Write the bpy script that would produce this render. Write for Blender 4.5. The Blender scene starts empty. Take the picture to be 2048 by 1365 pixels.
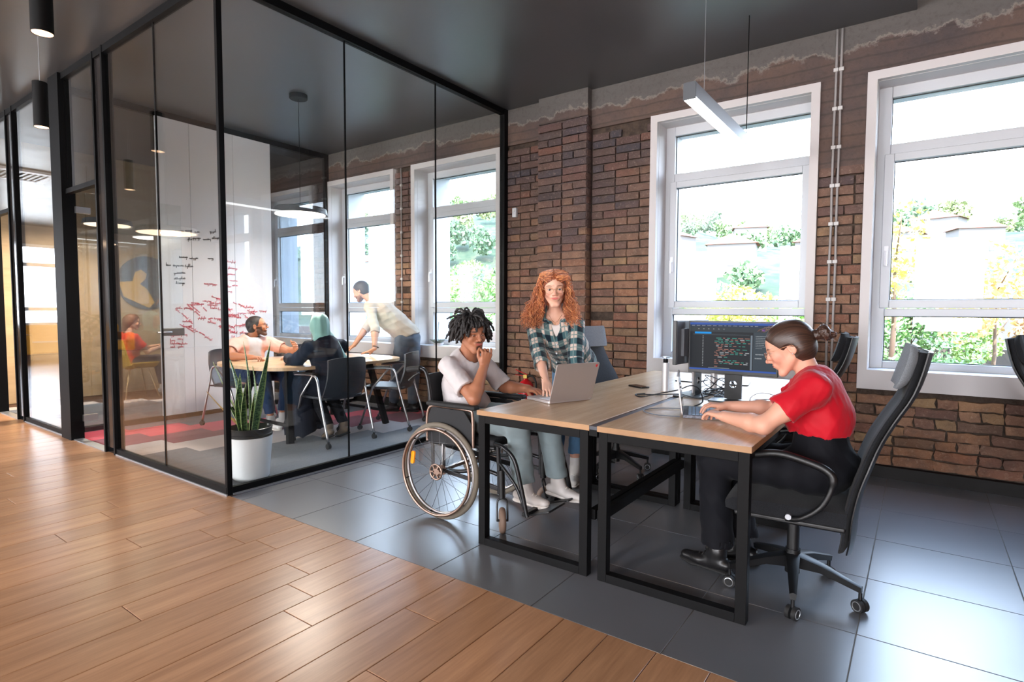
import bpy, math, random
import numpy as np
from mathutils import Vector, Matrix, Euler

# ------------------------------------------------------------------ camera, world, lights, exposure
scene = bpy.context.scene
COL = scene.collection
PI = math.pi
def _camera():
    yaw, pitch, roll = [math.radians(a) for a in (-35.577, -3.1817, .2083)]
    f = Vector((math.sin(yaw) * math.cos(pitch), math.cos(yaw) * math.cos(pitch), math.sin(pitch)))
    r = Vector((math.cos(yaw), -math.sin(yaw), 0))
    u = r.cross(f)
    c, s = math.cos(roll), math.sin(roll)
    r2, u2 = c * r + s * u, -s * r + c * u
    cam = bpy.data.cameras.new('camera')
    cam.sensor_width = 36
    cam.lens = 1141.35 / 2048 * 36
    cam.clip_start, cam.clip_end = .05, 900
    o = bpy.data.objects.new('camera', cam)
    COL.objects.link(o)
    m = Matrix((r2, u2, -f)).transposed().to_4x4()
    m.translation = (0, 0, 1.29)
    o.matrix_world = m
    scene.camera = o
_camera()
vs = scene.view_settings
vs.view_transform = 'Standard'
vs.look = 'None'
vs.gamma = 1
vs.use_curve_mapping = False
vs.exposure = 1.2
scene.cycles.max_bounces = 7
scene.cycles.diffuse_bounces = 4
scene.cycles.glossy_bounces = 4
scene.cycles.transmission_bounces = 4
scene.cycles.transparent_max_bounces = 20
scene.cycles.caustics_reflective = False
scene.cycles.caustics_refractive = False
scene.cycles.sample_clamp_indirect = 6
scene.cycles.blur_glossy = .5

SKY = 7.5
w = bpy.data.worlds.new('sky')
scene.world = w
w.use_nodes = True
nt = w.node_tree
nt.nodes.clear()
tc = nt.nodes.new('ShaderNodeTexCoord')
sp = nt.nodes.new('ShaderNodeSeparateXYZ')
nt.links.new(tc.outputs['Generated'], sp.inputs[0])
cr = nt.nodes.new('ShaderNodeValToRGB')
cr.color_ramp.elements[0].position = 0
cr.color_ramp.elements[0].color = (.84, .91, 1, 1)
cr.color_ramp.elements[1].position = .7
cr.color_ramp.elements[1].color = (.45, .66, 1, 1)
nt.links.new(sp.outputs['Z'], cr.inputs[0])
bg = nt.nodes.new('ShaderNodeBackground')
bg.inputs['Strength'].default_value = SKY
nt.links.new(cr.outputs[0], bg.inputs[0])
wo = nt.nodes.new('ShaderNodeOutputWorld')
nt.links.new(bg.outputs[0], wo.inputs[0])

def light(name, kind, energy, color, loc, rot, size=None, portal=False, angle=None):
    l = bpy.data.lights.new(name, kind)
    l.energy = energy
    l.color = color
    if kind == 'AREA':
        l.shape = 'RECTANGLE'
        l.size, l.size_y = size
        l.cycles.is_portal = portal
    if angle is not None:
        l.angle = angle
    o = bpy.data.objects.new(name, l)
    COL.objects.link(o)
    o.location = loc
    o.rotation_euler = rot
    return o
# high sun behind the building: lights the hillside and gardens outside
light('sun', 'SUN', 9, (1, .96, .9), (0, -20, 30), (math.radians(38), 0, math.radians(28)), angle=.01)
WINX = (-2.133, -.393, -5.32, -7.06, -8.80, 1.35, 3.09)    # left edge of each window casing on the brick wall
for _x in WINX:
    light('window_portal', 'AREA', 1, (1, 1, 1), (_x + .71, 5.62, 1.93), (math.radians(-90), 0, 0), (1.3, 2.25), portal=True)
# daylight of the tall windows on the hall's other side
REARX = (-14.5, -11.5, -8.5, -5.5, -2.5, .5, 2.6)
for _x in REARX:
    light('rear_daylight', 'AREA', 80, (1, .93, .88), (_x, -5.9, 1.9), (math.radians(90), 0, 0), (1.3, 2.2))

# ------------------------------------------------------------------ mesh helpers
def tag(o, label=None, cat=None, group=None, kind=None):
    if label: o['label'] = label
    if cat: o['category'] = cat
    if group: o['group'] = group
    if kind: o['kind'] = kind
    return o
def thing(name, label, cat, loc=(0, 0, 0), rz=0, group=None, kind=None):
    o = bpy.data.objects.new(name, None)
    o.empty_display_size = .1
    COL.objects.link(o)
    o.location = loc
    o.rotation_euler = (0, 0, rz)
    return tag(o, label, cat, group, kind)
def link(me, name, parent=None, mat=None, smooth=None, bevel=None, loc=None, rot=None):
    o = bpy.data.objects.new(name, me)
    COL.objects.link(o)
    if mat is not None and not len(me.materials):
        me.materials.append(mat)
    if parent is not None:
        o.parent = parent
    if smooth:
        me.shade_smooth()
        if smooth is not True:
            me.set_sharp_from_angle(angle=math.radians(smooth))
    if bevel:
        b = o.modifiers.new('edge', 'BEVEL')
        b.width = bevel
        b.segments = 2
        b.limit_method = 'ANGLE'
        b.angle_limit = math.radians(40)
        me.shade_smooth()
        b.harden_normals = True
    if loc is not None: o.location = loc
    if rot is not None: o.rotation_euler = rot
    return o
class MB:
    def __init__(s):
        s.v, s.f = [], []
    def add(s, V, F):
        n = len(s.v)
        s.v += [tuple(p) for p in V]
        s.f += [tuple(i + n for i in q) for q in F]
        return s
    def box(s, c, d, m=None):
        V = [Vector((sx * d[0] / 2, sy * d[1] / 2, sz * d[2] / 2)) for sz in (-1, 1) for sy in (-1, 1) for sx in (-1, 1)]
        if m is not None:
            V = [m @ p for p in V]
        V = [p + Vector(c) for p in V]
        return s.add(V, [(0, 2, 3, 1), (4, 5, 7, 6), (0, 1, 5, 4), (2, 6, 7, 3), (1, 3, 7, 5), (0, 4, 6, 2)])
    def bb(s, x0, x1, y0, y1, z0, z1):
        return s.box(((x0 + x1) / 2, (y0 + y1) / 2, (z0 + z1) / 2), (abs(x1 - x0), abs(y1 - y0), abs(z1 - z0)))
    def bar(s, a, b, w, h, up=(0, 0, 1)):
        a, b = Vector(a), Vector(b)
        d = (b - a)
        L = d.length
        d.normalize()
        u = Vector(up)
        x = d.cross(u)
        if x.length < 1e-4:
            x = d.cross(Vector((1, 0, 0)))
        x.normalize()
        z = x.cross(d)
        m = Matrix((x, d, z)).transposed()
        return s.box((a + b) / 2, (w, L, h), m)
    def tube(s, pts, r, n=8, closed=False, cap=True, flat=None):
        P = [Vector(p) for p in pts]
        N = len(P)
        R = r if isinstance(r, (list, tuple)) else [r] * N
        T = []
        for i in range(N):
            a = P[(i - 1) % N] if (closed or i) else P[0]
            b = P[(i + 1) % N] if (closed or i < N - 1) else P[-1]
            T.append((b - a).normalized())
        ref = Vector((0, 0, 1)) if abs(T[0].z) < .9 else Vector((1, 0, 0))
        x = T[0].cross(ref).normalized()
        base = len(s.v)
        for i in range(N):
            x = (x - T[i] * x.dot(T[i])).normalized()
            y = T[i].cross(x)
            for k in range(n):
                a = 2 * PI * k / n
                fx, fy = (1, 1) if flat is None else flat
                s.v.append(tuple(P[i] + (x * math.cos(a) * fx + y * math.sin(a) * fy) * R[i]))
        for i in range(N if closed else N - 1):
            j = (i + 1) % N
            for k in range(n):
                l = (k + 1) % n
                s.f.append((base + i * n + k, base + i * n + l, base + j * n + l, base + j * n + k))
        if cap and not closed:
            s.f.append(tuple(base + k for k in reversed(range(n))))
            s.f.append(tuple(base + (N - 1) * n + k for k in range(n)))
        return s
    def cyl(s, a, b, r, r2=None, n=20):
        return s.tube([a, b], [r, r if r2 is None else r2], n)
    def lathe(s, prof, c=(0, 0, 0), n=32, m=None):
        base = len(s.v)
        for r, z in prof:
            for k in range(n):
                a = 2 * PI * k / n
                p = Vector((r * math.cos(a), r * math.sin(a), z))
                if m is not None: p = m @ p
                s.v.append(tuple(p + Vector(c)))
        for i in range(len(prof) - 1):
            for k in range(n):
                l = (k + 1) % n
                s.f.append((base + i * n + k, base + i * n + l, base + (i + 1) * n + l, base + (i + 1) * n + k))
        if prof[0][0] > 1e-5: s.f.append(tuple(base + k for k in reversed(range(n))))
        if prof[-1][0] > 1e-5: s.f.append(tuple(base + (len(prof) - 1) * n + k for k in range(n)))
        return s
    def prism(s, poly, m, t):
        """polygon (x,y) extruded by t along z, placed with matrix m (4x4)"""
        n = len(poly)
        V = [m @ Vector((x, y, 0)) for x, y in poly] + [m @ Vector((x, y, t)) for x, y in poly]
        F = [tuple(reversed(range(n))), tuple(range(n, 2 * n))] + [(i, (i + 1) % n, n + (i + 1) % n, n + i) for i in range(n)]
        return s.add(V, F)
    def grid(s, fn, nu, nv, thick=None):
        """surface fn(u,v)->point for u,v in 0..1; optional closed thickness fn"""
        base = len(s.v)
        for j in range(nv + 1):
            for i in range(nu + 1):
                s.v.append(tuple(fn(i / nu, j / nv)))
        W = nu + 1
        q = [(base + j * W + i, base + j * W + i + 1, base + (j + 1) * W + i + 1, base + (j + 1) * W + i) for j in range(nv) for i in range(nu)]
        s.f += q
        return s
    def mesh(s, name):
        me = bpy.data.meshes.new(name)
        me.from_pydata(s.v, [], s.f)
        me.update()
        return me
    def obj(s, name, mat, parent=None, **k):
        return link(s.mesh(name), name, parent, mat, **k)
def rrect(w, h, r, n=5):
    P = []
    for cx, cy, a0 in ((w / 2 - r, h / 2 - r, 0), (-w / 2 + r, h / 2 - r, 90), (-w / 2 + r, -h / 2 + r, 180), (w / 2 - r, -h / 2 + r, 270)):
        for i in range(n + 1):
            a = math.radians(a0 + 90 * i / n)
            P.append((cx + r * math.cos(a), cy + r * math.sin(a)))
    return P
def basis(x, y, z, t=(0, 0, 0)):
    m = Matrix((Vector(x), Vector(y), Vector(z))).transposed().to_4x4()
    m.translation = t
    return m
def spline(pts, n=8):
    P = [Vector(p) for p in pts]
    out = []
    for i in range(len(P) - 1):
        a, b, c, d = P[max(i - 1, 0)], P[i], P[i + 1], P[min(i + 2, len(P) - 1)]
        for k in range(n):
            t = k / n
            out.append(.5 * ((2 * b) + (c - a) * t + (2 * a - 5 * b + 4 * c - d) * t * t + (3 * b - a - 3 * c + d) * t ** 3))
    out.append(P[-1])
    return out

# ------------------------------------------------------------------ materials
MATS = {}
def srgb(r, g, b):
    f = lambda c: (c / 255 / 12.92) if c <= 10 else ((c / 255 + .055) / 1.055) ** 2.4
    return (f(r), f(g), f(b), 1)
class NT:
    def __init__(s, name):
        s.m = bpy.data.materials.new(name)
        s.m.use_nodes = True
        s.t = s.m.node_tree
        s.b = s.t.nodes['Principled BSDF']
        s.out = s.t.nodes['Material Output']
    def n(s, typ, **k):
        nd = s.t.nodes.new('ShaderNode' + typ)
        for a, v in k.items():
            if a.startswith('i_'):
                nd.inputs[a[2:].replace('_', ' ')].default_value = v
            else:
                setattr(nd, a, v)
        return nd
    def l(s, a, b):
        s.t.links.new(a, b)
        return s
    def coords(s, kind='Object', scale=(1, 1, 1)):
        tc = s.n('TexCoord')
        mp = s.n('Mapping')
        mp.inputs['Scale'].default_value = scale
        s.l(tc.outputs[kind], mp.inputs[0])
        return mp.outputs[0]
    def noise(s, vec, scale, detail=3, rough=.55):
        nz = s.n('TexNoise')
        nz.inputs['Scale'].default_value = scale
        nz.inputs['Detail'].default_value = detail
        nz.inputs['Roughness'].default_value = rough
        if vec is not None: s.l(vec, nz.inputs['Vector'])
        return nz.outputs['Fac']
    def ramp(s, fac, stops):
        r = s.n('ValToRGB')
        e = r.color_ramp.elements
        while len(e) < len(stops): e.new(.5)
        for i, (p, c) in enumerate(stops):
            e[i].position = p
            e[i].color = c if len(c) == 4 else (*c, 1)
        s.l(fac, r.inputs[0])
        return r.outputs[0]
    def mix(s, fac, a, b, typ='MIX'):
        m = s.n('Mix', data_type='RGBA', blend_type=typ)
        for sock, v in ((m.inputs[0], fac), (m.inputs[6], a), (m.inputs[7], b)):
            if hasattr(v, 'links'): s.l(v, sock)
            else: sock.default_value = v
        return m.outputs[2]
    def math(s, op, a, b=0., c=0.):
        m = s.n('Math', operation=op)
        for sock, v in zip(m.inputs, (a, b, c)):
            if hasattr(v, 'links'): s.l(v, sock)
            else: sock.default_value = v
        return m.outputs[0]
    def bump(s, h, strength=.3, dist=.01):
        b = s.n('Bump')
        b.inputs['Strength'].default_value = strength
        b.inputs['Distance'].default_value = dist
        s.l(h, b.inputs['Height'])
        s.l(b.outputs[0], s.b.inputs['Normal'])
        return s
    def sep(s, v):
        x = s.n('SeparateXYZ')
        s.l(v, x.inputs[0])
        return x.outputs
def mat(name, col, rough=.5, metal=0., bump=None, var=None, spec=None, emit=None, alpha=None, sheen=None, sub=None, coat=None):
    if name in MATS: return MATS[name]
    t = NT(name)
    b = t.b
    b.inputs['Base Color'].default_value = col
    b.inputs['Roughness'].default_value = rough
    b.inputs['Metallic'].default_value = metal
    if spec is not None: b.inputs['Specular IOR Level'].default_value = spec
    if sheen: b.inputs['Sheen Weight'].default_value = sheen
    if coat: b.inputs['Coat Weight'].default_value = coat
    if sub:
        b.inputs['Subsurface Weight'].default_value = sub
        b.inputs['Subsurface Scale'].default_value = .01
        b.inputs['Subsurface Radius'].default_value = (1, .35, .2)
    if emit:
        b.inputs['Emission Color'].default_value = emit[0]
        b.inputs['Emission Strength'].default_value = emit[1]
    v = t.coords()
    if var:          # (scale, amount)
        f = t.noise(v, var[0], 4)
        d = tuple(c * (1 - var[1]) for c in col[:3]) + (1,)
        l = tuple(min(1, c * (1 + var[1])) for c in col[:3]) + (1,)
        t.l(t.ramp(f, [(.3, d), (.7, l)]), b.inputs['Base Color'])
    if bump:         # (scale, strength, dist)
        t.bump(t.noise(v, bump[0], 3), bump[1], bump[2])
    MATS[name] = t.m
    return t.m
def vmat(name, rough=.6, spec=None, bump=None, sheen=None, sub=None):
    """colour comes from the mesh's Col attribute"""
    if name in MATS: return MATS[name]
    t = NT(name)
    a = t.n('Attribute', attribute_name='Col')
    t.l(a.outputs['Color'], t.b.inputs['Base Color'])
    t.b.inputs['Roughness'].default_value = rough
    if spec is not None: t.b.inputs['Specular IOR Level'].default_value = spec
    if sheen: t.b.inputs['Sheen Weight'].default_value = sheen
    if sub:
        t.b.inputs['Subsurface Weight'].default_value = sub
        t.b.inputs['Subsurface Scale'].default_value = .012
        t.b.inputs['Subsurface Radius'].default_value = (1, .35, .2)
    if bump: t.bump(t.noise(t.coords(), bump[0], 3), bump[1], bump[2])
    MATS[name] = t.m
    return t.m
def glass_mat(name, tint, refl=1.0):
    """thin clear pane: straight-through transmission plus Schlick reflection on each face"""
    t = NT(name)
    t.t.nodes.remove(t.b)
    g = t.n('NewGeometry')
    d = t.n('VectorMath', operation='DOT_PRODUCT')
    t.l(g.outputs['Incoming'], d.inputs[0]); t.l(g.outputs['Normal'], d.inputs[1])
    c = t.math('ABSOLUTE', d.outputs['Value'])
    f = t.math('POWER', t.math('SUBTRACT', 1., c), 5.)
    F = t.math('MULTIPLY_ADD', f, .96 * refl, .04 * refl)
    tr = t.n('BsdfTransparent'); tr.inputs[0].default_value = tint
    gl = t.n('BsdfGlossy'); gl.inputs['Roughness'].default_value = 0; gl.inputs[0].default_value = (1, 1, 1, 1)
    mx = t.n('MixShader')
    t.l(F, mx.inputs[0]); t.l(tr.outputs[0], mx.inputs[1]); t.l(gl.outputs[0], mx.inputs[2])
    t.l(mx.outputs[0], t.out.inputs[0])
    return t.m
M_black = mat('black_powder_coat', srgb(15, 15, 16), .55, bump=(400, .08, .001), spec=.12)
M_frame = mat('black_partition_frame', srgb(9, 10, 12), .5, spec=.12)
M_glass = glass_mat('partition_glass', (.97, .985, .98, 1), 1.25)
M_wglass = glass_mat('window_glass', (.97, .98, .98, 1), 1.0)
M_dimglass = glass_mat('view_dimming_glass', (.62, .64, .66, 1), 1.0)  # grey tint put in to dim the overbright view through the back glass
M_white = mat('white_window_plastic', srgb(194, 197, 202), .35)
M_casing = mat('white_painted_board', srgb(202, 197, 197), .55)
M_chrome = mat('brushed_steel', srgb(190, 190, 192), .28, 1.0)
M_alu = mat('silver_aluminium', srgb(176, 180, 186), .38, .8)
M_rubber = mat('black_rubber', srgb(20, 20, 21), .7)
M_plastic = mat('black_plastic', srgb(15, 16, 18), .42)
M_grey_pl = mat('grey_plastic', srgb(120, 122, 126), .45)
M_oak = None

# ------------------------------------------------------------------ structure: floors, walls, ceiling
rnd = random.Random(7)
YW = 5.25
def struct(name, mb, m, parent=None, **k):
    o = mb.obj(name, m, parent, **k)
    if parent is None: o['kind'] = 'structure'
    return o

# wood planks
def wood_mat(name, dark, light, gloss, scale=1.0, axis='Y', obj_random=True, joints=None):
    t = NT(name)
    g = t.n('NewGeometry')
    oi = t.n('ObjectInfo')
    mp = t.n('Mapping')
    mp.inputs['Scale'].default_value = ((11, .7, 3) if axis == 'Y' else (.7, 11, 3))
    add = t.n('VectorMath', operation='ADD')
    off = t.n('CombineXYZ')
    if obj_random:
        t.l(t.math('MULTIPLY', oi.outputs['Random'], 37.), off.inputs[0])
        t.l(t.math('MULTIPLY', oi.outputs['Random'], 91.), off.inputs[1])
    t.l(g.outputs['Position'], add.inputs[0]); t.l(off.outputs[0], add.inputs[1])
    t.l(add.outputs[0], mp.inputs[0])
    n1 = t.noise(mp.outputs[0], 1.6 * scale, 6, .62)
    n2 = t.noise(mp.outputs[0], 9 * scale, 3, .6)
    nn = t.math('MULTIPLY_ADD', n2, .3, t.math('MULTIPLY', n1, .75))
    c = t.ramp(nn, [(.30, dark), (.52, tuple((a + b) / 2 for a, b in zip(dark, light))), (.72, light)])
    if obj_random:
        hsv = t.n('HueSaturation')
        t.l(c, hsv.inputs['Color'])
        t.l(t.math('MULTIPLY_ADD', oi.outputs['Random'], .22, .88), hsv.inputs['Value'])
        c = hsv.outputs[0]
    t.l(c, t.b.inputs['Base Color'])
    t.b.inputs['Roughness'].default_value = gloss
    t.bump(nn, .06, .004)
    return t.m
M_plank = wood_mat('oak_plank', srgb(146, 104, 74), srgb(192, 148, 112), .30)
M_plaster = mat('warm_grey_plaster', srgb(150, 140, 132), .85, bump=(20, .2, .01), var=(3, .1))
M_joint = mat('dark_joint', srgb(84, 58, 42), .8)
M_oak = wood_mat('oak_desk_laminate', srgb(192, 154, 116), srgb(220, 186, 148), .27, 1.3, 'Y', False)
M_oak.node_tree.nodes['Principled BSDF'].inputs['Specular IOR Level'].default_value = .8
M_oakedge = wood_mat('oak_desk_edge', srgb(142, 104, 70), srgb(174, 134, 94), .45, 2.0, 'X', False)

sub = struct('floor', MB().bb(-20, 3.4, -6.2, 2.015, -.2, -.012), M_joint)
def plank_mesh(L, wd):
    m = MB()
    e = .0015
    m.add([(-wd / 2, -L / 2, -.012), (wd / 2, -L / 2, -.012), (wd / 2, L / 2, -.012), (-wd / 2, L / 2, -.012),
           (-wd / 2, -L / 2, -e), (wd / 2, -L / 2, -e), (wd / 2, L / 2, -e), (-wd / 2, L / 2, -e),
           (-wd / 2 + e, -L / 2 + e, 0), (wd / 2 - e, -L / 2 + e, 0), (wd / 2 - e, L / 2 - e, 0), (-wd / 2 + e, L / 2 - e, 0)],
          [(8, 9, 10, 11), (4, 5, 9, 8), (5, 6, 10, 9), (6, 7, 11, 10), (7, 4, 8, 11), (0, 1, 5, 4), (1, 2, 6, 5), (2, 3, 7, 6), (3, 0, 4, 7)])
    return m
PW, PL = .2005, 1.28
pm = plank_mesh(PL - .003, PW - .003).mesh('plank')
pm.materials.append(M_plank)
rest = MB()
nplank = 0
k0 = int((-.565 + 19.6) / PW)
for k in range(-k0, 20):
    xc = -.565 + (k + .5) * PW
    if xc > 3.3: break
    y = 2.015 - rnd.uniform(.25, PL)
    top = 2.015
    first = True
    while top > -6:
        L = top - y
        yc = (top + y) / 2
        vis = top > .2 and xc > -13 and xc < 0.2 and nplank < 290
        if vis:
            if abs(L - PL) < 1e-4:
                me = pm
            else:
                me = plank_mesh(L - .003, PW - .003).mesh('plank')
                me.materials.append(M_plank)
            o = bpy.data.objects.new('plank', me)
            COL.objects.link(o)
            o.location = (xc, yc, 0)
            o.parent = sub
            nplank += 1
        else:
            q = plank_mesh(L - .003, PW - .003)
            rest.add([(a + xc, b + yc, c) for a, b, c in q.v], q.f)
        top = y
        y = max(top - PL, -6.0)
        if top <= -6: break
        if top - y < .05: break
tag(rest.obj('plank_field', M_plank, sub), kind='stuff')

# grey porcelain tiles
t = NT('porcelain_tile')
g = t.n('NewGeometry'); oi = t.n('ObjectInfo')
nz = t.noise(g.outputs['Position'], 1.1, 2, .5)
nz2 = t.noise(g.outputs['Position'], 38, 4, .6)
c = t.ramp(nz, [(.3, srgb(94, 97, 102)), (.75, srgb(112, 114, 120))])
h = t.n('HueSaturation'); t.l(c, h.inputs['Color']); t.l(t.math('MULTIPLY_ADD', oi.outputs['Random'], .14, .93), h.inputs['Value'])
t.l(h.outputs[0], t.b.inputs['Base Color'])
t.b.inputs['Roughness'].default_value = .29
t.b.inputs['Specular IOR Level'].default_value = 1.0
t.b.inputs['IOR'].default_value = 1.65
M_tile = t.m
M_grout = mat('grout', srgb(140, 134, 126), .85)
tf = struct('floor', MB().bb(-3.80, 3.4, 2.015, 5.32, -.2, -.004), M_grout)
TS = .585
def tile_mesh(wx, wy, z=0., th=.004, name='tile'):
    m = MB()
    e = .0012
    X, Y = wx / 2, wy / 2
    m.add([(-X, -Y, -th), (X, -Y, -th), (X, Y, -th), (-X, Y, -th), (-X, -Y, -e), (X, -Y, -e), (X, Y, -e), (-X, Y, -e),
           (-X + e, -Y + e, 0), (X - e, -Y + e, 0), (X - e, Y - e, 0), (-X + e, Y - e, 0)],
          [(8, 9, 10, 11), (4, 5, 9, 8), (5, 6, 10, 9), (6, 7, 11, 10), (7, 4, 8, 11), (0, 1, 5, 4), (1, 2, 6, 5), (2, 3, 7, 6), (3, 0, 4, 7)])
    return m.mesh(name)
tcache = {}
for i in range(-7, 7):
    for j in range(0, 6):
        x0, x1 = -.165 + i * TS, -.165 + (i + 1) * TS
        y0, y1 = 2.012 + j * TS, 2.012 + (j + 1) * TS
        x0, x1, y1 = max(x0, -3.80), min(x1, 3.38), min(y1, 5.26)
        if x1 - x0 < .02 or y1 - y0 < .02: continue
        key = (round(x1 - x0, 3), round(y1 - y0, 3))
        if key not in tcache:
            tcache[key] = tile_mesh(x1 - x0 - .004, y1 - y0 - .004)
            tcache[key].materials.append(M_tile)
        link(tcache[key], 'tile', tf, loc=((x0 + x1) / 2, (y0 + y1) / 2, 0))

# carpet tiles of the two glass rooms
def carpet_mat(name, a, b):
    t = NT(name)
    g = t.n('NewGeometry')
    n = t.noise(g.outputs['Position'], 260, 2, .7)
    t.l(t.ramp(n, [(.35, a), (.65, b)]), t.b.inputs['Base Color'])
    t.b.inputs['Roughness'].default_value = .95
    t.b.inputs['Specular IOR Level'].default_value = .1
    t.b.inputs['Sheen Weight'].default_value = .2
    t.bump(n, .6, .003)
    return t.m
C_grey = carpet_mat('carpet_grey', srgb(72, 76, 84), srgb(120, 124, 132))
C_beige = carpet_mat('carpet_beige', srgb(180, 168, 166), srgb(214, 202, 198))
C_mar = carpet_mat('carpet_maroon', srgb(112, 38, 52), srgb(146, 56, 70))
C_red = carpet_mat('carpet_red', srgb(196, 40, 62), srgb(232, 72, 90))
C_dk = carpet_mat('carpet_dark_grey', srgb(74, 72, 74), srgb(104, 100, 102))
cf = struct('floor', MB().bb(-19.5, -3.80, 2.05, 5.3, -.2, -.006), M_joint)
cm = {}
for j in range(7):
    y0 = 2.0 + .5 * j
    base = -5.5 + .25 * j
    y0c, y1c = max(y0, 2.06), min(y0 + .5, 5.25)
    if y1c - y0c < .05: continue
    for i in range(-16, 8):
        x0 = base - 4.0 + .25 * i
        for rep in (0,):
            x0 = base + .25 * i
        x1 = x0 + .25
        if x0 >= -3.81 or x1 < -9.85: continue
        x1 = min(x1, -3.815); x0 = max(x0, -9.82)
        if x1 - x0 < .01: continue
        u = (x0 + .01 - base)
        if u < -3.5: u += 3.75
        m_ = C_grey if u >= 0 else C_beige if u > -.5 else C_mar if u > -1.0 else C_red if u > -1.5 else C_dk
        if u > 1.2 and x0 < -7: m_ = C_dk
        key = (round(x1 - x0, 3), round(y1c - y0c, 3), m_.name)
        if key not in cm:
            cm[key] = tile_mesh(x1 - x0, y1c - y0c, th=.006, name='carpet_tile')
            cm[key].materials.append(m_)
        link(cm[key], 'carpet_tile', cf, loc=((x0 + x1) / 2, (y0c + y1c) / 2, .001))

# ceiling: dark painted plaster
t = NT('black_ceiling_paint')
g = t.n('NewGeometry')
n1 = t.noise(g.outputs['Position'], 1.1, 5, .6)
n2 = t.noise(g.outputs['Position'], 14, 4, .6)
t.l(t.ramp(n1, [(.3, srgb(64, 67, 72)), (.7, srgb(78, 80, 84))]), t.b.inputs['Base Color'])
t.l(t.ramp(n1, [(.35, (.34, .34, .34)), (.7, (.42, .42, .42))]), t.b.inputs['Roughness'])
t.b.inputs['Specular IOR Level'].default_value = 1.0
t.b.inputs['IOR'].default_value = 1.6
t.bump(n2, .05, .006)
M_ceil = t.m
struct('wall_shade_storeys', MB().bb(-24, 8, -6.3, 5.9, 4.25, 14), M_plaster)  # unseen upper storeys, added so the building shades the ground outside
struct('ceiling', MB().bb(-19.6, -.1, -6.2, 5.27, 3.5, 3.9).bb(-.1, 3.4, -6.2, 5.27, 4.0, 4.2), M_ceil)

# brick wall with windows
t = NT('old_brick')
g = t.n('NewGeometry'); oi = t.n('ObjectInfo'); at = t.n('Attribute', attribute_name='rnd')
r = t.math('FRACT', t.math('ADD', at.outputs['Fac'], oi.outputs['Random']))
P = t.sep(g.outputs['Position'])
big = t.noise(g.outputs['Position'], 1.3, 4, .6)
fine = t.noise(g.outputs['Position'], 45, 5, .65)
mid = t.noise(g.outputs['Position'], 9, 5, .6)
ochre = t.ramp(r, [(0, srgb(138, 104, 86)), (.3, srgb(158, 122, 98)), (.5, srgb(118, 90, 80)), (.65, srgb(146, 100, 80)), (.85, srgb(160, 132, 100)), (1, srgb(102, 80, 74))])
sooty = t.ramp(r, [(0, srgb(86, 76, 76)), (.3, srgb(106, 84, 78)), (.5, srgb(74, 70, 76)), (.75, srgb(118, 84, 74)), (1, srgb(78, 70, 72))])
lower = t.ramp(r, [(0, srgb(112, 78, 58)), (.5, srgb(138, 94, 66)), (1, srgb(94, 66, 52))])
hf = t.math('MULTIPLY_ADD', big, .9, t.math('MULTIPLY', P[2], .55))
c = t.mix(t.ramp(hf, [(.42, (0, 0, 0)), (.62, (1, 1, 1))]), lower, ochre)
c = t.mix(t.ramp(t.math('MULTIPLY', hf, .5), [(.66, (0, 0, 0)), (.92, (1, 1, 1))]), c, sooty)
c = t.mix(t.ramp(mid, [(.42, (0, 0, 0)), (.75, (.65, .65, .65))]), c, srgb(84, 70, 64))
c = t.mix(t.ramp(fine, [(.55, (0, 0, 0)), (.8, (.35, .35, .35))]), c, srgb(206, 182, 160))
t.l(c, t.b.inputs['Base Color'])
t.b.inputs['Roughness'].default_value = .88
t.b.inputs['Specular IOR Level'].default_value = .25
t.bump(t.math('MULTIPLY_ADD', fine, .8, mid), .9, .014)
M_brick = t.m
M_mortar = mat('old_mortar', srgb(70, 58, 50), .95, bump=(60, .8, .01), var=(20, .4))
t = NT('board_marked_concrete')
g = t.n('NewGeometry')
P = t.sep(g.outputs['Position'])
big = t.noise(g.outputs['Position'], 1.6, 5, .65)
fine = t.noise(g.outputs['Position'], 30, 5, .65)
wv = t.n('TexWave', wave_type='BANDS', bands_direction='Z'); wv.inputs['Scale'].default_value = 3.3; wv.inputs['Distortion'].default_value = 1.6; wv.inputs['Detail'].default_value = 3
t.l(g.outputs['Position'], wv.inputs[0])
c = t.ramp(big, [(.28, srgb(70, 64, 66)), (.5, srgb(92, 77, 72)), (.72, srgb(110, 88, 76))])
c = t.mix(t.ramp(wv.outputs['Fac'], [(0, (.6, .6, .6)), (.12, (0, 0, 0))]), c, srgb(66, 58, 56))
# ragged strip of old plaster under the ceiling, with a pale broken rim
e = t.math('MULTIPLY_ADD', t.noise(g.outputs['Position'], 3.4, 7, .68), .42, P[2])
c = t.mix(t.ramp(t.math('SUBTRACT', e, 3.0), [(.53, (0, 0, 0)), (.545, (1, 1, 1))]), c, srgb(94, 90, 88))
c = t.mix(t.ramp(t.math('SUBTRACT', e, 3.0), [(.515, (0, 0, 0)), (.535, (.7, .7, .7)), (.54, (.7, .7, .7)), (.555, (0, 0, 0))]), c, srgb(138, 130, 124))
c = t.mix(t.ramp(fine, [(.5, (0, 0, 0)), (.85, (.6, .6, .6))]), c, srgb(60, 54, 52))
t.l(c, t.b.inputs['Base Color'])
t.b.inputs['Roughness'].default_value = .9
t.bump(t.math('ADD', fine, t.math('MULTIPLY', wv.outputs['Fac'], .5)), .55, .01)
M_conc = t.m

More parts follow.
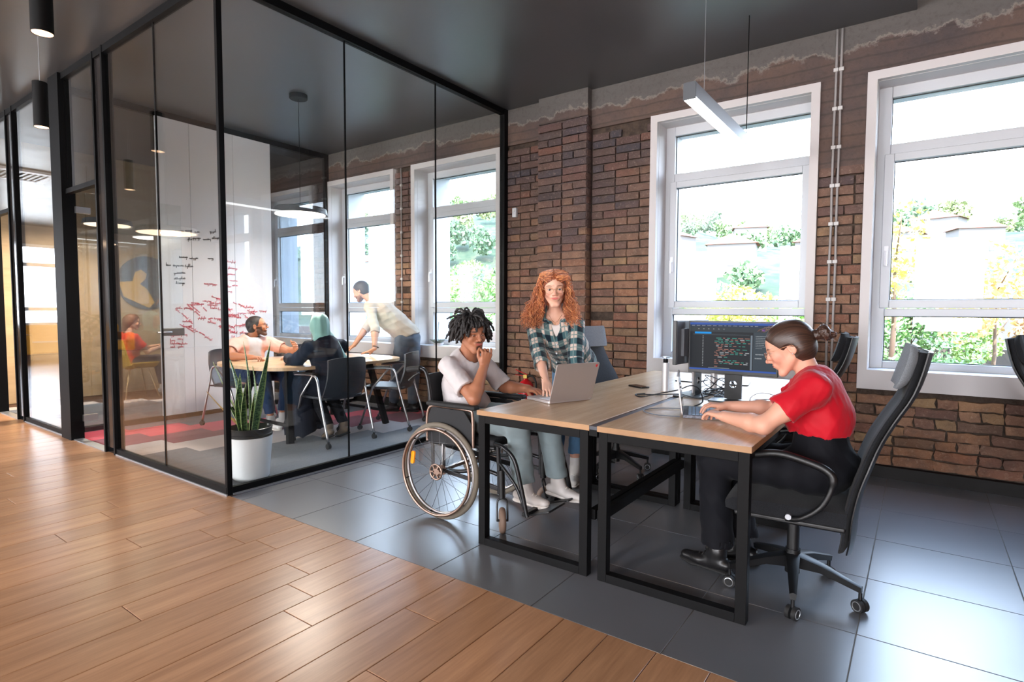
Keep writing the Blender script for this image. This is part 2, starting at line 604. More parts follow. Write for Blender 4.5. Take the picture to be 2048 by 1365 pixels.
wall = MB()
ZB, ZT, CB, CT = .826, 3.045, .68, 3.11
edges = sorted([(x + .065, x + 1.355) for x in WINX])
YB = YW + .022
xs = [-19.6]
for a, b in edges: xs += [a, b]
xs.append(3.4)
for a, b in zip(xs[0::2], xs[1::2]): wall.bb(a, b, YB, 5.86, 0, 4.2)
for a, b in edges:
    wall.bb(a, b, YB, 5.86, 0, ZB)
    wall.bb(a, b, YB, 5.86, ZT, 4.2)
WALL = struct('wall_north', wall, M_mortar)
conc = MB()
conc.bb(-19.6, -3.35, 5.24, YB + .01, CT, 3.52).bb(-2.77, 3.4, 5.24, YB + .01, CT, 4.02)
conc.bb(-.713, -.393, 5.243, YB + .01, 2.42, CT)
conc.bb(-3.35, -2.77, 5.155, YB + .01, CT + .12, 3.52)
conc.obj('lintel', M_conc, WALL)

def rough_brick(seed, L, H, rough):
    rg = random.Random(seed)
    nx, nz = (4, 2)
    m = MB()
    V, F = [], []
    for j in range(nz + 1):
        for i in range(nx + 1):
            u, v = i / nx, j / nz
            edge = (i in (0, nx)) + (j in (0, nz))
            y = -(.016 if edge == 0 else .010 if edge == 1 else .004) + rg.uniform(-1, 1) * rough
            jx = rg.uniform(-1, 1) * rough * .9
            jz = rg.uniform(-1, 1) * rough * .7
            V.append(((u - .5) * L + jx, y, (v - .5) * H + jz))
    for j in range(nz):
        for i in range(nx):
            a = j * (nx + 1) + i
            F.append((a, a + 1, a + nx + 2, a + nx + 1))
    ring = [i for i in range(nx + 1)] + [(j + 1) * (nx + 1) - 1 for j in range(1, nz + 1)] + [nz * (nx + 1) + i for i in range(nx - 1, -1, -1)] + [j * (nx + 1) for j in range(nz - 1, 0, -1)]
    b0 = len(V)
    for k in ring: V.append((V[k][0], .03, V[k][2]))
    n = len(ring)
    for k in range(n):
        F.append((ring[k], b0 + k, b0 + (k + 1) % n, ring[(k + 1) % n]))
    return V, F
HB = .066
variants = {}
for kind, L in (('s', .245), ('h', .118), ('m', .18)):
    for lv, rg_ in ((0, .0024), (1, .0085)):
        for s in range(6):
            variants[(kind, lv, s)] = rough_brick(hash((ord(kind), lv, s)) & 0xffff, L, HB, rg_)
vmesh = {}
for k, (V, F) in variants.items():
    me = bpy.data.meshes.new('brick')
    me.from_pydata(V, [], F)
    me.materials.append(M_brick)
    me.shade_smooth()
    me.set_sharp_from_angle(angle=math.radians(50))
    vmesh[k] = me
bricks = []           # (distance, kind, lv, seed, x, y, z, scale, rot)
def lay(xa, xb, za, zb, y0, bond=0):
    z = za
    row = 0
    CH = .0780
    while z + HB < zb + .01:
        rr = random.Random(int(xa * 1000) * 31 + row + bond)
        x = xa
        seq = (row % 2)
        lv = 1 if z < .62 + rr.uniform(-.08, .1) else 0
        first = True
        while x < xb - .03:
            if first:
                L = (.118, .18, .245)[rr.randrange(3)] if row % 2 else .245
                first = False
            else:
                L = .245 if rr.random() < .62 else .118
            if x + L > xb - .04: L = xb - x
            if L > .245 + .06:
                L = .245
            kind, nat = ('s', .245) if L > .2 else ('m', .18) if L > .15 else ('h', .118)
            cx = x + L / 2
            hole = rr.random() < (.03 if lv else .008)
            if not hole:
                d = math.hypot(cx, y0)
                bricks.append((d, kind, lv, rr.randrange(6), cx, y0 + rr.uniform(-.004, .005) * (2.2 if lv else 1), z + HB / 2 + rr.uniform(-.002, .002),
                               L / nat, (rr.uniform(-.02, .02), rr.uniform(-.012, .012) * (3 if lv else 1), rr.uniform(-.015, .015) * (3 if lv else 1))))
            x += L + rr.uniform(.009, .016)
        z += CH
        row += 1
CE = sorted([(x, x + 1.42) for x in WINX])
prev = -10.2
for a, b in CE:
    if a > 1.2:
        a_ = min(a, 2.2)
    if a < -2.5 or a > 0:
        lay(prev, a - .004, .10, CT - .01, YW)
    elif abs(a + 2.133) < .01:      # pilaster bay
        lay(prev, -3.36, .10, CT - .01, YW)
        lay(-3.35, -3.066, .10, CT + .12, YW - .1, 5)
        lay(-3.050, -2.775, .10, CT + .12, YW - .1, 9)
        lay(-2.755, a - .004, .10, CT - .01, YW)
    else:
        lay(prev, a - .004, .10, 2.42, YW)
    if a > 1.2: break
    lay(a, b, .10, CB - .012, YW)
    prev = b + .004
for k in range(46):
    z_ = .10 + k * .0780
    if z_ > CT + .05: break
    bricks.append((6, 'h', 0, k % 6, -2.778, YW - .045, z_ + HB / 2, .80, (0, 0, PI / 2 + rnd.uniform(-.02, .02))))
pil = MB().bb(-3.345, -2.775, YW - .075, YB + .01, 0, CT + .2)
pil.obj('pilaster_core', M_brick, WALL)
bricks = [b for b in bricks if not (b[4] > 1.4)]
# the 300 largest in view are pieces of their own: those to the right of the glass room
def seen(b):
    x, z = b[4], b[6]
    if x < -3.75: return False
    if x > .75: return False
    if -2.05 < x < -.75 and z < .72: return False      # behind the desks
    return True
near = sorted([b for b in bricks if seen(b)])[:300]
ns = set(id(b) for b in near)
for b in near:
    o = bpy.data.objects.new('brick', vmesh[b[1:4]])
    COL.objects.link(o)
    o.parent = WALL
    o.location = b[4:7]
    o.scale = (b[7], 1, 1)
    o.rotation_euler = b[8]
V, F, A = [], [], []
for b in bricks:
    if id(b) in ns: continue
    bv, bf = variants[b[1:4]]
    m = Matrix.Translation(b[4:7]) @ Euler(b[8]).to_matrix().to_4x4() @ Matrix.Diagonal((b[7], 1, 1, 1))
    n = len(V)
    V += [tuple(m @ Vector(p)) for p in bv]
    F += [tuple(i + n for i in f) for f in bf]
    A += [rnd.random()] * len(bf)
me = bpy.data.meshes.new('brickwork')
me.from_pydata(V, [], F)
at = me.attributes.new('rnd', 'FLOAT', 'FACE')
at.data.foreach_set('value', A)
me.shade_smooth(); me.set_sharp_from_angle(angle=math.radians(50))
tag(link(me, 'brickwork', WALL, M_brick), kind='stuff')

M_base = mat('grey_baseboard', srgb(30, 29, 29), .6, var=(6, .15), spec=.15)
struct('baseboard_north', MB().bb(-3.78, 3.4, 5.20, 5.255, 0, .09), M_base)
struct('baseboard_north', MB().bb(-9.8, -3.86, 5.20, 5.255, 0, .10), M_base)

# windows
M_gasket = mat('window_gasket', srgb(30, 32, 34), .6)
M_extrev = mat('outer_reveal', srgb(186, 188, 194), .8)
def window(idx, x0, handle=True):
    w_ = thing('window_%d' % idx, None, None, (x0, YW, 0), kind='structure')
    A, B = .065, 1.355
    y = lambda v: v - YW
    c = MB()
    c.bb(0, A, y(5.215), y(5.27), CB, CT).bb(B, 1.42, y(5.215), y(5.27), CB, CT)
    c.bb(A, B, y(5.215), y(5.27), ZT, CT).bb(A, B, y(5.215), y(5.27), CB, ZB)
    c.bb(A - .01, A + .002, y(5.27), y(5.5), ZB, ZT).bb(B - .002, B + .01, y(5.27), y(5.5), ZB, ZT)
    c.bb(A, B, y(5.27), y(5.5), ZT - .002, ZT + .01).bb(A, B, y(5.22), y(5.5), ZB - .02, ZB + .004)
    c.obj('casing', M_casing, w_)
    fr = MB()
    y0, y1 = y(5.455), y(5.53)
    fr.bb(A, .153, y0, y1, ZB, ZT).bb(1.323, B, y0, y1, ZB, ZT).bb(.153, 1.323, y0, y1, 2.96, ZT).bb(.153, 1.323, y0, y1, ZB, .885)
    fr.bb(.153, 1.323, y0, y1, 2.52, 2.60).bb(.153, 1.323, y0, y1, 1.245, 1.306)
    fr.obj('frame', M_white, w_, bevel=.006)
    sa = MB()
    y0, y1 = y(5.43), y(5.50)
    sa.bb(.118, .183, y0, y1, 1.31, 2.52).bb(1.273, 1.335, y0, y1, 1.31, 2.52).bb(.183, 1.273, y0, y1, 2.46, 2.52).bb(.183, 1.273, y0, y1, 1.31, 1.375)
    sa.obj('sash', M_white, w_, bevel=.006)
    gk = MB()
    for (a, b, c0, d, yy) in ((.153, 1.323, 2.60, 2.96, 5.49), (.183, 1.273, 1.375, 2.46, 5.475), (.153, 1.323, .885, 1.245, 5.49)):
        q = .006
        yy = y(yy)
        gk.bb(a, a + q, yy, yy + .01, c0, d).bb(b - q, b, yy, yy + .01, c0, d).bb(a, b, yy, yy + .01, d - q, d).bb(a, b, yy, yy + .01, c0, c0 + q)
        MB().bb(a, b, yy + .012, yy + .018, c0, d).obj('pane', M_wglass, w_)
    gk.obj('gasket', M_gasket, w_)
    ex = MB().bb(A, A + .012, y(5.53), y(5.87), ZB, ZT).bb(B - .012, B, y(5.53), y(5.87), ZB, ZT).bb(A, B, y(5.53), y(5.87), ZT - .012, ZT).bb(A, B, y(5.53), y(5.9), ZB - .03, ZB)
    ex.obj('outer_reveal', M_extrev, w_)
    if handle:
        h_ = MB().bb(.138, .166, y(5.418), y(5.432), 1.66, 1.80)
        h_.cyl((.152, y(5.42), 1.755), (.152, y(5.385), 1.755), .011)
        h_.tube([(.152, y(5.385), 1.757), (.152, y(5.378), 1.73), (.152, y(5.378), 1.64)], .010, 8)
        h_.obj('handle', mat('white_handle', srgb(225, 225, 228), .3), w_, smooth=40)
for i, x in enumerate(WINX): window(i + 1, x)

# other walls of the building shell
back = MB()
xs = [-19.6]
for x in REARX: xs += [x - .65, x + .65]
xs.append(3.4)
for a, b in zip(xs[0::2], xs[1::2]): back.bb(a, b, -6.3, -6.0, 0, 4.2)
for x in REARX: back.bb(x - .65, x + .65, -6.3, -6.0, 0, .8).bb(x - .65, x + .65, -6.3, -6.0, 3.0, 4.2)
struct('wall_south', back, M_plaster)
M_rose = mat('brick_red_plaster', srgb(150, 112, 92), .85, var=(3, .15))
struct('wall_east', MB().bb(3.3, 3.6, -6.3, 5.9, 0, 4.2), M_rose)
# west end of the hall has windows too (their reflection shows in the glass fronts)
ww = MB()
wins = [(-1.75, -.45)]
ys = [-6.3]
for a, b in wins: ys += [a, b]
ys.append(5.9)
for a, b in zip(ys[0::2], ys[1::2]): ww.bb(-19.9, -19.6, a, b, 0, 4.2)
for a, b in wins: ww.bb(-19.9, -19.6, a, b, 0, .8).bb(-19.9, -19.6, a, b, 3.0, 4.2)
M_yellowwall = mat('ochre_wall', srgb(206, 162, 96), .7, var=(2, .06))
struct('wall_west', ww, M_plaster)
fw = MB()
for a, b in wins:
    fw.bb(-19.62, -19.55, a, a + .08, .8, 3).bb(-19.62, -19.55, b - .08, b, .8, 3).bb(-19.62, -19.55, a, b, .8, .88).bb(-19.62, -19.55, a, b, 2.92, 3).bb(-19.62, -19.55, a, b, 1.2, 1.3).bb(-19.62, -19.55, a, b, 2.4, 2.5)
struct('trim_1', fw, M_white)
# room beyond the back glass: ochre timber-clad end wall with round mural
t = wood_mat('pale_ochre_panelling', srgb(178, 150, 116), srgb(204, 176, 138), .5, 1.0, 'Y', False)
struct('wall_east', MB().bb(-10.1, -9.85, 2.05, 5.25, 0, 3.5), t)

# ------------------------------------------------------------------ glass partitions
GY, GX, ZG = 2.02, -3.845, 3.5
def partition(name, label):
    return thing(name, label, 'glass partition')
front = partition('glass_partition', 'long black framed glass front beside the wooden floor')
def boxpart(parent, name, m, *b, **k):
    q = MB()
    for bb in b: q.bb(*bb)
    return q.obj(name, m, parent, **k)
x1, xL = GX, -19.4
boxpart(front, 'base_rail', M_frame, (-5.69, x1, GY - .02, GY + .02, 0, .055), (-8.2, -6.93, GY - .02, GY + .02, 0, .055), (xL, -9.3, GY - .02, GY + .02, 0, .055))
boxpart(front, 'top_rail', M_frame, (xL, x1, GY - .025, GY + .025, 3.44, 3.5))
boxpart(front, 'base_strip', M_alu, (-5.69, x1 + .02, GY - .028, GY - .02, 0, .012), (-8.2, -6.93, GY - .028, GY - .02, 0, .012))
boxpart(front, 'corner_post', M_frame, (x1 - .015, x1 + .015, GY - .018, GY + .018, 0, 3.5))
M_fin = mat('dark_glossy_panel', srgb(38, 36, 36), .12, spec=.6)
boxpart(front, 'post', M_frame, (-6.93, -6.67, GY - .05, GY + .06, 0, 3.5))
boxpart(front, 'side_panel', M_fin, (-5.89, -5.72, GY - .012, GY + .03, .05, 3.46))
boxpart(front, 'post', M_frame, (-5.92, -5.89, GY - .03, GY + .05, 0, 3.5))
boxpart(front, 'post', M_frame, (-5.715, -5.685, GY - .03, GY + .05, 0, 3.5))
boxpart(front, 'post', M_frame, (-8.22, -8.19, GY - .03, GY + .05, 0, 3.5))
boxpart(front, 'side_panel', M_fin, (-8.42, -8.22, GY - .012, GY + .03, .05, 3.46))
boxpart(front, 'post', M_frame, (-8.45, -8.42, GY - .03, GY + .05, 0, 3.5))
boxpart(front, 'post', M_frame, (-9.36, -9.14, GY - .05, GY + .06, 0, 3.5))
boxpart(front, 'door_transom', M_frame, (-6.67, -5.92, GY - .02, GY + .03, 2.375, 2.42))
boxpart(front, 'door_transom', M_frame, (-9.14, -8.45, GY - .02, GY + .03, 2.375, 2.42))
boxpart(front, 'threshold', M_alu, (-6.67, -5.92, GY - .03, GY + .05, 0, .008))
boxpart(front, 'threshold', M_alu, (-9.14, -8.45, GY - .03, GY + .05, 0, .008))
def pane(parent, x0, x1_, y0, y1, z0, z1, m=None):
    MB().bb(x0, x1_, y0, y1, z0, z1).obj('pane', m or M_glass, parent)
for a, b, z in ((x1 - .016, -4.774, .055), (-4.786, -5.685, .055), (-5.92, -6.67, 2.42), (-6.93, -7.05, .055), (-7.06, -8.19, .055), (-8.45, -9.14, 2.42), (-9.36, -11, .055), (-11.01, -13, .055)):
    pane(front, b, a, GY - .005, GY + .005, z, 3.44)
boxpart(front, 'glass_joint', M_frame, (-4.786, -4.774, GY - .006, GY + .006, .055, 3.44))
boxpart(front, 'glass_joint', M_frame, (-7.06, -7.05, GY - .006, GY + .006, .055, 3.44))
side = partition('glass_partition', 'black framed glass side running back to the brick wall beside the grey tiles')
boxpart(side, 'base_rail', M_frame, (GX - .018, GX + .018, GY + .018, 5.17, 0, .055))
boxpart(side, 'base_strip', M_alu, (GX + .018, GX + .026, GY + .018, 5.17, 0, .012))
boxpart(side, 'top_rail', M_frame, (GX - .03, GX + .03, GY + .018, 5.24, 3.44, 3.5))
boxpart(side, 'wall_post', M_frame, (GX - .03, GX + .035, 5.17, 5.235, 0, 3.5))
for a, b in ((GY + .018, 3.035), (3.045, 4.095), (4.105, 5.17)):
    pane(side, GX - .005, GX + .005, a, b, .055, 3.44)
for yy in (3.04, 4.10):
    boxpart(side, 'glass_joint', M_frame, (GX - .006, GX + .006, yy - .005, yy + .005, .055, 3.44))
rear = partition('glass_partition', 'glass wall behind the meeting room whiteboard, tint added to dim the view')
BX = -7.03
boxpart(rear, 'base_rail', M_frame, (BX - .02, BX + .02, GY + .02, 5.24, 0, .06))
boxpart(rear, 'top_rail', M_frame, (BX - .025, BX + .025, GY + .02, 5.24, 3.43, 3.5))
boxpart(rear, 'wall_post', M_frame, (BX - .025, BX + .025, 5.17, 5.24, 0, 3.5))
for a, b in ((GY + .02, 3.1), (3.11, 4.18), (4.19, 5.17)):
    pane(rear, BX - .005, BX + .005, a, b, .06, 3.43, M_dimglass)
# open door leaf
leaf = thing('glass_door_leaf', 'frameless glass door leaf standing open into the meeting room', 'door', (-6.63, 2.07, 0))
MB().bb(-.005, .005, .0, .95, .01, 2.405).obj('pane', M_glass, leaf)
h_ = MB().bb(.006, .024, .73, .95, .99, 1.07).bb(-.024, -.006, .73, .95, .99, 1.07)
h_.obj('lock_case', mat('lock_steel', srgb(120, 120, 118), .35, .9), leaf, bevel=.003)
MB().tube([(.024, .80, 1.03), (.055, .80, 1.03), (.06, .79, 1.03), (.06, .66, 1.03)], .009, 8).obj('handle', M_chrome, leaf, smooth=50)
boxpart(leaf, 'hinge', M_chrome, (-.018, .018, -.01, .11, .18, .24))
boxpart(leaf, 'hinge', M_chrome, (-.018, .018, -.01, .11, 2.2, 2.26))

# whiteboard with writing
wb = thing('whiteboard', 'tall white writing board covered in red and black handwriting', 'whiteboard', (-6.96, 2.93, 0))
M_wb = mat('whiteboard_enamel', srgb(226, 226, 230), .22)
boxpart(wb, 'panel', M_wb, (-.03, 0, 0, .355, .06, 3.42), bevel=.002)
boxpart(wb, 'panel', M_wb, (-.03, 0, .359, .87, .06, 3.42), bevel=.002)
boxpart(wb, 'panel', M_wb, (-.03, 0, .874, 1.37, .06, 3.42), bevel=.002)
def scribble(lines, seed, h=.035):
    q = MB()
    rr = random.Random(seed)
    for (ya, za, yb, zb, dens) in lines:
        L = math.hypot(yb - ya, zb - za)
        d = Vector((0, (yb - ya) / L, (zb - za) / L)); n_ = Vector((0, -d.z, d.y))
        s = 0
        while s < L:
            wlen = rr.uniform(.04, .12)
            pts = []
            k = 0
            base_ = rr.uniform(-.3, .3) * h
            while k < wlen:
                hh = h * rr.uniform(.35, .6)
                w_ = rr.uniform(.010, .018)
                kd = rr.randrange(5)
                L_ = (((0, .5), (.2, .95), (.6, 1), (.8, .5), (.5, 0), (.15, .1), (.1, .5), (1.1, .3)) if kd < 2 else
                      ((0, 0), (.3, 1.9), (.5, 2.0), (.45, .6), (.6, 0), (1, .3)) if kd == 2 else
                      ((0, .2), (.2, 1), (.45, .9), (.5, 0), (.7, .8), (.95, .9), (1, .1)) if kd == 3 else
                      ((0, .8), (.3, 0), (.6, .9), (.75, -.8), (.4, -1), (1, .5)))
                for (du, dn) in L_:
                    pts.append(Vector((.0035, ya - 2.93, za)) + d * (s + k + du * w_) + n_ * (base_ + dn * hh - .3 * h))
                k += w_ * 1.05
            if len(pts) > 2 and rr.random() < dens: q.tube(pts, .0017, 4)
            s += wlen + rr.uniform(.015, .03)
    return q
black = [(3.01, 2.15, 3.56, 2.22, .95), (3.24, 2.09, 3.55, 2.13, .95), (3.01, 1.86, 3.5, 1.89, .7), (3.0, 1.77, 3.22, 1.78, .9), (3.08, 1.69, 3.2, 1.70, .9), (3.08, 1.63, 3.21, 1.64, .9), (3.1, 1.58, 3.17, 1.58, .8)]
scribble(black, 3).obj('writing', mat('black_marker', srgb(60, 62, 66), .6), wb, smooth=True)
red = [(3.62, 1.87, 3.80, 1.87, .9), (3.62, 1.80, 3.8, 1.79, .9), (3.62, 1.71, 3.8, 1.70, .7), (3.62, 1.64, 3.76, 1.63, .9), (3.62, 1.56, 3.82, 1.57, .8), (4.0, 1.26, 4.2, 1.25, .95), (4.03, 1.31, 4.1, 1.31, .7)]
rr = random.Random(11)
for i in range(44):
    y = rr.uniform(3.08, 3.95); z = 1.62 - .55 * (y - 3.0) + rr.uniform(-.3, .22)
    if y < 3.3: z = rr.uniform(1.05, 1.4)
    a = rr.uniform(-.9, -.3) if rr.random() < .6 else rr.uniform(-.1, .1)
    l = rr.uniform(.06, .24)
    red.append((y, z, y + l * math.cos(a), z + l * math.sin(a), .9))
for z in (.98, .93, .88, .84): red += [(3.02, z, 3.06, z, 1), (3.1, z, 3.15, z, 1)]
scribble(red, 4, .03).obj('writing', mat('red_marker', srgb(226, 92, 110), .6), wb, smooth=True)
for c_ in wb.children:
    if c_.name.startswith('writing'): tag(c_, 'red handwriting' if 'red' in c_.data.materials[0].name else 'black handwriting', kind='stuff')

# switch, conduits, hanging lamps, ceiling cable
sens = thing('wall_sensor', 'small white sensor box on the bricks beside the glass corner', 'sensor', (-3.70, 5.24, 2.36))
MB().box((0, -.02, 0), (.055, .04, .105)).obj('housing', M_white, sens, bevel=.008)
MB().cyl((0, -.04, .02), (0, -.046, .02), .014, n=14).obj('lens', mat('sensor_lens', srgb(205, 205, 205), .2), sens, smooth=40)
def conduit(x, zt, name_label, group=None):
    c_ = thing('cable_conduit', name_label, 'conduit', (x, 5.225, 0))
    pts = [(rnd.uniform(-.003, .003), rnd.uniform(-.002, .002), z) for z in np.linspace(.7, zt, 12)]
    MB().tube(pts, .0095, 8).obj('tube', mat('grey_conduit', srgb(150, 146, 146), .5), c_, smooth=True)
    for k in range(9):
        z = .78 + k * .30
        if z > zt - .05: break
        q = MB().bb(-.017, .017, -.013, .016, z - .014, z + .014)
        q.obj('clip', mat('clip_plastic', srgb(196, 194, 194), .5), c_, bevel=.003)
    return c_
conduit(-.610, 3.49, 'left one of two thin grey conduits clipped to the bricks between the big windows')
conduit(-.572, 3.49, 'right one of two thin grey conduits clipped to the bricks between the big windows')
conduit(-5.50, 3.1, 'thin pale conduit on the bricks inside the meeting room')

M_lampglow = mat('warm_lamp_diffuser', srgb(255, 210, 170), .5, emit=((1, .62, .36, 1), 1.6))
M_ledwhite = mat('white_led_diffuser', srgb(255, 255, 255), .5, emit=((.95, .97, 1, 1), 3.0))
def tube_lamp(x, y, label):
    p = thing('pendant_lamp', label, 'lamp', (x, y, 2.73), group='black cylinder pendants over the wooden floor')
    MB().lathe([(.046, .006), (.05, 0), (.05, .35), (.046, .353), (.0, .353)], n=28).obj('lamp_shade', M_black, p, smooth=40)
    MB().lathe([(0, .0015), (.046, .0015), (.046, .005), (0, .005)], n=28).obj('diffuser', M_lampglow, p, smooth=40)
    MB().cyl((0, 0, .353), (0, 0, .772), .0022, n=6).obj('cord', M_alu, p)
    light('pendant_light', 'SPOT', 18, (1, .72, .5), (x, y, 2.725), (0, 0, 0)).data.spot_size = 1.6
tube_lamp(-3.81, 1.07, 'black cylinder pendant lamp cut by the top of the photo')
tube_lamp(-5.77, 1.59, 'black cylinder pendant lamp hanging lower, in front of the glass doors')
tube_lamp(-7.9, 2.02 - 1.0, 'black cylinder pendant lamp far along the glass front')
tube_lamp(-1.6, .55, 'black cylinder pendant lamp above the photographer')

lin = thing('linear_pendant', 'white aluminium bar light hanging before the middle window', 'lamp', (-1.125, 4.1, 2.5))
MB().bb(-.035, .035, -.78, .78, .012, .095).obj('housing', M_alu, lin, bevel=.002)
MB().bb(-.033, .033, -.778, .778, 0, .013).obj('diffuser', M_ledwhite, lin)
boxpart(lin, 'end_cap', mat('dark_grey_cap', srgb(70, 74, 80), .5), (-.036, .036, -.786, -.78, .0, .096))
boxpart(lin, 'end_cap', mat('dark_grey_cap', srgb(70, 74, 80), .5), (-.036, .036, .78, .786, .0, .096))
for y in (-.52, .52):
    MB().cyl((0, y, .095), (0, y, 1.0), .002 if y < 0 else .0035, n=6).obj('cable', M_black if y > 0 else M_alu, lin)
disc = thing('disc_pendant', 'flat round pendant lamp on a long black cord over the meeting table', 'lamp', (-5.32, 3.62, 2.27))
MB().lathe([(.0, .07), (.245, .07), (.262, .06), (.272, .0), (.255, .004)], n=48).obj('lamp_shade', mat('lamp_shade_dark', srgb(60, 62, 66), .4), disc, smooth=40)
MB().lathe([(0, -.001), (.25, -.001), (.25, .003), (0, .003)], n=48).obj('diffuser', mat('disc_glow', srgb(255, 240, 225), .5, emit=((1, .9, .8, 1), 2.2)), disc, smooth=40)
MB().cyl((0, 0, .07), (0, 0, 1.21), .003, n=6).obj('cord', M_black, disc)
MB().lathe([(.0, 1.185), (.085, 1.185), (.09, 1.19), (.09, 1.229), (0, 1.229)], n=32).obj('ceiling_rose', M_black, disc, smooth=40)
cb = MB().tube(spline([(-.72, 3.0, 3.5), (-.73, 3.02, 3.40), (-.71, 3.0, 3.33), (-.72, 3.01, 3.29)]), .004, 6)
cb.tube(spline([(-.70, 3.0, 3.5), (-.70, 2.98, 3.42), (-.73, 3.0, 3.36), (-.705, 3.0, 3.31)]), .003, 6)
tag(cb.obj('loose_cable', mat('cable_grey', srgb(150, 150, 150), .5), smooth=True), 'short loose cable ends dangling from the dark ceiling', 'cable')
rp = thing('disc_pendant', 'flat round warm pendant lamp added to brighten the far ochre room', 'lamp', (-8.55, 3.0, 2.35))  # added lamp, gives the dim far room a light source
MB().lathe([(.0, .07), (.245, .07), (.262, .06), (.272, .0), (.255, .004)], n=48).obj('lamp_shade', mat('lamp_shade_dark', srgb(60, 62, 66), .4), rp, smooth=40)
MB().lathe([(0, -.001), (.25, -.001), (.25, .003), (0, .003)], n=48).obj('diffuser', mat('warm_disc_glow', srgb(255, 220, 185), .5, emit=((1, .72, .48, 1), 2.2)), rp, smooth=40)
MB().cyl((0, 0, .07), (0, 0, 1.14), .003, n=6).obj('cord', M_black, rp)
_l = light('disc_pendant_light', 'AREA', 70, (1, .82, .62), (-8.55, 3.0, 2.34), (0, 0, 0), (.5, .5))  # added fill light for the far room
_l.data.shape = 'DISK'
_l = light('disc_pendant_light', 'AREA', 25, (1, .9, .8), (-5.32, 3.62, 2.26), (0, 0, 0), (.5, .5))
_l.data.shape = 'DISK'
for x_, y_, l_ in ((-8.33, .42, 'warm round pendant lamp over the hall, mirrored in the glass front'), (-10.64, .56, 'second warm round pendant lamp farther along the hall, mirrored in the doors')):
    hp_ = thing('disc_pendant', l_, 'lamp', (x_, y_, 2.3))
    MB().lathe([(.0, .07), (.345, .07), (.362, .06), (.372, .0), (.355, .004)], n=48).obj('lamp_shade', mat('lamp_shade_dark', srgb(60, 62, 66), .4), hp_, smooth=40)
    MB().lathe([(0, -.001), (.35, -.001), (.35, .003), (0, .003)], n=48).obj('diffuser', mat('warm_disc_glow', srgb(255, 220, 185), .5, emit=((1, .72, .48, 1), 2.2)), hp_, smooth=40)
    MB().cyl((0, 0, .07), (0, 0, 1.2), .003, n=6).obj('cord', M_black, hp_)
av = thing('ceiling_vent', 'white square air conditioning cassette in the hall ceiling', 'ceiling vent', (-12.2, 1.05, 3.46))
MB().bb(-.48, .48, -.48, -.36, 0, .04).bb(-.48, .48, .36, .48, 0, .04).bb(-.48, -.36, -.36, .36, 0, .04).bb(.36, .48, -.36, .36, 0, .04).obj('frame', M_white, av, bevel=.004)
for k in range(9): MB().bb(-.34, .34, -.33 + k * .08, -.30 + k * .08, .005, .03).obj('slat', M_white, av)
# round mural
mu = thing('round_mural', 'large round grey and orange wall picture in the far ochre room', 'picture', (-9.84, 3.95, 1.68))
mm = basis((0, 1, 0), (0, 0, 1), (1, 0, 0))
MB().prism([(.41 * math.cos(a * PI / 32), .41 * math.sin(a * PI / 32)) for a in range(64)], mm, .012).obj('disc', mat('mural_grey', srgb(92, 98, 104), .6), mu)
MB().prism([(.1, -.36), (.39, -.02), (.37, .16), (.30, .3), (.16, .1), (.24, -.1)], mm @ Matrix.Translation((0, 0, .012)), .004).obj('orange_area', mat('mural_orange', srgb(176, 118, 84), .6), mu)
MB().prism([(-.33, -.22), (.02, -.39), (.1, -.30), (0, -.10), (-.1, -.02), (-.02, .06), (0, .14), (-.08, .2), (-.16, .16), (-.2, .02), (-.38, 0)], mm @ Matrix.Translation((0, 0, .017)), .004).obj('ochre_figure', mat('mural_ochre', srgb(214, 172, 104), .6), mu)

# ------------------------------------------------------------------ desks
DZ = .742
def desk(x0, x1, y0, y1, label):
    d = thing('office_desk', label, 'desk', (x0, y0, 0), group='steel framed desks pushed together')
    W, L = x1 - x0, y1 - y0
    MB().bb(0, W, 0, L, DZ - .026, DZ).obj('desktop', M_oak, d, bevel=.0015)
    e = .0012
    eb = MB().bb(-e, W + e, -e, 0, DZ - .026, DZ - .0006).bb(-e, W + e, L, L + e, DZ - .026, DZ - .0006)
    eb.bb(-e, 0, 0, L, DZ - .026, DZ - .0006).bb(W, W + e, 0, L, DZ - .026, DZ - .0006)
    tag(eb.obj('edge_band', M_oakedge, d), 'darker oak edge strip')
    f = .045
    for k, y in enumerate((.004, L - .004 - f)):
        q = MB().bb(.006, .006 + f, y, y + f, 0, DZ - .027).bb(W - .006 - f, W - .006, y, y + f, 0, DZ - .027)
        q.bb(.006 + f, W - .006 - f, y, y + f, 0, .04).bb(.006 + f, W - .006 - f, y, y + f, DZ - .027 - .042, DZ - .027)
        q.obj('leg_frame', M_black, d, bevel=.002)
    MB().bb(.02, .05, f, L - f, DZ - .075, DZ - .03).obj('beam', M_black, d)
    MB().bb(W - .05, W - .02, f, L - f, DZ - .075, DZ - .03).obj('beam', M_black, d)
    return d
XA, XB, XC, XD = -1.945, -1.262, -1.218, -.532
Y0, Y1, Y2 = 2.395, 3.662, 4.93
desk(XA, XB, Y0, Y1, 'near left oak desk with black steel frame, open silver laptop on it')
desk(XC, XD, Y0, Y1, 'near right oak desk with black steel frame where the woman in red works')
desk(XA, XB, Y1 + .006, Y2, 'far left oak desk with black steel frame, bare except a phone')
desk(XC, XD, Y1 + .006, Y2, 'far right oak desk with black steel frame in front of the window')
ch = thing('cable_channel', 'flat black cable channel running between the two desk rows', 'cable channel', (XB, Y0, 0))
boxpart(ch, 'cover', mat('dark_grey_metal', srgb(70, 72, 78), .35, .5), (.001, .043, .0, Y2 - Y0, DZ - .02, DZ - .004))
boxpart(ch, 'tray', M_black, (.001, .043, .0, Y2 - Y0, DZ - .05, DZ - .02))
st = thing('desk_stretcher', 'low black steel stretcher between the desk frames', 'stretcher', (-1.24, Y0 + .045, .29))
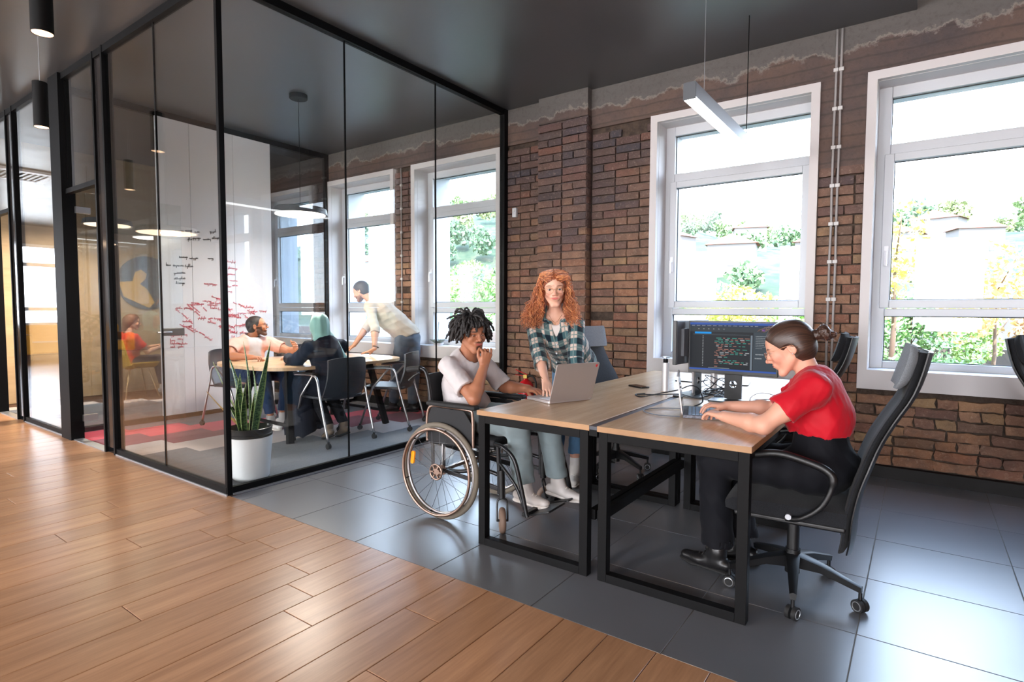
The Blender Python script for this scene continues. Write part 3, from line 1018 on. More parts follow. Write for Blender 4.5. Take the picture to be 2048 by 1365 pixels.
boxpart(st, 'bar', M_black, (-.0, .03, .006, Y1 - Y0 - .1, -.02, .03))
boxpart(st, 'bar', M_black, (-.04, -.01, .006, Y1 - Y0 - .1, -.02, .03))

# ------------------------------------------------------------------ laptops
M_keys = mat('laptop_keys', srgb(214, 216, 222), .5)
M_keysd = mat('laptop_keys_dark', srgb(44, 46, 52), .5)
def laptop(origin, hx, bx, W, Dp, lid_ang, label, body, keym, lidm, screen, thick=.014):
    """origin = hinge corner on desk, hx = unit vector along hinge, bx = unit vector from hinge to front"""
    r_ = thing('laptop', label, 'laptop', origin)
    hx, bx = Vector(hx).normalized(), Vector(bx).normalized()
    up = Vector((0, 0, 1))
    def mt(x, y, z): return basis(hx, bx, up, hx * x + bx * y + up * z)
    q = MB().prism([(a + W / 2, b + Dp / 2) for a, b in rrect(W, Dp, .012)], mt(0, 0, .002), thick)
    q.obj('base', body, r_, smooth=30)
    if True:
        k = MB()
        rows = 6
        kw = (W - .05) / 14
        for j in range(rows):
            for i in range(14):
                x = .025 + i * kw
                y = .025 + j * .0185
                if j == rows - 1 and 3 < i < 9: continue
                k.prism([(a + x + kw / 2, b + y + .009) for a, b in rrect(kw - .003, .0155, .002, 1)], mt(0, 0, .002 + thick), .0015)
        k.prism([(a + W / 2, b + .025 + 5 * .0185 + .009) for a, b in rrect(kw * 5 - .003, .0155, .002, 1)], mt(0, 0, .002 + thick), .0015)
        tag(k.obj('keyboard', keym, r_), kind='stuff')
        tp = MB().prism([(a + W / 2, b + Dp - .05) for a, b in rrect(.11, .065, .004, 2)], mt(0, 0, .002 + thick), .0006)
        tp.obj('touchpad', body, r_)
    a = math.radians(lid_ang)
    ld = (-bx * math.cos(a) + up * math.sin(a)).normalized()       # direction of the lid
    nn = hx.cross(ld)
    if nn.dot(bx) < 0: nn = -nn
    o0 = up * .014
    lm = basis(hx, ld, nn, o0 - nn * .006)
    if Matrix((hx, ld, nn)).determinant() < 0:
        pass
    lid = MB().prism([(x + W / 2, y + Dp / 2) for x, y in rrect(W, Dp, .012)], lm, .006)
    lid.obj('lid', lidm, r_, smooth=30)
    sc = MB().prism([(x + W / 2, y + Dp / 2 + .004) for x, y in rrect(W - .012, Dp - .022, .003)], basis(hx, ld, nn, o0), .0012)
    sc.obj('screen', screen, r_)
    return r_, lm
M_silver = mat('laptop_silver', srgb(190, 182, 180), .38, .55)
M_scr = mat('dark_screen', srgb(16, 17, 20), .12)
h1 = Vector((.117, .294, 0)).normalized()
lp, lm = laptop((-1.731, 2.791, DZ), h1, (-h1.y, h1.x, 0), .316, .235, 72, 'open silver laptop with a red sticker on its lid', M_silver, M_keys, M_silver, M_scr)
h_ = MB().prism([(.288, .222), (.304, .222), (.304, .212), (.299, .206), (.293, .206), (.288, .212)], lm @ Matrix.Translation((0, 0, -.0006)), .0008)
tag(h_.obj('sticker', mat('red_sticker', srgb(214, 48, 56), .5), lp), 'red sticker')
h2 = Vector((-.102, .315, 0)).normalized()
M_print = mat('patterned_laptop_skin', srgb(96, 98, 110), .5, var=(90, .7))
laptop((-.962, 2.835, DZ), h2, (h2.y, -h2.x, 0), .30, .205, 82, 'small open laptop under the hands of the woman in red', M_print, mat('pale_blue_keys', srgb(160, 190, 222), .5), M_silver, M_scr)

# ------------------------------------------------------------------ monitors
M_bezel = mat('monitor_bezel', srgb(18, 19, 22), .35)
M_monback = mat('monitor_back_grey', srgb(84, 88, 94), .45)
def emis(name, c, s=1.0): return mat(name, (0, 0, 0, 1), .45, emit=(tuple(v * .45 for v in c[:3]) + (1,), s), spec=.12)
def monitor(loc, rz, W, H, zc, label, code=False, tilt=0):
    m_ = thing('monitor', label, 'monitor', loc, rz)
    z0, z1 = zc - H / 2, zc + H / 2
    MB().bb(-W / 2, W / 2, -.012, .012, z0, z1).obj('bezel', M_bezel, m_, bevel=.003)
    MB().bb(-W / 2 + .06, W / 2 - .06, .012, .035, z0 + .05, z1 - .05).bb(-W / 2 + .004, W / 2 - .004, .011, .016, z0 + .004, z1 - .004).obj('rear_housing', M_monback, m_, bevel=.006)
    pts = [(x, z) for x, z in rrect(.10, zc - .08, .012)]
    hw = .05
    hole = MB()
    # stand blade with round cable hole
    zh, rh = .10, .022
    n = 24
    V, F = [], []
    outer = []
    bx0, bx1, bz0, bz1 = -hw, hw, .008, zc - .04
    for k in range(n):
        a = 2 * PI * k / n
        c, s_ = math.cos(a), math.sin(a)
        sx = (hw / abs(c)) if abs(c) > 1e-6 else 1e9
        sz = ((bz1 - zh) / s_) if s_ > 1e-6 else ((zh - bz0) / -s_) if s_ < -1e-6 else 1e9
        q = min(sx, sz)
        outer.append((c * q, zh + s_ * q))
    # make sure the corners are present
    for yy in (.04, .052):
        for k in range(n):
            a = 2 * PI * k / n
            V.append((rh * math.cos(a), yy, zh + rh * math.sin(a)))
        for x, z in outer: V.append((x, yy, z))
    for k in range(n):
        l = (k + 1) % n
        F += [(k, l, n + l, n + k), (2 * n + k, 3 * n + k, 3 * n + l, 2 * n + l), (k, 2 * n + k, 2 * n + l, l), (n + k, n + l, 3 * n + l, 3 * n + k)]
    q = MB().add(V, F)
    q.bb(-hw, hw, .04, .052, bz1 - .06, bz1)
    q.bb(-.03, .03, .03, .046, zc - .05, zc + .05)
    q.obj('stand', M_bezel, m_)
    MB().prism([(x, y + .02) for x, y in rrect(.24, .18, .02)], Matrix.Translation((0, 0, .0)), .008).obj('foot', M_bezel, m_)
    w2, h2_ = W - .018, H - .03
    MB().bb(-w2 / 2, w2 / 2, -.0135, -.011, zc - h2_ / 2 + .005, zc + h2_ / 2 + .005).obj('screen', emis('editor_dark', (.010, .013, .018, 1), 1.0) if code else M_scr, m_)
    if code:
        yb = -.0137
        X0, Z1 = -w2 / 2, zc + h2_ / 2 + .005
        def strip(name, c, rects, s=1.0):
            q = MB()
            for (u0, v0, u1, v1) in rects:
                q.bb(X0 + u0 * w2, X0 + u1 * w2, yb - .0004, yb, Z1 - v1 * h2_, Z1 - v0 * h2_)
            tag(q.obj(name, emis('screen_' + name, c, s), m_), kind='stuff')
        strip('title_bars', (.03, .09, .38, 1), [(0, 0, 1, .045), (0, .965, 1, 1)])
        strip('menu_bar', (.015, .03, .08, 1), [(0, .045, 1, .085)])
        strip('tool_bars', (.03, .04, .05, 1), [(0, .085, 1, .19), (.04, .235, .70, .26)])
        strip('side_pane', (.035, .05, .065, 1), [(.745, .19, 1, .965)])
        strip('blue_tab', (.0, .28, .75, 1), [(.06, .195, .26, .235)])
        strip('purple_mark', (.2, .08, .5, 1), [(.84, .12, .87, .16)])
        strip('scroll_bars', (.16, .2, .24, 1), [(.715, .25, .735, .955), (.23, .94, .48, .955)])
        rr = random.Random(5)
        wht, grn, red_ = [], [], []
        for j in range(11): 
            x = .02
            while x < .8:
                l = rr.uniform(.025, .05)
                if j == 0: wht.append((x, .058, x + l, .070))
                x += l + .02
        for j in range(20):
            v = .28 + j * .033
            wht.append((.155, v, .167, v + .012))
            if rr.random() < .75:
                x = .30 + rr.choice((0, .02, .04))
                while x < .69:
                    l = rr.uniform(.02, .06)
                    (wht, grn, grn, red_, red_)[rr.randrange(5)].append((x, v, x + l, v + .015))
                    x += l + rr.uniform(.012, .03)
                    if rr.random() < .12: break
        for k in range(8): wht.append((.77, .26 + k * .035, .77 + rr.uniform(.06, .2), .268 + k * .035))
        wht.append((.77, .62, .86, .64)); wht.append((.765, .70, .84, .72))
        for k in range(6): wht.append((.1 + k * .06, .125, .115 + k * .06, .14))
        strip('white_text', (.38, .4, .42, 1), wht)
        strip('green_text', (.04, .25, .2, 1), grn)
        strip('orange_text', (.32, .14, .11, 1), red_)
    return m_
monitor((-.908, 3.525, DZ), 0, .515, .318, 1.065 - DZ, 'wide monitor showing dark code editor windows', True)
monitor((-1.19, 3.64, DZ), math.radians(-95), .50, .27, 1.09 - DZ, 'monitor seen from its grey back, turned to the left desk')
monitor((-1.08, 4.42, DZ), math.radians(99), .50, .30, 1.055 - DZ, 'monitor on the far right desk, its top edge showing above the code monitor')
monitor((-1.45, 4.40, DZ), math.radians(-93), .50, .28, 1.03 - DZ, 'monitor on the far left desk hidden behind the other screens')

def pole(x, y, h, label):
    p = thing('monitor_arm_post', label, 'post', (x, y, DZ), group=None)
    MB().cyl((0, 0, 0), (0, 0, h * .82), .0235, n=28).obj('tube', mat('pale_silver', srgb(206, 204, 206), .35, .3), p, smooth=40)
    MB().cyl((0, 0, h * .82), (0, 0, h * .93), .016, n=20).obj('collar', M_black, p, smooth=40)
    MB().cyl((0, 0, h * .93), (0, 0, h * .97), .006, n=12).lathe([(0, h * .97), (.027, h * .97), (.027, h), (0, h)], n=24).obj('cap', M_alu, p, smooth=40)
pole(-1.387, 3.72, .235, 'silver desk post with black collar standing alone left of the monitors')
pole(-1.175, 3.70, .25, 'silver desk post behind the left edge of the code monitor')
pole(-1.16, 4.05, .22, 'silver desk post beyond the cable heap')

# phone
ph = thing('smartphone', 'black smartphone lying flat on the far left desk', 'phone', (-1.61, 3.80, DZ), math.radians(62))
MB().prism(rrect(.075, .15, .01), Matrix.Translation((0, 0, 0)), .009).obj('body', M_plastic, ph, smooth=30)
MB().prism(rrect(.07, .145, .008), Matrix.Translation((0, 0, .009)), .0006).obj('screen', M_scr, ph)

# cables
M_cbl = mat('black_cable', srgb(22, 23, 27), .5)
def cable(pts, r, label, m=None, n=8):
    c_ = thing('cable', label, 'cable', pts[0])
    P = [Vector(p) - Vector(pts[0]) for p in pts]
    MB().tube(spline(P, n), r, 6).obj('cord', m or M_cbl, c_, smooth=True)
    return c_
z = DZ + .005
cable([(-1.44, 3.50, z), (-1.47, 3.42, z), (-1.40, 3.36, z), (-1.28, 3.40, z + .03), (-1.20, 3.45, z + .05), (-1.12, 3.42, z + .085), (-1.05, 3.36, z + .08), (-1.00, 3.28, z + .02), (-1.02, 3.20, z)], .0042, 'thick black cable arching over the desk gap beside the small laptop')
cable([(-1.47, 3.44, z), (-1.35, 3.50, z), (-1.22, 3.52, z + .012), (-1.1, 3.50, z), (-1.0, 3.53, z)], .0035, 'black cable lying from the left desk to the monitor foot')
cable([(-1.035, 3.08, z), (-1.16, 3.02, z), (-1.20, 2.90, z), (-1.10, 2.82, z), (-.98, 2.84, z)], .003, 'thin grey cable looping out behind the small laptop', mat('grey_cable', srgb(96, 98, 104), .5))
cable([(-.74, 3.30, z), (-.76, 3.36, z + .05), (-.72, 3.42, z + .075), (-.64, 3.44, z + .06), (-.60, 3.42, z)], .003, 'thin white cable standing in an arc right of the monitor foot', mat('white_cable', srgb(226, 226, 230), .4))
cable([(-.86, 3.60, z), (-.72, 3.72, z), (-.62, 3.70, z), (-.56, 3.80, z), (-.60, 3.86, z)], .003, 'black cable trailing right of the monitor foot')
cable([(-.84, 3.64, z), (-.70, 3.64, z), (-.60, 3.64, z), (-.56, 3.70, z)], .0028, 'second thin black cable right of the monitor foot')
rr = random.Random(21)
for k in range(9):
    c0 = Vector((-1.05, 3.78, 0))
    pts = []
    a0 = rr.uniform(0, 6)
    for i in range(8):
        a = a0 + i * rr.uniform(.6, 1.2)
        pts.append((c0.x + rr.uniform(.05, .12) * math.cos(a), c0.y + rr.uniform(.1, .2) * math.sin(a), z + rr.uniform(0, .02) + (.10 * max(0, math.sin(i * .9 + k)) if k > 4 else 0)))
    o = cable(pts, rr.uniform(.002, .0035), 'one of the tangled black cables heaped behind the code monitor')
    o['group'] = 'tangled cables behind the monitor'
cable([(-.94, 4.35, .70), (-.94, 4.3, .5), (-.97, 4.28, .34), (-.93, 4.22, .2), (-.99, 4.2, .05), (-.95, 4.22, .006)], .004, 'black power cable hanging under the far right desk')

# ------------------------------------------------------------------ office chairs
def fabric(name, a, b, bump=.25):
    t = NT(name)
    v = t.coords()
    n = t.noise(v, 420, 2, .7)
    t.l(t.ramp(n, [(.35, a), (.65, b)]), t.b.inputs['Base Color'])
    t.b.inputs['Roughness'].default_value = .9
    t.b.inputs['Sheen Weight'].default_value = .06
    t.b.inputs['Specular IOR Level'].default_value = .2
    t.bump(n, bump, .001)
    return t.m
F_blk = fabric('charcoal_fabric', srgb(20, 21, 24), srgb(36, 38, 42))
F_gry = fabric('light_grey_fabric', srgb(128, 134, 142), srgb(166, 172, 180))
F_mid = fabric('mid_grey_fabric', srgb(66, 70, 76), srgb(92, 96, 102))
def slab_profile(front, widths, thick, nx=10):
    """closed solid swept from a side profile: front = [(b,z)], widths, thickness list; b is backwards (-y)"""
    P = [Vector((0, -b, z)) for b, z in front]
    N = len(P)
    V, F = [], []
    for i, p in enumerate(P):
        a, b = P[max(i - 1, 0)], P[min(i + 1, N - 1)]
        t_ = (b - a).normalized()
        nrm = Vector((0, -t_.z, t_.y))          # towards the back (-y)
        if nrm.y > 0: nrm = -nrm
        w = widths[i] / 2
        th = thick[i]
        ring = []
        for k in range(nx + 1):
            u = -1 + 2 * k / nx
            dish = -.02 * (1 - u * u)
            ring.append(p + Vector((u * w, 0, 0)) + nrm * (-dish * .0 + .018 * (1 - u * u) + (.35 * th if abs(u) > .99 else 0)))
        for k in range(nx, -1, -1):
            u = -1 + 2 * k / nx
            ring.append(p + Vector((u * w, 0, 0)) + nrm * (.018 * (1 - u * u) + th * (.65 if abs(u) > .99 else 1)))
        V += ring
    R = 2 * (nx + 1)
    for i in range(N - 1):
        for k in range(R):
            l = (k + 1) % R
            F.append((i * R + k, i * R + l, (i + 1) * R + l, (i + 1) * R + k))
    F.append(tuple(range(R)))
    F.append(tuple((N - 1) * R + k for k in reversed(range(R))))
    return MB().add(V, F)
def resample(pts, n):
    S = spline([(a, b, 0) for a, b in pts], 6)
    L = [0]
    for i in range(1, len(S)): L.append(L[-1] + (S[i] - S[i - 1]).length)
    out = []
    for k in range(n):
        d = L[-1] * k / (n - 1)
        i = max(j for j in range(len(L)) if L[j] <= d + 1e-9)
        i = min(i, len(S) - 2)
        f = (d - L[i]) / max(1e-9, L[i + 1] - L[i])
        q = S[i].lerp(S[i + 1], f)
        out.append((q.x, q.y))
    return out
def caster(root, x, y, ring=True, yaw=0):
    c_ = MB().cyl((x, y, .05), (x, y, .085), .008, n=10)
    dx, dy = math.cos(yaw) * .016, math.sin(yaw) * .016
    c_.obj('caster_stem', M_plastic, root, smooth=40)
    for s in (-1, 1):
        q = MB().cyl((x + s * dx * .3, y + s * dy * .3, .028), (x + s * dx * 1.35, y + s * dy * 1.35, .028), .028, n=22)
        o = q.obj('caster_wheel', M_rubber, root, smooth=40)
        q = MB().tube([(x + s * dx * 1.38 + .019 * math.cos(a) * -math.sin(yaw), y + s * dy * 1.38 + .019 * math.cos(a) * math.cos(yaw), .028 + .019 * math.sin(a)) for a in np.linspace(0, 2 * PI, 19)[:-1]], .0022, 5, closed=True)
        q.obj('rim_ring', M_alu, o)
def office_chair(label, loc, rz, back_front=F_blk, head=F_mid, base_rot=0, front_light=False):
    c_ = thing('office_chair', label, 'chair', loc, rz, group='high backed swivel chairs at the desks')
    prof = [(.175, .27), (.185, .35), (.19, .44), (.21, .56), (.24, .66), (.275, .76), (.325, .86), (.375, .95), (.405, 1.04), (.425, 1.13)]
    P = resample(prof, 22)
    w = [.40 + .07 * math.sin(PI * min(1, (i / 21) * 1.5)) - .14 * max(0, (i / 21 - .45)) / .55 for i in range(22)]
    w = [v * (.72 if i == 0 else .9 if i == 1 else 1) for i, v in enumerate(w)]
    th = [.02 if i == 0 else .030 for i in range(22)]
    slab_profile(P, w, th).obj('backrest', back_front, c_, smooth=60)
    shell = slab_profile([(b + .030, z) for b, z in P], [v + .016 for v in w], [.016] * 22)
    shell.obj('back_shell', M_plastic, c_, smooth=50)
    hp = resample([(.350, .985), (.372, 1.06), (.398, 1.155)], 9)
    hw = [.31, .33, .335, .335, .335, .335, .335, .33, .31]
    ht = [.022, .036, .042, .044, .044, .044, .042, .036, .022]
    tag(slab_profile([(b - .004, z) for b, z in hp], hw, ht).obj('headrest', head, c_, smooth=60), 'paler grey headrest cushion')
    # seat cushion: rounded slab
    s = MB()
    def top(u, v):
        x = (u - .5) * .49
        y = .26 - v * .47
        e = max(abs(u - .5) * 2, 0) ** 6
        f = max(0, 1 - (v / .12)) ** 2
        return Vector((x * (1 - .10 * f), y, .49 - .012 * (1 - e) - .03 * f - .02 * e))
    def bot(u, v):
        p = top(u, v)
        return Vector((p.x * .94, p.y, .405))
    n1, n2 = 12, 14
    s.grid(top, n1, n2)
    b0 = len(s.v)
    s.grid(bot, n1, n2)
    m0 = b0
    for i in range(n1):
        s.f.append((i, m0 + i, m0 + i + 1, i + 1)); a = n2 * (n1 + 1); s.f.append((a + i + 1, m0 + a + i + 1, m0 + a + i, a + i))
    for j in range(n2):
        a = j * (n1 + 1); s.f.append((a + n1 + 1, m0 + a + n1 + 1, m0 + a, a)); a += n1; s.f.append((a, m0 + a, m0 + a + n1 + 1, a + n1 + 1))
    s.obj('seat', F_blk, c_, smooth=50)
    MB().bb(-.235, .235, -.21, .22, .385, .41).obj('seat_pan', M_plastic, c_, bevel=.01)
    MB().bb(-.07, .07, -.16, .10, .33, .39).obj('mechanism', M_plastic, c_, bevel=.008)
    MB().bb(-.04, .04, -.24, -.12, .34, .37).obj('back_bracket', M_plastic, c_, bevel=.004)
    MB().tube([(.06, .06, .36), (.22, .10, .345), (.26, .12, .335)], [.008, .008, .012], 8).obj('lever', M_plastic, c_, smooth=50)
    for sx in (-1, 1):
        pts = spline([(sx * .235, .01, .41), (sx * .265, -.05, .43), (sx * .275, -.125, .50), (sx * .275, -.160, .60), (sx * .272, -.135, .645), (sx * .27, -.06, .672), (sx * .268, .04, .69), (sx * .266, .13, .675), (sx * .262, .20, .655)], 6)
        r = [.0115] * 18 + [.017] * (len(pts) - 18)
        MB().tube(pts, r, 10, flat=(1, 1)).obj('armrest', M_plastic, c_, smooth=50)
        MB().cyl((sx * .235, .0, .425), (sx * .262, .0, .425), .012, n=14).obj('arm_bolt', M_alu, c_, smooth=40)
    MB().cyl((0, 0, .09), (0, 0, .20), .032, n=24).cyl((0, 0, .2), (0, 0, .34), .026, n=24).obj('gas_column', M_plastic, c_, smooth=40)
    for k in range(5):
        a = base_rot + k * 2 * PI / 5
        d = Vector((math.cos(a), math.sin(a), 0))
        q = MB()
        side = Vector((-d.y, d.x, 0))
        V = []
        for r0, wd, zt, zb in ((.02, .030, .185, .12), (.12, .024, .165, .125), (.28, .014, .115, .085)):
            for sgn in (-1, 1):
                V.append(d * r0 + side * wd * sgn + Vector((0, 0, zt - .006)))
                V.append(d * r0 + side * wd * .8 * sgn + Vector((0, 0, zb)))
            V.append(d * r0 + Vector((0, 0, zt)))
        F = []
        for i in range(2):
            o = i * 5; p = o + 5
            F += [(o, o + 4, p + 4, p), (o + 4, o + 2, p + 2, p + 4), (o + 2, o + 3, p + 3, p + 2), (o + 3, o + 1, p + 1, p + 3), (o + 1, o, p, p + 1)]
        F += [(0, 1, 3, 2, 4), (10, 14, 12, 13, 11)]
        q.add(V, F).obj('leg', M_plastic, c_, smooth=35)
        caster(c_, d.x * .275, d.y * .275, yaw=a + 1.1)
    return c_
office_chair('black high-back office chair under the woman in red', (-.44, 2.84, 0), math.radians(94), head=fabric('slate_headrest', srgb(98, 104, 110), srgb(130, 136, 142)), base_rot=math.radians(42))
office_chair('office chair with pale grey headrest behind the standing red-haired woman', (-1.93, 4.12, 0), math.radians(-118), F_mid, F_gry, .4)
office_chair('dark office chair seen edge-on before the conduits', (-.795, 4.12, 0), math.radians(91), F_blk, F_blk, .2)
office_chair('dark office chair cut by the right border of the photo', (.90, 4.45, 0), math.radians(-105), F_blk, F_blk, 1.0)

# ------------------------------------------------------------------ meeting table and chairs
tb = thing('meeting_table', 'oak topped meeting table on slanted black legs behind the glass', 'table', (-5.32, 3.75, 0))
poly = []
for k in range(48):
    a = 2 * PI * k / 48
    c, s_ = math.cos(a), math.sin(a)
    poly.append((.66 * math.copysign(abs(c) ** .55, c), .86 * math.copysign(abs(s_) ** .42, s_)))
MB().prism(poly, Matrix.Translation((0, 0, .712)), .03).obj('tabletop', M_oak, tb, smooth=30)
for sy in (-1, 1):
    for sx in (-1, 1):
        MB().bar((sx * .30, sy * .50, .712), (sx * .47, sy * .60, 0), .045, .06, (0, 1, 0)).obj('leg', M_black, tb)
    MB().bar((-.42, sy * .57, .16), (.42, sy * .57, .16), .02, .03).obj('crossbar', M_black, tb)
    MB().bar((-.32, sy * .50, .70), (.32, sy * .50, .70), .04, .03).obj('top_bar', M_black, tb)
M_leath = mat('black_chair_shell', srgb(42, 47, 55), .38)
def visitor_chair(label, loc, rz):
    c_ = thing('visitor_chair', label, 'chair', loc, rz, group='black visitor chairs round the meeting table')
    def bk(u, v, off=0):
        x = (u - .5) * (.46 - .03 * v)
        b = .20 + .09 * v + .035 * math.sin(PI * v) - .06 * (abs(u - .5) * 2) ** 2 + off
        return Vector((x, -b, .43 + .40 * v - .02 * (abs(u - .5) * 2) ** 4 * v))
    q = MB()
    n1, n2 = 10, 8
    q.grid(lambda u, v: bk(u, v), n1, n2)
    m0 = len(q.v)
    q.grid(lambda u, v: bk(u, v, .018), n1, n2)
    for i in range(n1):
        q.f.append((i, m0 + i, m0 + i + 1, i + 1)); a = n2 * (n1 + 1); q.f.append((a + i + 1, m0 + a + i + 1, m0 + a + i, a + i))
    for j in range(n2):
        a = j * (n1 + 1); q.f.append((a + n1 + 1, m0 + a + n1 + 1, m0 + a, a)); a += n1; q.f.append((a, m0 + a, m0 + a + n1 + 1, a + n1 + 1))
    q.obj('backrest', M_leath, c_, smooth=50)
    MB().prism([(x, y + .01) for x, y in rrect(.46, .44, .06)], Matrix.Translation((0, 0, .43)), .03).obj('seat', M_leath, c_, smooth=30, bevel=.01)
    for sx in (-1, 1):
        x = sx * .27
        arm = spline([(x, .20, .655), (x, .0, .665), (x, -.10, .66), (x, -.15, .62), (x, -.19, .45), (x, -.30, .06)], 6)
        MB().tube(arm, .0115, 10).obj('leg', M_chrome, c_, smooth=True)
        MB().tube([(x, -.08, .66), (x, .10, .46), (x, .24, .06)], .0115, 10).obj('leg', M_chrome, c_, smooth=True)
        MB().bar((x, .20, .675), (x, -.10, .682), .04, .02).obj('armrest', M_plastic, c_, bevel=.006)
        MB().cyl((x, -.19, .45), (x * .8, -.17, .44), .009, n=8).cyl((x, .10, .46), (x * .8, .10, .44), .009, n=8).obj('bracket', M_chrome, c_)
        for yy in (-.305, .245):
            MB().cyl((x - .015, yy, .026), (x + .015, yy, .026), .025, n=18).obj('caster_wheel', M_rubber, c_, smooth=40)
            MB().cyl((x, yy, .03), (x, yy, .066), .012, n=10).obj('caster_stem', M_plastic, c_, smooth=40)
    return c_
visitor_chair('black visitor chair with steel legs under the woman in the headscarf', (-4.68, 3.50, 0), math.radians(90))
visitor_chair('empty black visitor chair turned sideways near the wheelchair', (-4.74, 4.32, 0), math.radians(118))
visitor_chair('black visitor chair under the bearded man', (-6.17, 3.42, 0), math.radians(-75))
visitor_chair('black visitor chair at the far side of the meeting table', (-6.25, 4.45, 0), math.radians(-100))
# things on the table
nb = thing('smartphone', 'dark phone lying on the meeting table by the bearded man', 'phone', (-4.98, 3.24, .742), .9)
MB().prism(rrect(.075, .15, .01), Matrix(), .008).obj('body', M_plastic, nb, smooth=30)
lt = thing('laptop', 'closed grey laptop beyond the headscarf', 'laptop', (-5.55, 4.02, .742), .3)
MB().prism(rrect(.32, .22, .012), Matrix(), .009).obj('base', M_alu, lt, smooth=30)
MB().prism(rrect(.32, .22, .012), Matrix.Translation((0, 0, .010)), .007).obj('lid', M_alu, lt, smooth=30)
cab = thing('low_cabinet', 'low white cabinet behind the bearded man', 'cabinet', (-6.62, 4.75, 0))
MB().bb(-.28, .28, -.35, .35, .05, .42).obj('body', M_casing, cab, bevel=.004)
for s in (-1, 1):
    d_ = MB().bb(.281, .296, -.34 if s < 0 else .003, -.003 if s < 0 else .34, .06, .41).obj('door', M_casing, cab, bevel=.002)
    MB().bb(.297, .31, s * .03 - .004, s * .03 + .004, .2, .3).obj('handle', M_chrome, d_)
MB().bb(-.26, .26, -.33, .33, 0, .05).obj('plinth', M_black, cab)

# ------------------------------------------------------------------ potted plant
pt = thing('potted_snake_plant', 'tall snake plant in a white ribbed pot behind the glass corner', 'plant', (-4.115, 2.335, 0))
prof = [(0, .004), (.122, .004), (.128, .012)]
for k in range(46):
    z_ = .015 + k * .0067
    prof.append((.129 + .028 * z_ / .32 + (.0012 if k % 2 else -.0004), z_))
prof += [(.158, .325), (.150, .325), (.146, .29), (0, .29)]
MB().lathe(prof, n=64).obj('pot', mat('white_ceramic', srgb(226, 226, 228), .45), pt, smooth=35)
MB().lathe([(.140, .29), (.147, .325), (.158, .328), (.160, .345), (.152, .348), (.156, .375), (.160, .392), (.154, .394), (.146, .36), (.12, .33), (0, .33)], n=64).obj('liner', mat('black_liner', srgb(34, 35, 37), .3), pt, smooth=35)
MB().lathe([(0, .345), (.1, .343), (.145, .338)], n=32).obj('soil', mat('soil', srgb(52, 40, 32), .95, bump=(80, 1, .01)), pt)
t = NT('snake_leaf')
tc_ = t.n('TexCoord')
at = t.n('Attribute', attribute_name='edge')
wv = t.n('TexWave', wave_type='BANDS', bands_direction='Z'); wv.inputs['Scale'].default_value = 14; wv.inputs['Distortion'].default_value = 9; wv.inputs['Detail'].default_value = 3; wv.inputs['Detail Scale'].default_value = 3
t.l(tc_.outputs['Object'], wv.inputs[0])
c = t.ramp(wv.outputs['Fac'], [(.3, srgb(30, 62, 40)), (.62, srgb(92, 126, 76))])
c = t.mix(t.ramp(at.outputs['Fac'], [(.8, (0, 0, 0)), (.9, (.75, .75, .75))]), c, srgb(150, 166, 104))
t.l(c, t.b.inputs['Base Color']); t.b.inputs['Roughness'].default_value = .38
M_leaf = t.m
t = NT('dry_leaf')
t.b.inputs['Base Color'].default_value = srgb(140, 108, 44); t.b.inputs['Roughness'].default_value = .5
M_dry = t.m
def blade(base, tip, wmax, bend, twist, m_):
    base, tip = Vector(base), Vector(tip)
    N = 16
    V, F, E = [], [], []
    ax = (tip - base).normalized()
    sd = ax.cross(Vector((math.cos(twist), math.sin(twist), .1))).normalized()
    fr_ = sd.cross(ax)
    for i in range(N + 1):
        u = i / N
        p = base.lerp(tip, u) + Vector(bend) * math.sin(PI * u)
        w_ = wmax * (.55 + .45 * math.sin(PI * min(1, u * 1.25 + .12))) * (1 if u < .62 else max(.02, (1 - ((u - .62) / .38) ** 1.5)))
        tw = twist * .3 * u
        s2 = (sd * math.cos(tw) + fr_ * math.sin(tw))
        f2 = (fr_ * math.cos(tw) - sd * math.sin(tw))
        for k, (a, b) in enumerate(((-1, .30), (-.5, .06), (0, -.02), (.5, .06), (1, .30))):
            V.append(p + s2 * a * w_ + f2 * b * w_ + f2 * .0015); E.append(1.0 if abs(a) == 1 else .7 if a else 0)
        for k, (a, b) in enumerate(((1, .30), (.5, .06), (0, -.02), (-.5, .06), (-1, .30))):
            V.append(p + s2 * a * w_ + f2 * b * w_ - f2 * .0025); E.append(1.0 if abs(a) == 1 else .7 if a else 0)
    for i in range(N):
        for k in range(10):
            l = (k + 1) % 10
            F.append((i * 10 + k, i * 10 + l, i * 10 + 10 + l, i * 10 + 10 + k))
    F += [tuple(range(9, -1, -1)), tuple(N * 10 + k for k in range(10))]
    q = MB().add(V, F)
    me = q.mesh('leaf')
    a_ = me.attributes.new('edge', 'FLOAT', 'POINT'); a_.data.foreach_set('value', E)
    return link(me, 'leaf', pt, m_, smooth=60)
rr = random.Random(2)
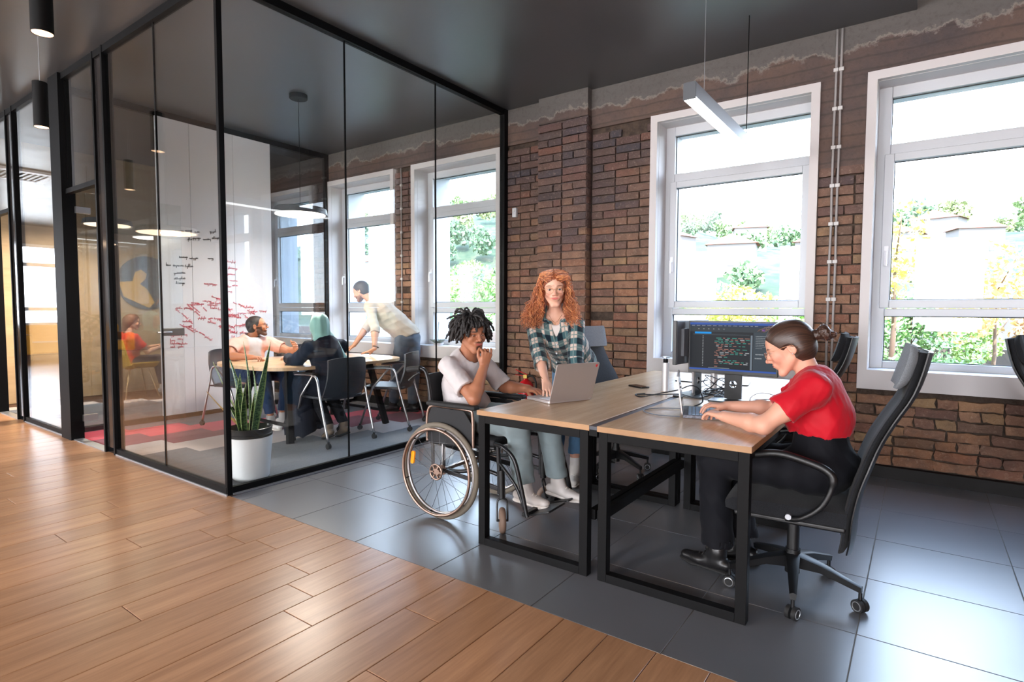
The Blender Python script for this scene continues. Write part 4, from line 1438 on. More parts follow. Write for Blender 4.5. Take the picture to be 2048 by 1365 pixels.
LV = [((.04, 0, .34), (.225, .045, 1.045), .040, (-.02, 0, -.02), .3, 0), ((-.05, .02, .34), (-.33, -.10, .875), .026, (.0, 0, -.04), 1.2, 0),
      ((-.07, 0, .34), (-.40, -.12, .64), .026, (.02, 0, -.02), 1.0, 1), ((-.02, 0, .34), (-.03, -.02, 1.04), .024, (.04, 0, 0), .8, 0),
      ((-.03, -.04, .34), (-.17, -.06, .92), .034, (.05, 0, 0), .4, 0), ((-.01, -.05, .34), (-.05, -.04, .80), .045, (0, -.02, 0), .1, 0),
      ((.02, .03, .34), (.06, .08, .78), .022, (.01, 0, 0), 1.6, 0), ((.05, -.03, .34), (.12, -.03, .66), .024, (-.01, 0, 0), .5, 0),
      ((-.04, .05, .34), (-.12, .1, .84), .024, (.0, .02, 0), 2.0, 0), ((.03, -.06, .34), (.10, -.08, .74), .028, (-.03, 0, 0), .2, 0), ((-.06, -.03, .34), (-.22, -.07, .60), .030, (.03, 0, -.02), .7, 0)]
for b, tp_, w_, bd, tw, dry in LV: blade(b, tp_, w_, bd, tw, M_dry if dry else M_leaf)

# little plant on the sill
sp_ = thing('small_succulent', 'little grey-green succulent in a dish on the glass room window sill', 'plant', (-4.95, 5.32, .83))
MB().lathe([(0, .0), (.05, .0), (.07, .03), (.066, .032), (0, .02)], n=24).obj('dish', M_casing, sp_, smooth=40)
for k in range(14):
    a = k * 2.4; r = .02 + .003 * k
    q = MB().tube([(r * math.cos(a) * .3, r * math.sin(a) * .3, .02), (r * math.cos(a) * 1.2, r * math.sin(a) * 1.2, .06), (r * 2 * math.cos(a), r * 2 * math.sin(a), .075)], [.010, .016, .003], 6)
    q.obj('leaf', mat('succulent', srgb(110, 124, 120), .6), sp_, smooth=True)
MB().tube(spline([(.0, 0, .02), (-.01, .0, .15), (.01, 0, .30)]), .003, 5).obj('stem', mat('succulent_stem', srgb(70, 80, 70), .6), sp_)

# ------------------------------------------------------------------ fire extinguisher
ex = thing('fire_extinguisher', 'red fire extinguisher standing by the brick pilaster', 'fire extinguisher', (-3.42, 5.04, 0))
M_red = mat('extinguisher_red', srgb(200, 22, 30), .22, coat=.4)
prof = [(0, .01), (.075, .01), (.082, .03), (.085, .06), (.085, .45), (.078, .49), (.055, .52), (.028, .535), (.022, .55), (0, .55)]
MB().lathe(prof, n=40).obj('cylinder', M_red, ex, smooth=40)
MB().lathe([(.0860, .15), (.0860, .34)], n=40).obj('label', mat('ext_label', srgb(210, 208, 196), .5), ex, smooth=40)
MB().bb(-.025, .025, -.02, .02, .55, .59).obj('valve', mat('brass', srgb(190, 160, 90), .3, 1), ex, bevel=.004)
MB().bar((.02, 0, .59), (-.12, -.02, .64), .02, .006).bar((.02, 0, .575), (-.12, -.02, .585), .02, .006).obj('lever', M_red, ex)
MB().tube(spline([(.02, 0, .57), (.10, -.02, .58), (.15, -.03, .50), (.13, -.03, .35), (.11, -.02, .25)]), .010, 8).obj('hose', M_rubber, ex, smooth=True)
MB().lathe([(.088, .0), (.088, .05)], n=40).obj('foot_ring', mat('blue_plastic', srgb(40, 60, 130), .5), ex)

# ------------------------------------------------------------------ wheelchair (local: +x forward, built around its own centre, rear axle at x=0)
WCX, WCY, WCR = -2.375, 2.835, math.radians(2)
wc = thing('wheelchair', 'folding wheelchair with black upholstery under the man in the white shirt', 'wheelchair', (WCX, WCY, 0), WCR)
M_tyre = mat('grey_brown_tyre', srgb(112, 104, 92), .7)
M_rimm = mat('anodised_handrim', srgb(150, 128, 116), .28, .85)
M_rim = mat('alloy_rim', srgb(176, 174, 176), .3, .9)
M_wfr = mat('wheelchair_frame', srgb(34, 35, 38), .3, .3)
M_clear = glass_mat('clear_side_guard', (.86, .9, .92, 1), 1.4)
def ring(r, z0, y, rad, n=48, seg=8):
    return MB().tube([(r * math.cos(a), y, z0 + r * math.sin(a)) for a in np.linspace(0, 2 * PI, n + 1)[:-1]], rad, seg, closed=True)
R_ = .283
zc = .300
for s in (-1, 1):
    y = s * .285
    wh = thing('drive_wheel', None, None)
    wh.parent = wc
    del_ = None
    ring(R_, zc, y, .0165, 64, 10).obj('tyre', M_tyre, wh, smooth=True)
    ring(R_ - .022, zc, y, .010, 64, 8).obj('rim', M_rim, wh, smooth=True)
    ring(R_ - .020, zc, y + s * .045, .0095, 64, 10).obj('handrim', M_rimm, wh, smooth=True)
    q = MB()
    for k in range(6):
        a = 2 * PI * k / 6 + .3
        q.cyl(((R_ - .022) * math.cos(a), y + s * .004, zc + (R_ - .022) * math.sin(a)), ((R_ - .020) * math.cos(a), y + s * .045, zc + (R_ - .020) * math.sin(a)), .004, n=6)
    q.obj('handrim_tab', M_plastic, wh)
    q = MB()
    for k in range(24):
        a = 2 * PI * k / 24
        b = a + (.95 if k % 2 else -.95) * 1.0
        yy = y + (.022 if k % 4 < 2 else -.022)
        q.cyl((.028 * math.cos(b), yy, zc + .028 * math.sin(b)), ((R_ - .024) * math.cos(a), y, zc + (R_ - .024) * math.sin(a)), .0013, n=5)
    tag(q.obj('spokes', mat('spoke_steel', srgb(90, 90, 94), .3, .9), wh), kind='stuff')
    q = MB().cyl((0, y - .03, zc), (0, y + s * .034, zc), .022, n=24).cyl((0, y - .026, zc), (0, y - .020, zc), .032, n=24).cyl((0, y + .020, zc), (0, y + .026, zc), .032, n=24)
    q.obj('hub', M_rimm, wh, smooth=40)
    q = MB()
    for k in range(6):
        a = 2 * PI * k / 6
        q.bar((.02 * math.cos(a), y + s * .036, zc + .02 * math.sin(a)), (.044 * math.cos(a), y + s * .036, zc + .044 * math.sin(a)), .008, .010, (0, 1, 0))
    q.obj('hub_star', M_rimm, wh)
    ring(.046, zc, y + s * .036, .006, 24, 6).obj('hub_ring', M_rimm, wh, smooth=True)
    if s < 0:
        a = math.radians(166)
        m = Matrix.Translation(((R_ - .06) * math.cos(a), y, zc + (R_ - .06) * math.sin(a))) @ Matrix.Rotation(math.radians(8), 4, 'Y') @ Matrix.Rotation(PI / 2, 4, 'X')
        MB().prism(rrect(.026, .082, .012), m, .012).obj('reflector', mat('orange_reflector', srgb(255, 140, 20), .2, emit=((1, .35, .02, 1), .15)), wh, smooth=30)
        tag(wh.children[-1], 'orange spoke reflector')
def wp(name, pts, r, m=None, n=10, sp_=True):
    return MB().tube(spline(pts, 6) if sp_ else pts, r, n).obj(name, m or M_wfr, wc, smooth=50)
for s in (-1, 1):
    y = s * .235
    wp('back_cane', [(-.10, y, .22), (-.10, y, .45), (-.115, y, .70), (-.15, y, .88), (-.20, y, .915), (-.26, y, .905)], .011)
    wp('push_grip', [(-.20, y, .914), (-.25, y, .908), (-.31, y, .90)], .019, M_rubber)
    wp('brake_lever', [(-.21, y, .885), (-.25, y, .865), (-.30, y, .83)], .007, M_plastic)
    wp('side_rail', [(-.10, y, .30), (.10, y, .30), (.28, y, .34), (.40, y, .33)], .012)
    wp('seat_rail', [(-.11, y, .455), (.20, y, .47), (.38, y, .48)], .012)
    wp('front_upright', [(.40, y, .50), (.41, y, .34), (.41, y, .22)], .014)
    yo = s * .262
    wp('legrest', [(.38, y, .505), (.46, yo, .50), (.53, yo, .44), (.575, yo, .30), (.61, yo, .16), (.62, yo, .13)], .0125)
    wp('legrest_brace', [(.41, y, .40), (.48, yo, .36), (.55, yo, .28), (.60, yo, .17)], .009)
    # arm rest with guard
    ay = s * .262
    wp('arm_frame', [(-.12, ay, .47), (-.12, ay, .62), (-.09, ay, .685), (0, ay, .695), (.20, ay, .69), (.235, ay, .66), (.24, ay, .47)], .010, M_rimm if s < 0 else None)
    MB().bb(-.11, .27, ay - .028, ay + .028, .695, .722).obj('arm_pad', M_rubber, wc, bevel=.010)
    MB().prism([(-.11, .47), (.235, .47), (.235, .60), (.17, .68), (-.08, .685), (-.115, .62)], basis((1, 0, 0), (0, 0, 1), (0, -1, 0), (0, ay + .002, 0)), .005).obj('side_guard', mat('black_side_cloth', srgb(26, 27, 30), .75), wc)
    MB().prism([(-.20, .30), (.08, .28), (.08, .44), (-.14, .46), (-.20, .43)], basis((1, 0, 0), (0, 0, 1), (0, -1, 0), (0, s * .252, 0)), .004).obj('splash_guard', M_clear, wc)
    # caster
    cx, cy = .47, s * .235
    wp('caster_housing', [(.425, cy, .36), (.43, cy, .20)], .020, M_plastic, sp_=False)
    for t_ in (-1, 1):
        pass
    ca = thing('caster_wheel', None, None, (.43, cy, 0), s * math.radians(52) if s < 0 else .3)
    ca.parent = wc
    for t_ in (-1, 1):
        MB().tube(spline([(0, 0, .195), (0, t_ * .026, .18), (.015, t_ * .030, .12), (.03, t_ * .030, .072)], 6), .006, 8).obj('fork', M_wfr, ca, smooth=50)
    MB().tube([(.03 + .056 * math.cos(a), 0, .075 + .056 * math.sin(a)) for a in np.linspace(0, 2 * PI, 33)[:-1]], .019, 10, closed=True).obj('tyre', mat('brown_caster_tyre', srgb(128, 106, 92), .6), ca, smooth=True)
    MB().cyl((.03, -.011, .075), (.03, .011, .075), .045, n=28).cyl((.03, -.034, .075), (.03, .034, .075), .007, n=10).obj('hub', M_plastic, ca, smooth=40)
    # foot plate, tilted
    m = Matrix.Translation((.655, s * .115, .135)) @ Matrix.Rotation(math.radians(-18), 4, 'Y')
    MB().prism(rrect(.17, .20, .02), m, .012).obj('foot_plate', M_plastic, wc, smooth=30, bevel=.003)
    MB().bar((.60, s * .265, .14), (.60, s * .05, .14), .03, .02).obj('foot_bracket', M_plastic, wc, bevel=.004)
MB().bar((-.08, -.235, .46), (.30, .235, .24), .022, .028).bar((-.08, .235, .46), (.30, -.235, .24), .022, .028).obj('cross_brace', M_wfr, wc)
MB().bb(-.10, .36, -.215, .215, .47, .52).obj('cushion', mat('black_cushion', srgb(28, 29, 32), .85), wc, bevel=.015)
q = MB()
def bkf(u, v, off=0): return Vector((-.112 - .025 * v - .035 * math.sin(PI * u) + off, (u - .5) * .46, .50 + .38 * v))
q.grid(lambda u, v: bkf(u, v), 10, 6); m0 = len(q.v); q.grid(lambda u, v: bkf(u, v, -.016), 10, 6)
for i in range(10):
    q.f.append((i, m0 + i, m0 + i + 1, i + 1)); a = 66; q.f.append((a + i + 1, m0 + a + i + 1, m0 + a + i, a + i))
for j in range(6):
    a = j * 11; q.f.append((a + 11, m0 + a + 11, m0 + a, a)); a += 10; q.f.append((a, m0 + a, m0 + a + 11, a + 11))
q.obj('back_sling', mat('black_nylon', srgb(24, 25, 29), .7), wc, smooth=60)
MB().bar((0, -.27, .30), (0, .27, .30), .02, .02).obj('axle_bar', M_rimm, wc)
for s in (-1, 1):
    MB().bar((0, s * .248, .30), (0, s * .248, .46), .026, .008, (1, 0, 0)).obj('axle_plate', M_rim, wc)
    MB().bar((.0, s * .262, .30), (.41, s * .245, .25), .012, .026).obj('lower_bar', M_wfr, wc, bevel=.004)

# ------------------------------------------------------------------ people: signed-distance bodies, meshed with surface nets
A_ = lambda *v: np.array(v, float)
def nrm(v):
    v = np.asarray(v, float)
    return v / np.linalg.norm(v)
class S:
    def __init__(s, k=.02):
        s.p, s.k = [], k
        s.disp = None
    def _add(s, fn, lo, hi, k, op, cut):
        k = s.k if k is None else k
        s.p.append((fn, np.minimum(lo, hi), np.maximum(lo, hi), k, op, cut))
        return s
    def cone(s, a, b, ra, rb=None, k=None, op='+', flat=None, cut=None):
        a, b = np.asarray(a, float), np.asarray(b, float)
        rb = ra if rb is None else rb
        ba = b - a
        L2 = max(ba @ ba, 1e-9)
        def fn(P):
            q = P - a
            if flat is not None:
                d, f = flat
                q = q + (q @ d)[..., None] * d * (1 / f - 1)
                b2 = ba + d * (ba @ d) * (1 / f - 1)
            else:
                b2 = ba
            t = np.clip((q @ b2) / max(b2 @ b2, 1e-9), 0, 1)
            r = q - t[..., None] * b2
            return np.sqrt((r * r).sum(-1)) - (ra + (rb - ra) * t)
        m = max(ra, rb) * (1 if flat is None else max(1, flat[1]))
        return s._add(fn, np.minimum(a, b) - m, np.maximum(a, b) + m, k, op, cut)
    def ell(s, c, r, R=None, k=None, op='+', cut=None):
        c, r = np.asarray(c, float), np.asarray(r, float)
        R = np.eye(3) if R is None else R
        def fn(P):
            q = (P - c) @ R
            k0 = np.sqrt(((q / r) ** 2).sum(-1)) + 1e-9
            k1 = np.sqrt(((q / r ** 2) ** 2).sum(-1)) + 1e-9
            return k0 * (k0 - 1) / k1
        e = np.abs(R) @ r
        return s._add(fn, c - e, c + e, k, op, cut)
    def chain(s, pts, rad, **kw):
        for i in range(len(pts) - 1): s.cone(pts[i], pts[i + 1], rad[i], rad[i + 1], **kw)
        return s
    def mesh(s, h, lo=None, hi=None):
        pos = [q for q in s.p if q[4] == '+']
        L = np.min([q[1] for q in pos], 0) - .012
        H = np.max([q[2] for q in pos], 0) + .012
        if lo is not None: L = np.maximum(L, lo)
        if hi is not None: H = np.minimum(H, hi)
        n = np.ceil((H - L) / h).astype(int) + 1
        D = np.full(n, .5, np.float32)
        ax = [L[i] + h * np.arange(n[i]) for i in range(3)]
        for fn, lo_, hi_, k, op, cut in s.p:
            m = k + .010
            i0 = np.clip(np.floor((lo_ - m - L) / h).astype(int), 0, n - 1)
            i1 = np.clip(np.ceil((hi_ + m - L) / h).astype(int) + 1, 1, n)
            if np.any(i1 <= i0): continue
            X, Y, Z = np.meshgrid(ax[0][i0[0]:i1[0]], ax[1][i0[1]:i1[1]], ax[2][i0[2]:i1[2]], indexing='ij')
            P = np.stack([X, Y, Z], -1)
            d = fn(P).astype(np.float32)
            if cut is not None:
                for (cp, cn) in cut: d = np.maximum(d, (P - cp) @ cn)
            sl = (slice(i0[0], i1[0]), slice(i0[1], i1[1]), slice(i0[2], i1[2]))
            a = D[sl]
            if op == '+':
                hh = np.maximum(k - np.abs(a - d), 0)
                D[sl] = np.minimum(a, d) - (hh * hh / (4 * k) if k > 0 else 0)
            elif op == '-':
                d = -d
                hh = np.maximum(k - np.abs(a - d), 0)
                D[sl] = np.maximum(a, d) + (hh * hh / (4 * k) if k > 0 else 0)
            else:
                D[sl] = np.maximum(a, d)
        if s.disp is not None:
            band = np.argwhere(np.abs(D) < .03)
            P = L + h * band
            D[tuple(band.T)] += s.disp(P).astype(np.float32)
        D[0], D[-1], D[:, 0], D[:, -1], D[:, :, 0], D[:, :, -1] = .1, .1, .1, .1, .1, .1
        return nets(D, L, h)
def nets(D, L, h):
    s = D < 0
    c = np.zeros(np.array(D.shape) - 1, np.int8)
    for i in (0, 1):
        for j in (0, 1):
            for k in (0, 1):
                c += s[i:D.shape[0] - 1 + i, j:D.shape[1] - 1 + j, k:D.shape[2] - 1 + k]
    act = (c > 0) & (c < 8)
    idx = np.full(act.shape, -1, np.int64)
    I = np.argwhere(act)
    idx[act] = np.arange(len(I))
    pos = np.zeros((len(I), 3)); cnt = np.zeros(len(I))
    cor = [np.array((i, j, k)) for i in (0, 1) for j in (0, 1) for k in (0, 1)]
    for a in cor:
        for ax in range(3):
            if a[ax]: continue
            b = a.copy(); b[ax] = 1
            da = D[tuple((I + a).T)]; db = D[tuple((I + b).T)]
            m = (da < 0) != (db < 0)
            t = np.where(m, da / np.where(m, da - db, 1), 0)
            pos += m[:, None] * (a + t[:, None] * (b - a))
            cnt += m
    V = L + h * (I + pos / cnt[:, None])
    Q = []
    for ax in range(3):
        o = [0, 1, 2]; o.remove(ax); u, v = o
        sa = [slice(None)] * 3; sb = [slice(None)] * 3
        sa[ax] = slice(0, -1); sb[ax] = slice(1, None)
        ch = s[tuple(sa)] != s[tuple(sb)]
        E = np.argwhere(ch)
        E = E[(E[:, u] > 0) & (E[:, v] > 0) & (E[:, u] < D.shape[u] - 1) & (E[:, v] < D.shape[v] - 1)]
        eu = np.zeros(3, int); eu[u] = 1
        ev = np.zeros(3, int); ev[v] = 1
        q = np.stack([idx[tuple((E - eu - ev).T)], idx[tuple((E - ev).T)], idx[tuple(E.T)], idx[tuple((E - eu).T)]], 1)
        flip = s[tuple(E.T)]
        if ax == 1: flip = ~flip
        q[~flip] = q[~flip][:, ::-1]
        Q.append(q)
    Q = np.concatenate(Q)
    return V, Q[(Q >= 0).all(1)]
def npmesh(name, V, Q, col=None, extra=None):
    me = bpy.data.meshes.new(name)
    n, m = len(V), len(Q)
    k = Q.shape[1]
    me.vertices.add(n); me.vertices.foreach_set('co', np.asarray(V, np.float32).ravel())
    me.loops.add(m * k); me.loops.foreach_set('vertex_index', Q.ravel().astype(np.int32))
    me.polygons.add(m); me.polygons.foreach_set('loop_start', np.arange(0, m * k, k, dtype=np.int32)); me.polygons.foreach_set('loop_total', np.full(m, k, np.int32))
    me.polygons.foreach_set('use_smooth', np.ones(m, bool))
    me.update()
    if col is not None:
        a = me.color_attributes.new('Col', 'FLOAT_COLOR', 'POINT')
        a.data.foreach_set('color', np.concatenate([col, np.ones((n, 1))], 1).astype(np.float32).ravel())
    if extra:
        for nm, arr in extra.items():
            a = me.attributes.new(nm, 'FLOAT_VECTOR', 'POINT'); a.data.foreach_set('vector', np.asarray(arr, np.float32).ravel())
    return me
def folds(seed, scale, amp, n=7, stretch=None):
    r = np.random.RandomState(seed)
    K = r.normal(size=(n, 3)) / scale
    if stretch is not None: K *= np.asarray(stretch)
    ph = r.uniform(0, 6.3, n)
    W = r.normal(size=(3, 3)) / (scale * 2.5)
    def f(P):
        w = np.sin(P @ W) * .8
        o = 0
        for i in range(n): o = o + np.abs(np.sin(P @ K[i] + ph[i] + w @ (1, .7, -.5))) - .6
        return amp * o / n * 2.2
    return f
class Person:
    def __init__(s, label, root, name='person'):
        s.root = thing(name, label, 'person', root)
        s.o = np.asarray(root, float)
        s.bv, s.bq, s.bc, s.nb = [], [], [], 0
    def part(s, name, sdf, h, m, label=None, colfn=None, extra=None, lo=None, hi=None):
        V, Q = sdf.mesh(h, lo, hi)
        col = colfn(V) if colfn else None
        ex = {k: f(V) for k, f in extra.items()} if extra else None
        o = link(npmesh(name, V - s.o, Q, col, ex), name, s.root, m)
        return tag(o, label)
    def skin(s, sdf, h, colfn):
        V, Q = sdf.mesh(h)
        s.bv.append(V); s.bq.append(Q + s.nb); s.bc.append(colfn(V)); s.nb += len(V)
    def finish(s, m, name='body'):
        V, Q = np.concatenate(s.bv), np.concatenate(s.bq)
        return link(npmesh(name, V - s.o, Q, np.concatenate(s.bc)), name, s.root, m)
    def mb(s, name, q, m, smooth=True, label=None):
        q.v = [(x - s.o[0], y - s.o[1], z - s.o[2]) for x, y, z in q.v]
        return tag(q.obj(name, m, s.root, smooth=smooth), label)
def frame(fwd, up=(0, 0, 1)):
    f = nrm(fwd)
    r = nrm(np.cross(f, up))
    return np.stack([r, f, np.cross(r, f)], 1)      # columns: right, forward, up
def head(sd, o, R, sc=1.0, male=True, ears=True, eyes_open=1.0):
    L = lambda *v: o + R @ (np.array(v) * sc)
    E = lambda c, r, k=.015, op='+': sd.ell(L(*c), np.array(r) * sc, R, k=k, op=op)
    C = lambda a, b, ra, rb, k=.012, op='+': sd.cone(L(*a), L(*b), ra * sc, rb * sc, k=k, op=op)
    w = 1.0 if male else .95
    E((0, -.012, .036), (.073 * w, .092, .080), 0)
    E((0, .030, .030), (.062 * w, .062, .062), .02)
    E((0, .030, -.022), (.056 * w, .058, .070), .02)
    jw, jx = (.018, .021) if male else (.014, .015)
    C((.050 * w, .0, -.045), (jx, .060, -.090), jw, jw, .02); C((-.050 * w, .0, -.045), (-jx, .060, -.090), jw, jw, .02)
    C((-.012 * w, .072, -.093), (.012 * w, .072, -.093), .017 if male else .013, .017 if male else .013, .02)
    for sx in (-1, 1):
        E((sx * .037 * w, .066, -.020), (.020, .018, .020), .018)
        C((sx * .012, .088, .022), (sx * .045 * w, .074, .024), .008 if male else .005, .006, .012)
        E((sx * .031, .092, .004), (.017, .014, .0115), .008, '-')
        E((sx * .031, .0735, .003), (.0158, .0145, .0135), .004)
        E((sx * .031, .092, .0025), (.0128, .014, .0045 * eyes_open + .0008), .002, '-')
    C((0, .086, .016), (0, .103, -.020), .0068, .0098, .010)
    E((0, .108, -.024), (.0105, .0105, .0095), .006)
    for sx in (-1, 1): E((sx * .0125, .098, -.028), (.0078, .009, .0075), .005)
    E((0, .080, -.050), (.029, .0125, .020), .016)
    E((0, .0895, -.0475), (.0245, .0075, .0038), .005); E((0, .0890, -.0555), (.0215, .0080, .0046), .005)
    for sx in (-1, 1): E((sx * .019, .085, -.0500), (.007, .005, .004), .006)
    C((-.023, .0925, -.0498), (0, .0985, -.0515), .0018, .0022, .002, '-'); C((.023, .0925, -.0498), (0, .0985, -.0515), .0018, .0022, .002, '-')
    if ears:
        for sx in (-1, 1):
            E((sx * .073 * w, -.012, .0), (.0075, .018, .030), .006)
            E((sx * .080 * w, -.010, .004), (.006, .010, .018), .004, '-')
    return L
def face_color(o, R, sc, base, lip, brow, beard=None, blush=None, browth=1.0):
    base, lip, brow = [np.array(srgb(*c)[:3]) for c in (base, lip, brow)]
    bd = None if beard is None else np.array(srgb(*beard[0])[:3])
    def f(P):
        q = (P - o) @ R / sc
        c = np.tile(base, (len(P), 1))
        if blush is not None:
            m = np.exp(-(((np.abs(q[:, 0]) - .038) / .02) ** 2 + ((q[:, 2] + .025) / .02) ** 2)) * (q[:, 1] > .03) * .45
            m = np.maximum(m, np.exp(-((q[:, 0] / .012) ** 2 + ((q[:, 2] + .024) / .014) ** 2)) * (q[:, 1] > .09) * .45)
            c = c + (np.array(srgb(*blush)[:3]) - c) * m[:, None]
        if bd is not None:
            x, y, z = q.T
            m = beard[1](x, y, z)
            c = c + (bd - c) * m[:, None]
        e = ((q[:, 0] / .0275) ** 2 + ((q[:, 2] + .0512 + .0014 * np.cos(q[:, 0] * 120)) / .0082) ** 2)
        m = np.clip(1.6 - e * 1.6, 0, 1) * (q[:, 1] > .074)
        c = c + (lip - c) * m[:, None]
        ax = np.abs(q[:, 0])
        e = ((ax - .031) / .0142) ** 2 + ((q[:, 2] - .0032) / .0066) ** 2
        m = np.exp(-((e - 1.0) / .32) ** 2) * (q[:, 2] > .0025) * (q[:, 1] > .06) * .8
        c = c + (brow * .6 - c) * m[:, None]
        zb = .0255 - ((ax - .034) ** 2) * 7 + .001
        e = ((ax - .032) / .021) ** 2 + ((q[:, 2] - zb) / (.0038 * browth)) ** 2
        m = np.clip(1.6 - e * 1.4, 0, 1) * (q[:, 1] > .05)
        c = c + (brow - c) * m[:, None] * .85
        return c
    return f
def eyes(per, o, R, sc, iris, gaze=(0, 1, 0), m=None):
    V, F, C = [], [], []
    g = nrm(R @ nrm(gaze))
    for sx in (-1, 1):
        c = o + R @ (np.array((sx * .031, .0745, .003)) * sc)
        n, k = 20, 12
        X = nrm(np.cross(g, (0, 0, 1))); Y = np.cross(X, g)
        b = len(V)
        for j in range(k + 1):
            th = PI * j / k
            for i in range(n):
                a = 2 * PI * i / n
                d = g * math.cos(th) + (X * math.cos(a) + Y * math.sin(a)) * math.sin(th)
                V.append(c + d * .0128 * sc)
                C.append((.01, .01, .012) if th < .30 else srgb(*iris)[:3] if th < .55 else srgb(228, 222, 218)[:3])
        for j in range(k):
            for i in range(n):
                l = (i + 1) % n
                F.append((b + j * n + i, b + j * n + l, b + (j + 1) * n + l, b + (j + 1) * n + i))
    o_ = link(npmesh('eyes', np.array(V) - per.o, np.array(F), np.array(C)), 'eyes', per.root, vmat('eye_surface', .12, .6))
    return o_
def glasses(per, o, R, sc, m, r=.023, rad=.0011, round_=True):
    q = MB()
    P = lambda *v: tuple(o + R @ (np.array(v) * sc))
    for sx in (-1, 1):
        q.tube([P(sx * .033 + r * math.cos(a), .104 - .10 * (abs(sx * .033 + r * math.cos(a)) ** 2) * 10 * .1, -.002 + r * .86 * math.sin(a)) for a in np.linspace(0, 2 * PI, 29)[:-1]], rad, 6, closed=True)
        q.tube([P(sx * (.033 + r), .100, .004), P(sx * .074, .085, .010), P(sx * .079, .02, .012), P(sx * .079, -.015, .010), P(sx * .078, -.035, -.008)], rad, 6)
    q.tube([P(-.011, .106, .002), P(0, .109, .005), P(.011, .106, .002)], rad, 6)
    return per.mb('glasses', q, m)
def hand(sd, w, fwd, back, thumb, sc=1.0, curl=(.35, .5, .35), spread=.06, curls=None, thumb_curl=.3, thumb_out=.75):
    """w wrist, fwd along metacarpals, back = normal of the back of the hand, thumb = towards the thumb side"""
    f = nrm(fwd); n = nrm(np.asarray(back, float) - f * (f @ back)); t = np.cross(n, f)
    if t @ np.asarray(thumb, float) < 0: t = -t
    w = np.asarray(w, float)
    off = (.030, .010, -.010, -.029); kl = (.088, .090, .086, .079); fl = (.070, .078, .073, .058); fr = (.0088, .0090, .0086, .0076)
    for i in range(4):
        kn = w + (f * kl[i] + t * off[i]) * sc + n * .004 * sc * (1 if i in (1, 2) else 0)
        sd.cone(w + t * off[i] * .55 * sc, kn, .0140 * sc, .0108 * sc, k=.010)
    sd.cone(w + (f * .02 + t * .02 - n * .006) * sc, w + (f * .07 + t * .0 - n * .006) * sc, .015 * sc, .012 * sc, k=.012)
    for i in range(4):
        kn = w + (f * kl[i] + t * off[i]) * sc + n * .004 * sc * (1 if i in (1, 2) else 0)
        c = curls[i] if curls else curl
        ang = 0
        p = kn
        sp = spread * (1.5 - i) / 1.5
        for j, (fr_, r0, r1) in enumerate(((.46, 1.0, .93), (.30, .93, .86), (.24, .86, .70))):
            ang += c[j]
            d = nrm((f * math.cos(ang) - n * math.sin(ang)) + t * sp)
            e = p + d * fl[i] * fr_ * sc
            sd.cone(p, e, fr[i] * r0 * sc, fr[i] * r1 * sc, k=.0035)
            p = e
    b = w + (f * .022 + t * .022 - n * .006) * sc
    d1 = nrm(f * (1 - thumb_out * .5) + t * thumb_out - n * .35)
    p1 = b + d1 * .040 * sc
    d2 = nrm(d1 + f * thumb_curl - t * thumb_curl * .7)
    p2 = p1 + d2 * .032 * sc
    d3 = nrm(d2 + f * thumb_curl * .6 - t * thumb_curl)
    p3 = p2 + d3 * .024 * sc
    sd.cone(b, p1, .0150 * sc, .0112 * sc, k=.010).cone(p1, p2, .0108 * sc, .0098 * sc, k=.004).cone(p2, p3, .0096 * sc, .0074 * sc, k=.004)
def arm(sd, sh, el, wr, s=1.0, flatn=None, k=.02):
    sh, el, wr = [np.asarray(v, float) for v in (sh, el, wr)]
    sd.cone(sh, el, .050 * s, .038 * s, k=k)
    sd.ell(sh * .5 + el * .5 + A_(0, 0, -.004), (.046 * s,) * 3, k=.03)
    m = el + (wr - el) * .28
    sd.cone(el, m, .038 * s, .041 * s, k=.02).cone(m, wr, .041 * s, .0255 * s, k=.015)
M_skin = vmat('skin', .48, .4, sub=.06, bump=(260, .05, .0008))
def flat_col(c):
    c = np.array(srgb(*c)[:3])
    return lambda P: np.tile(c, (len(P), 1))
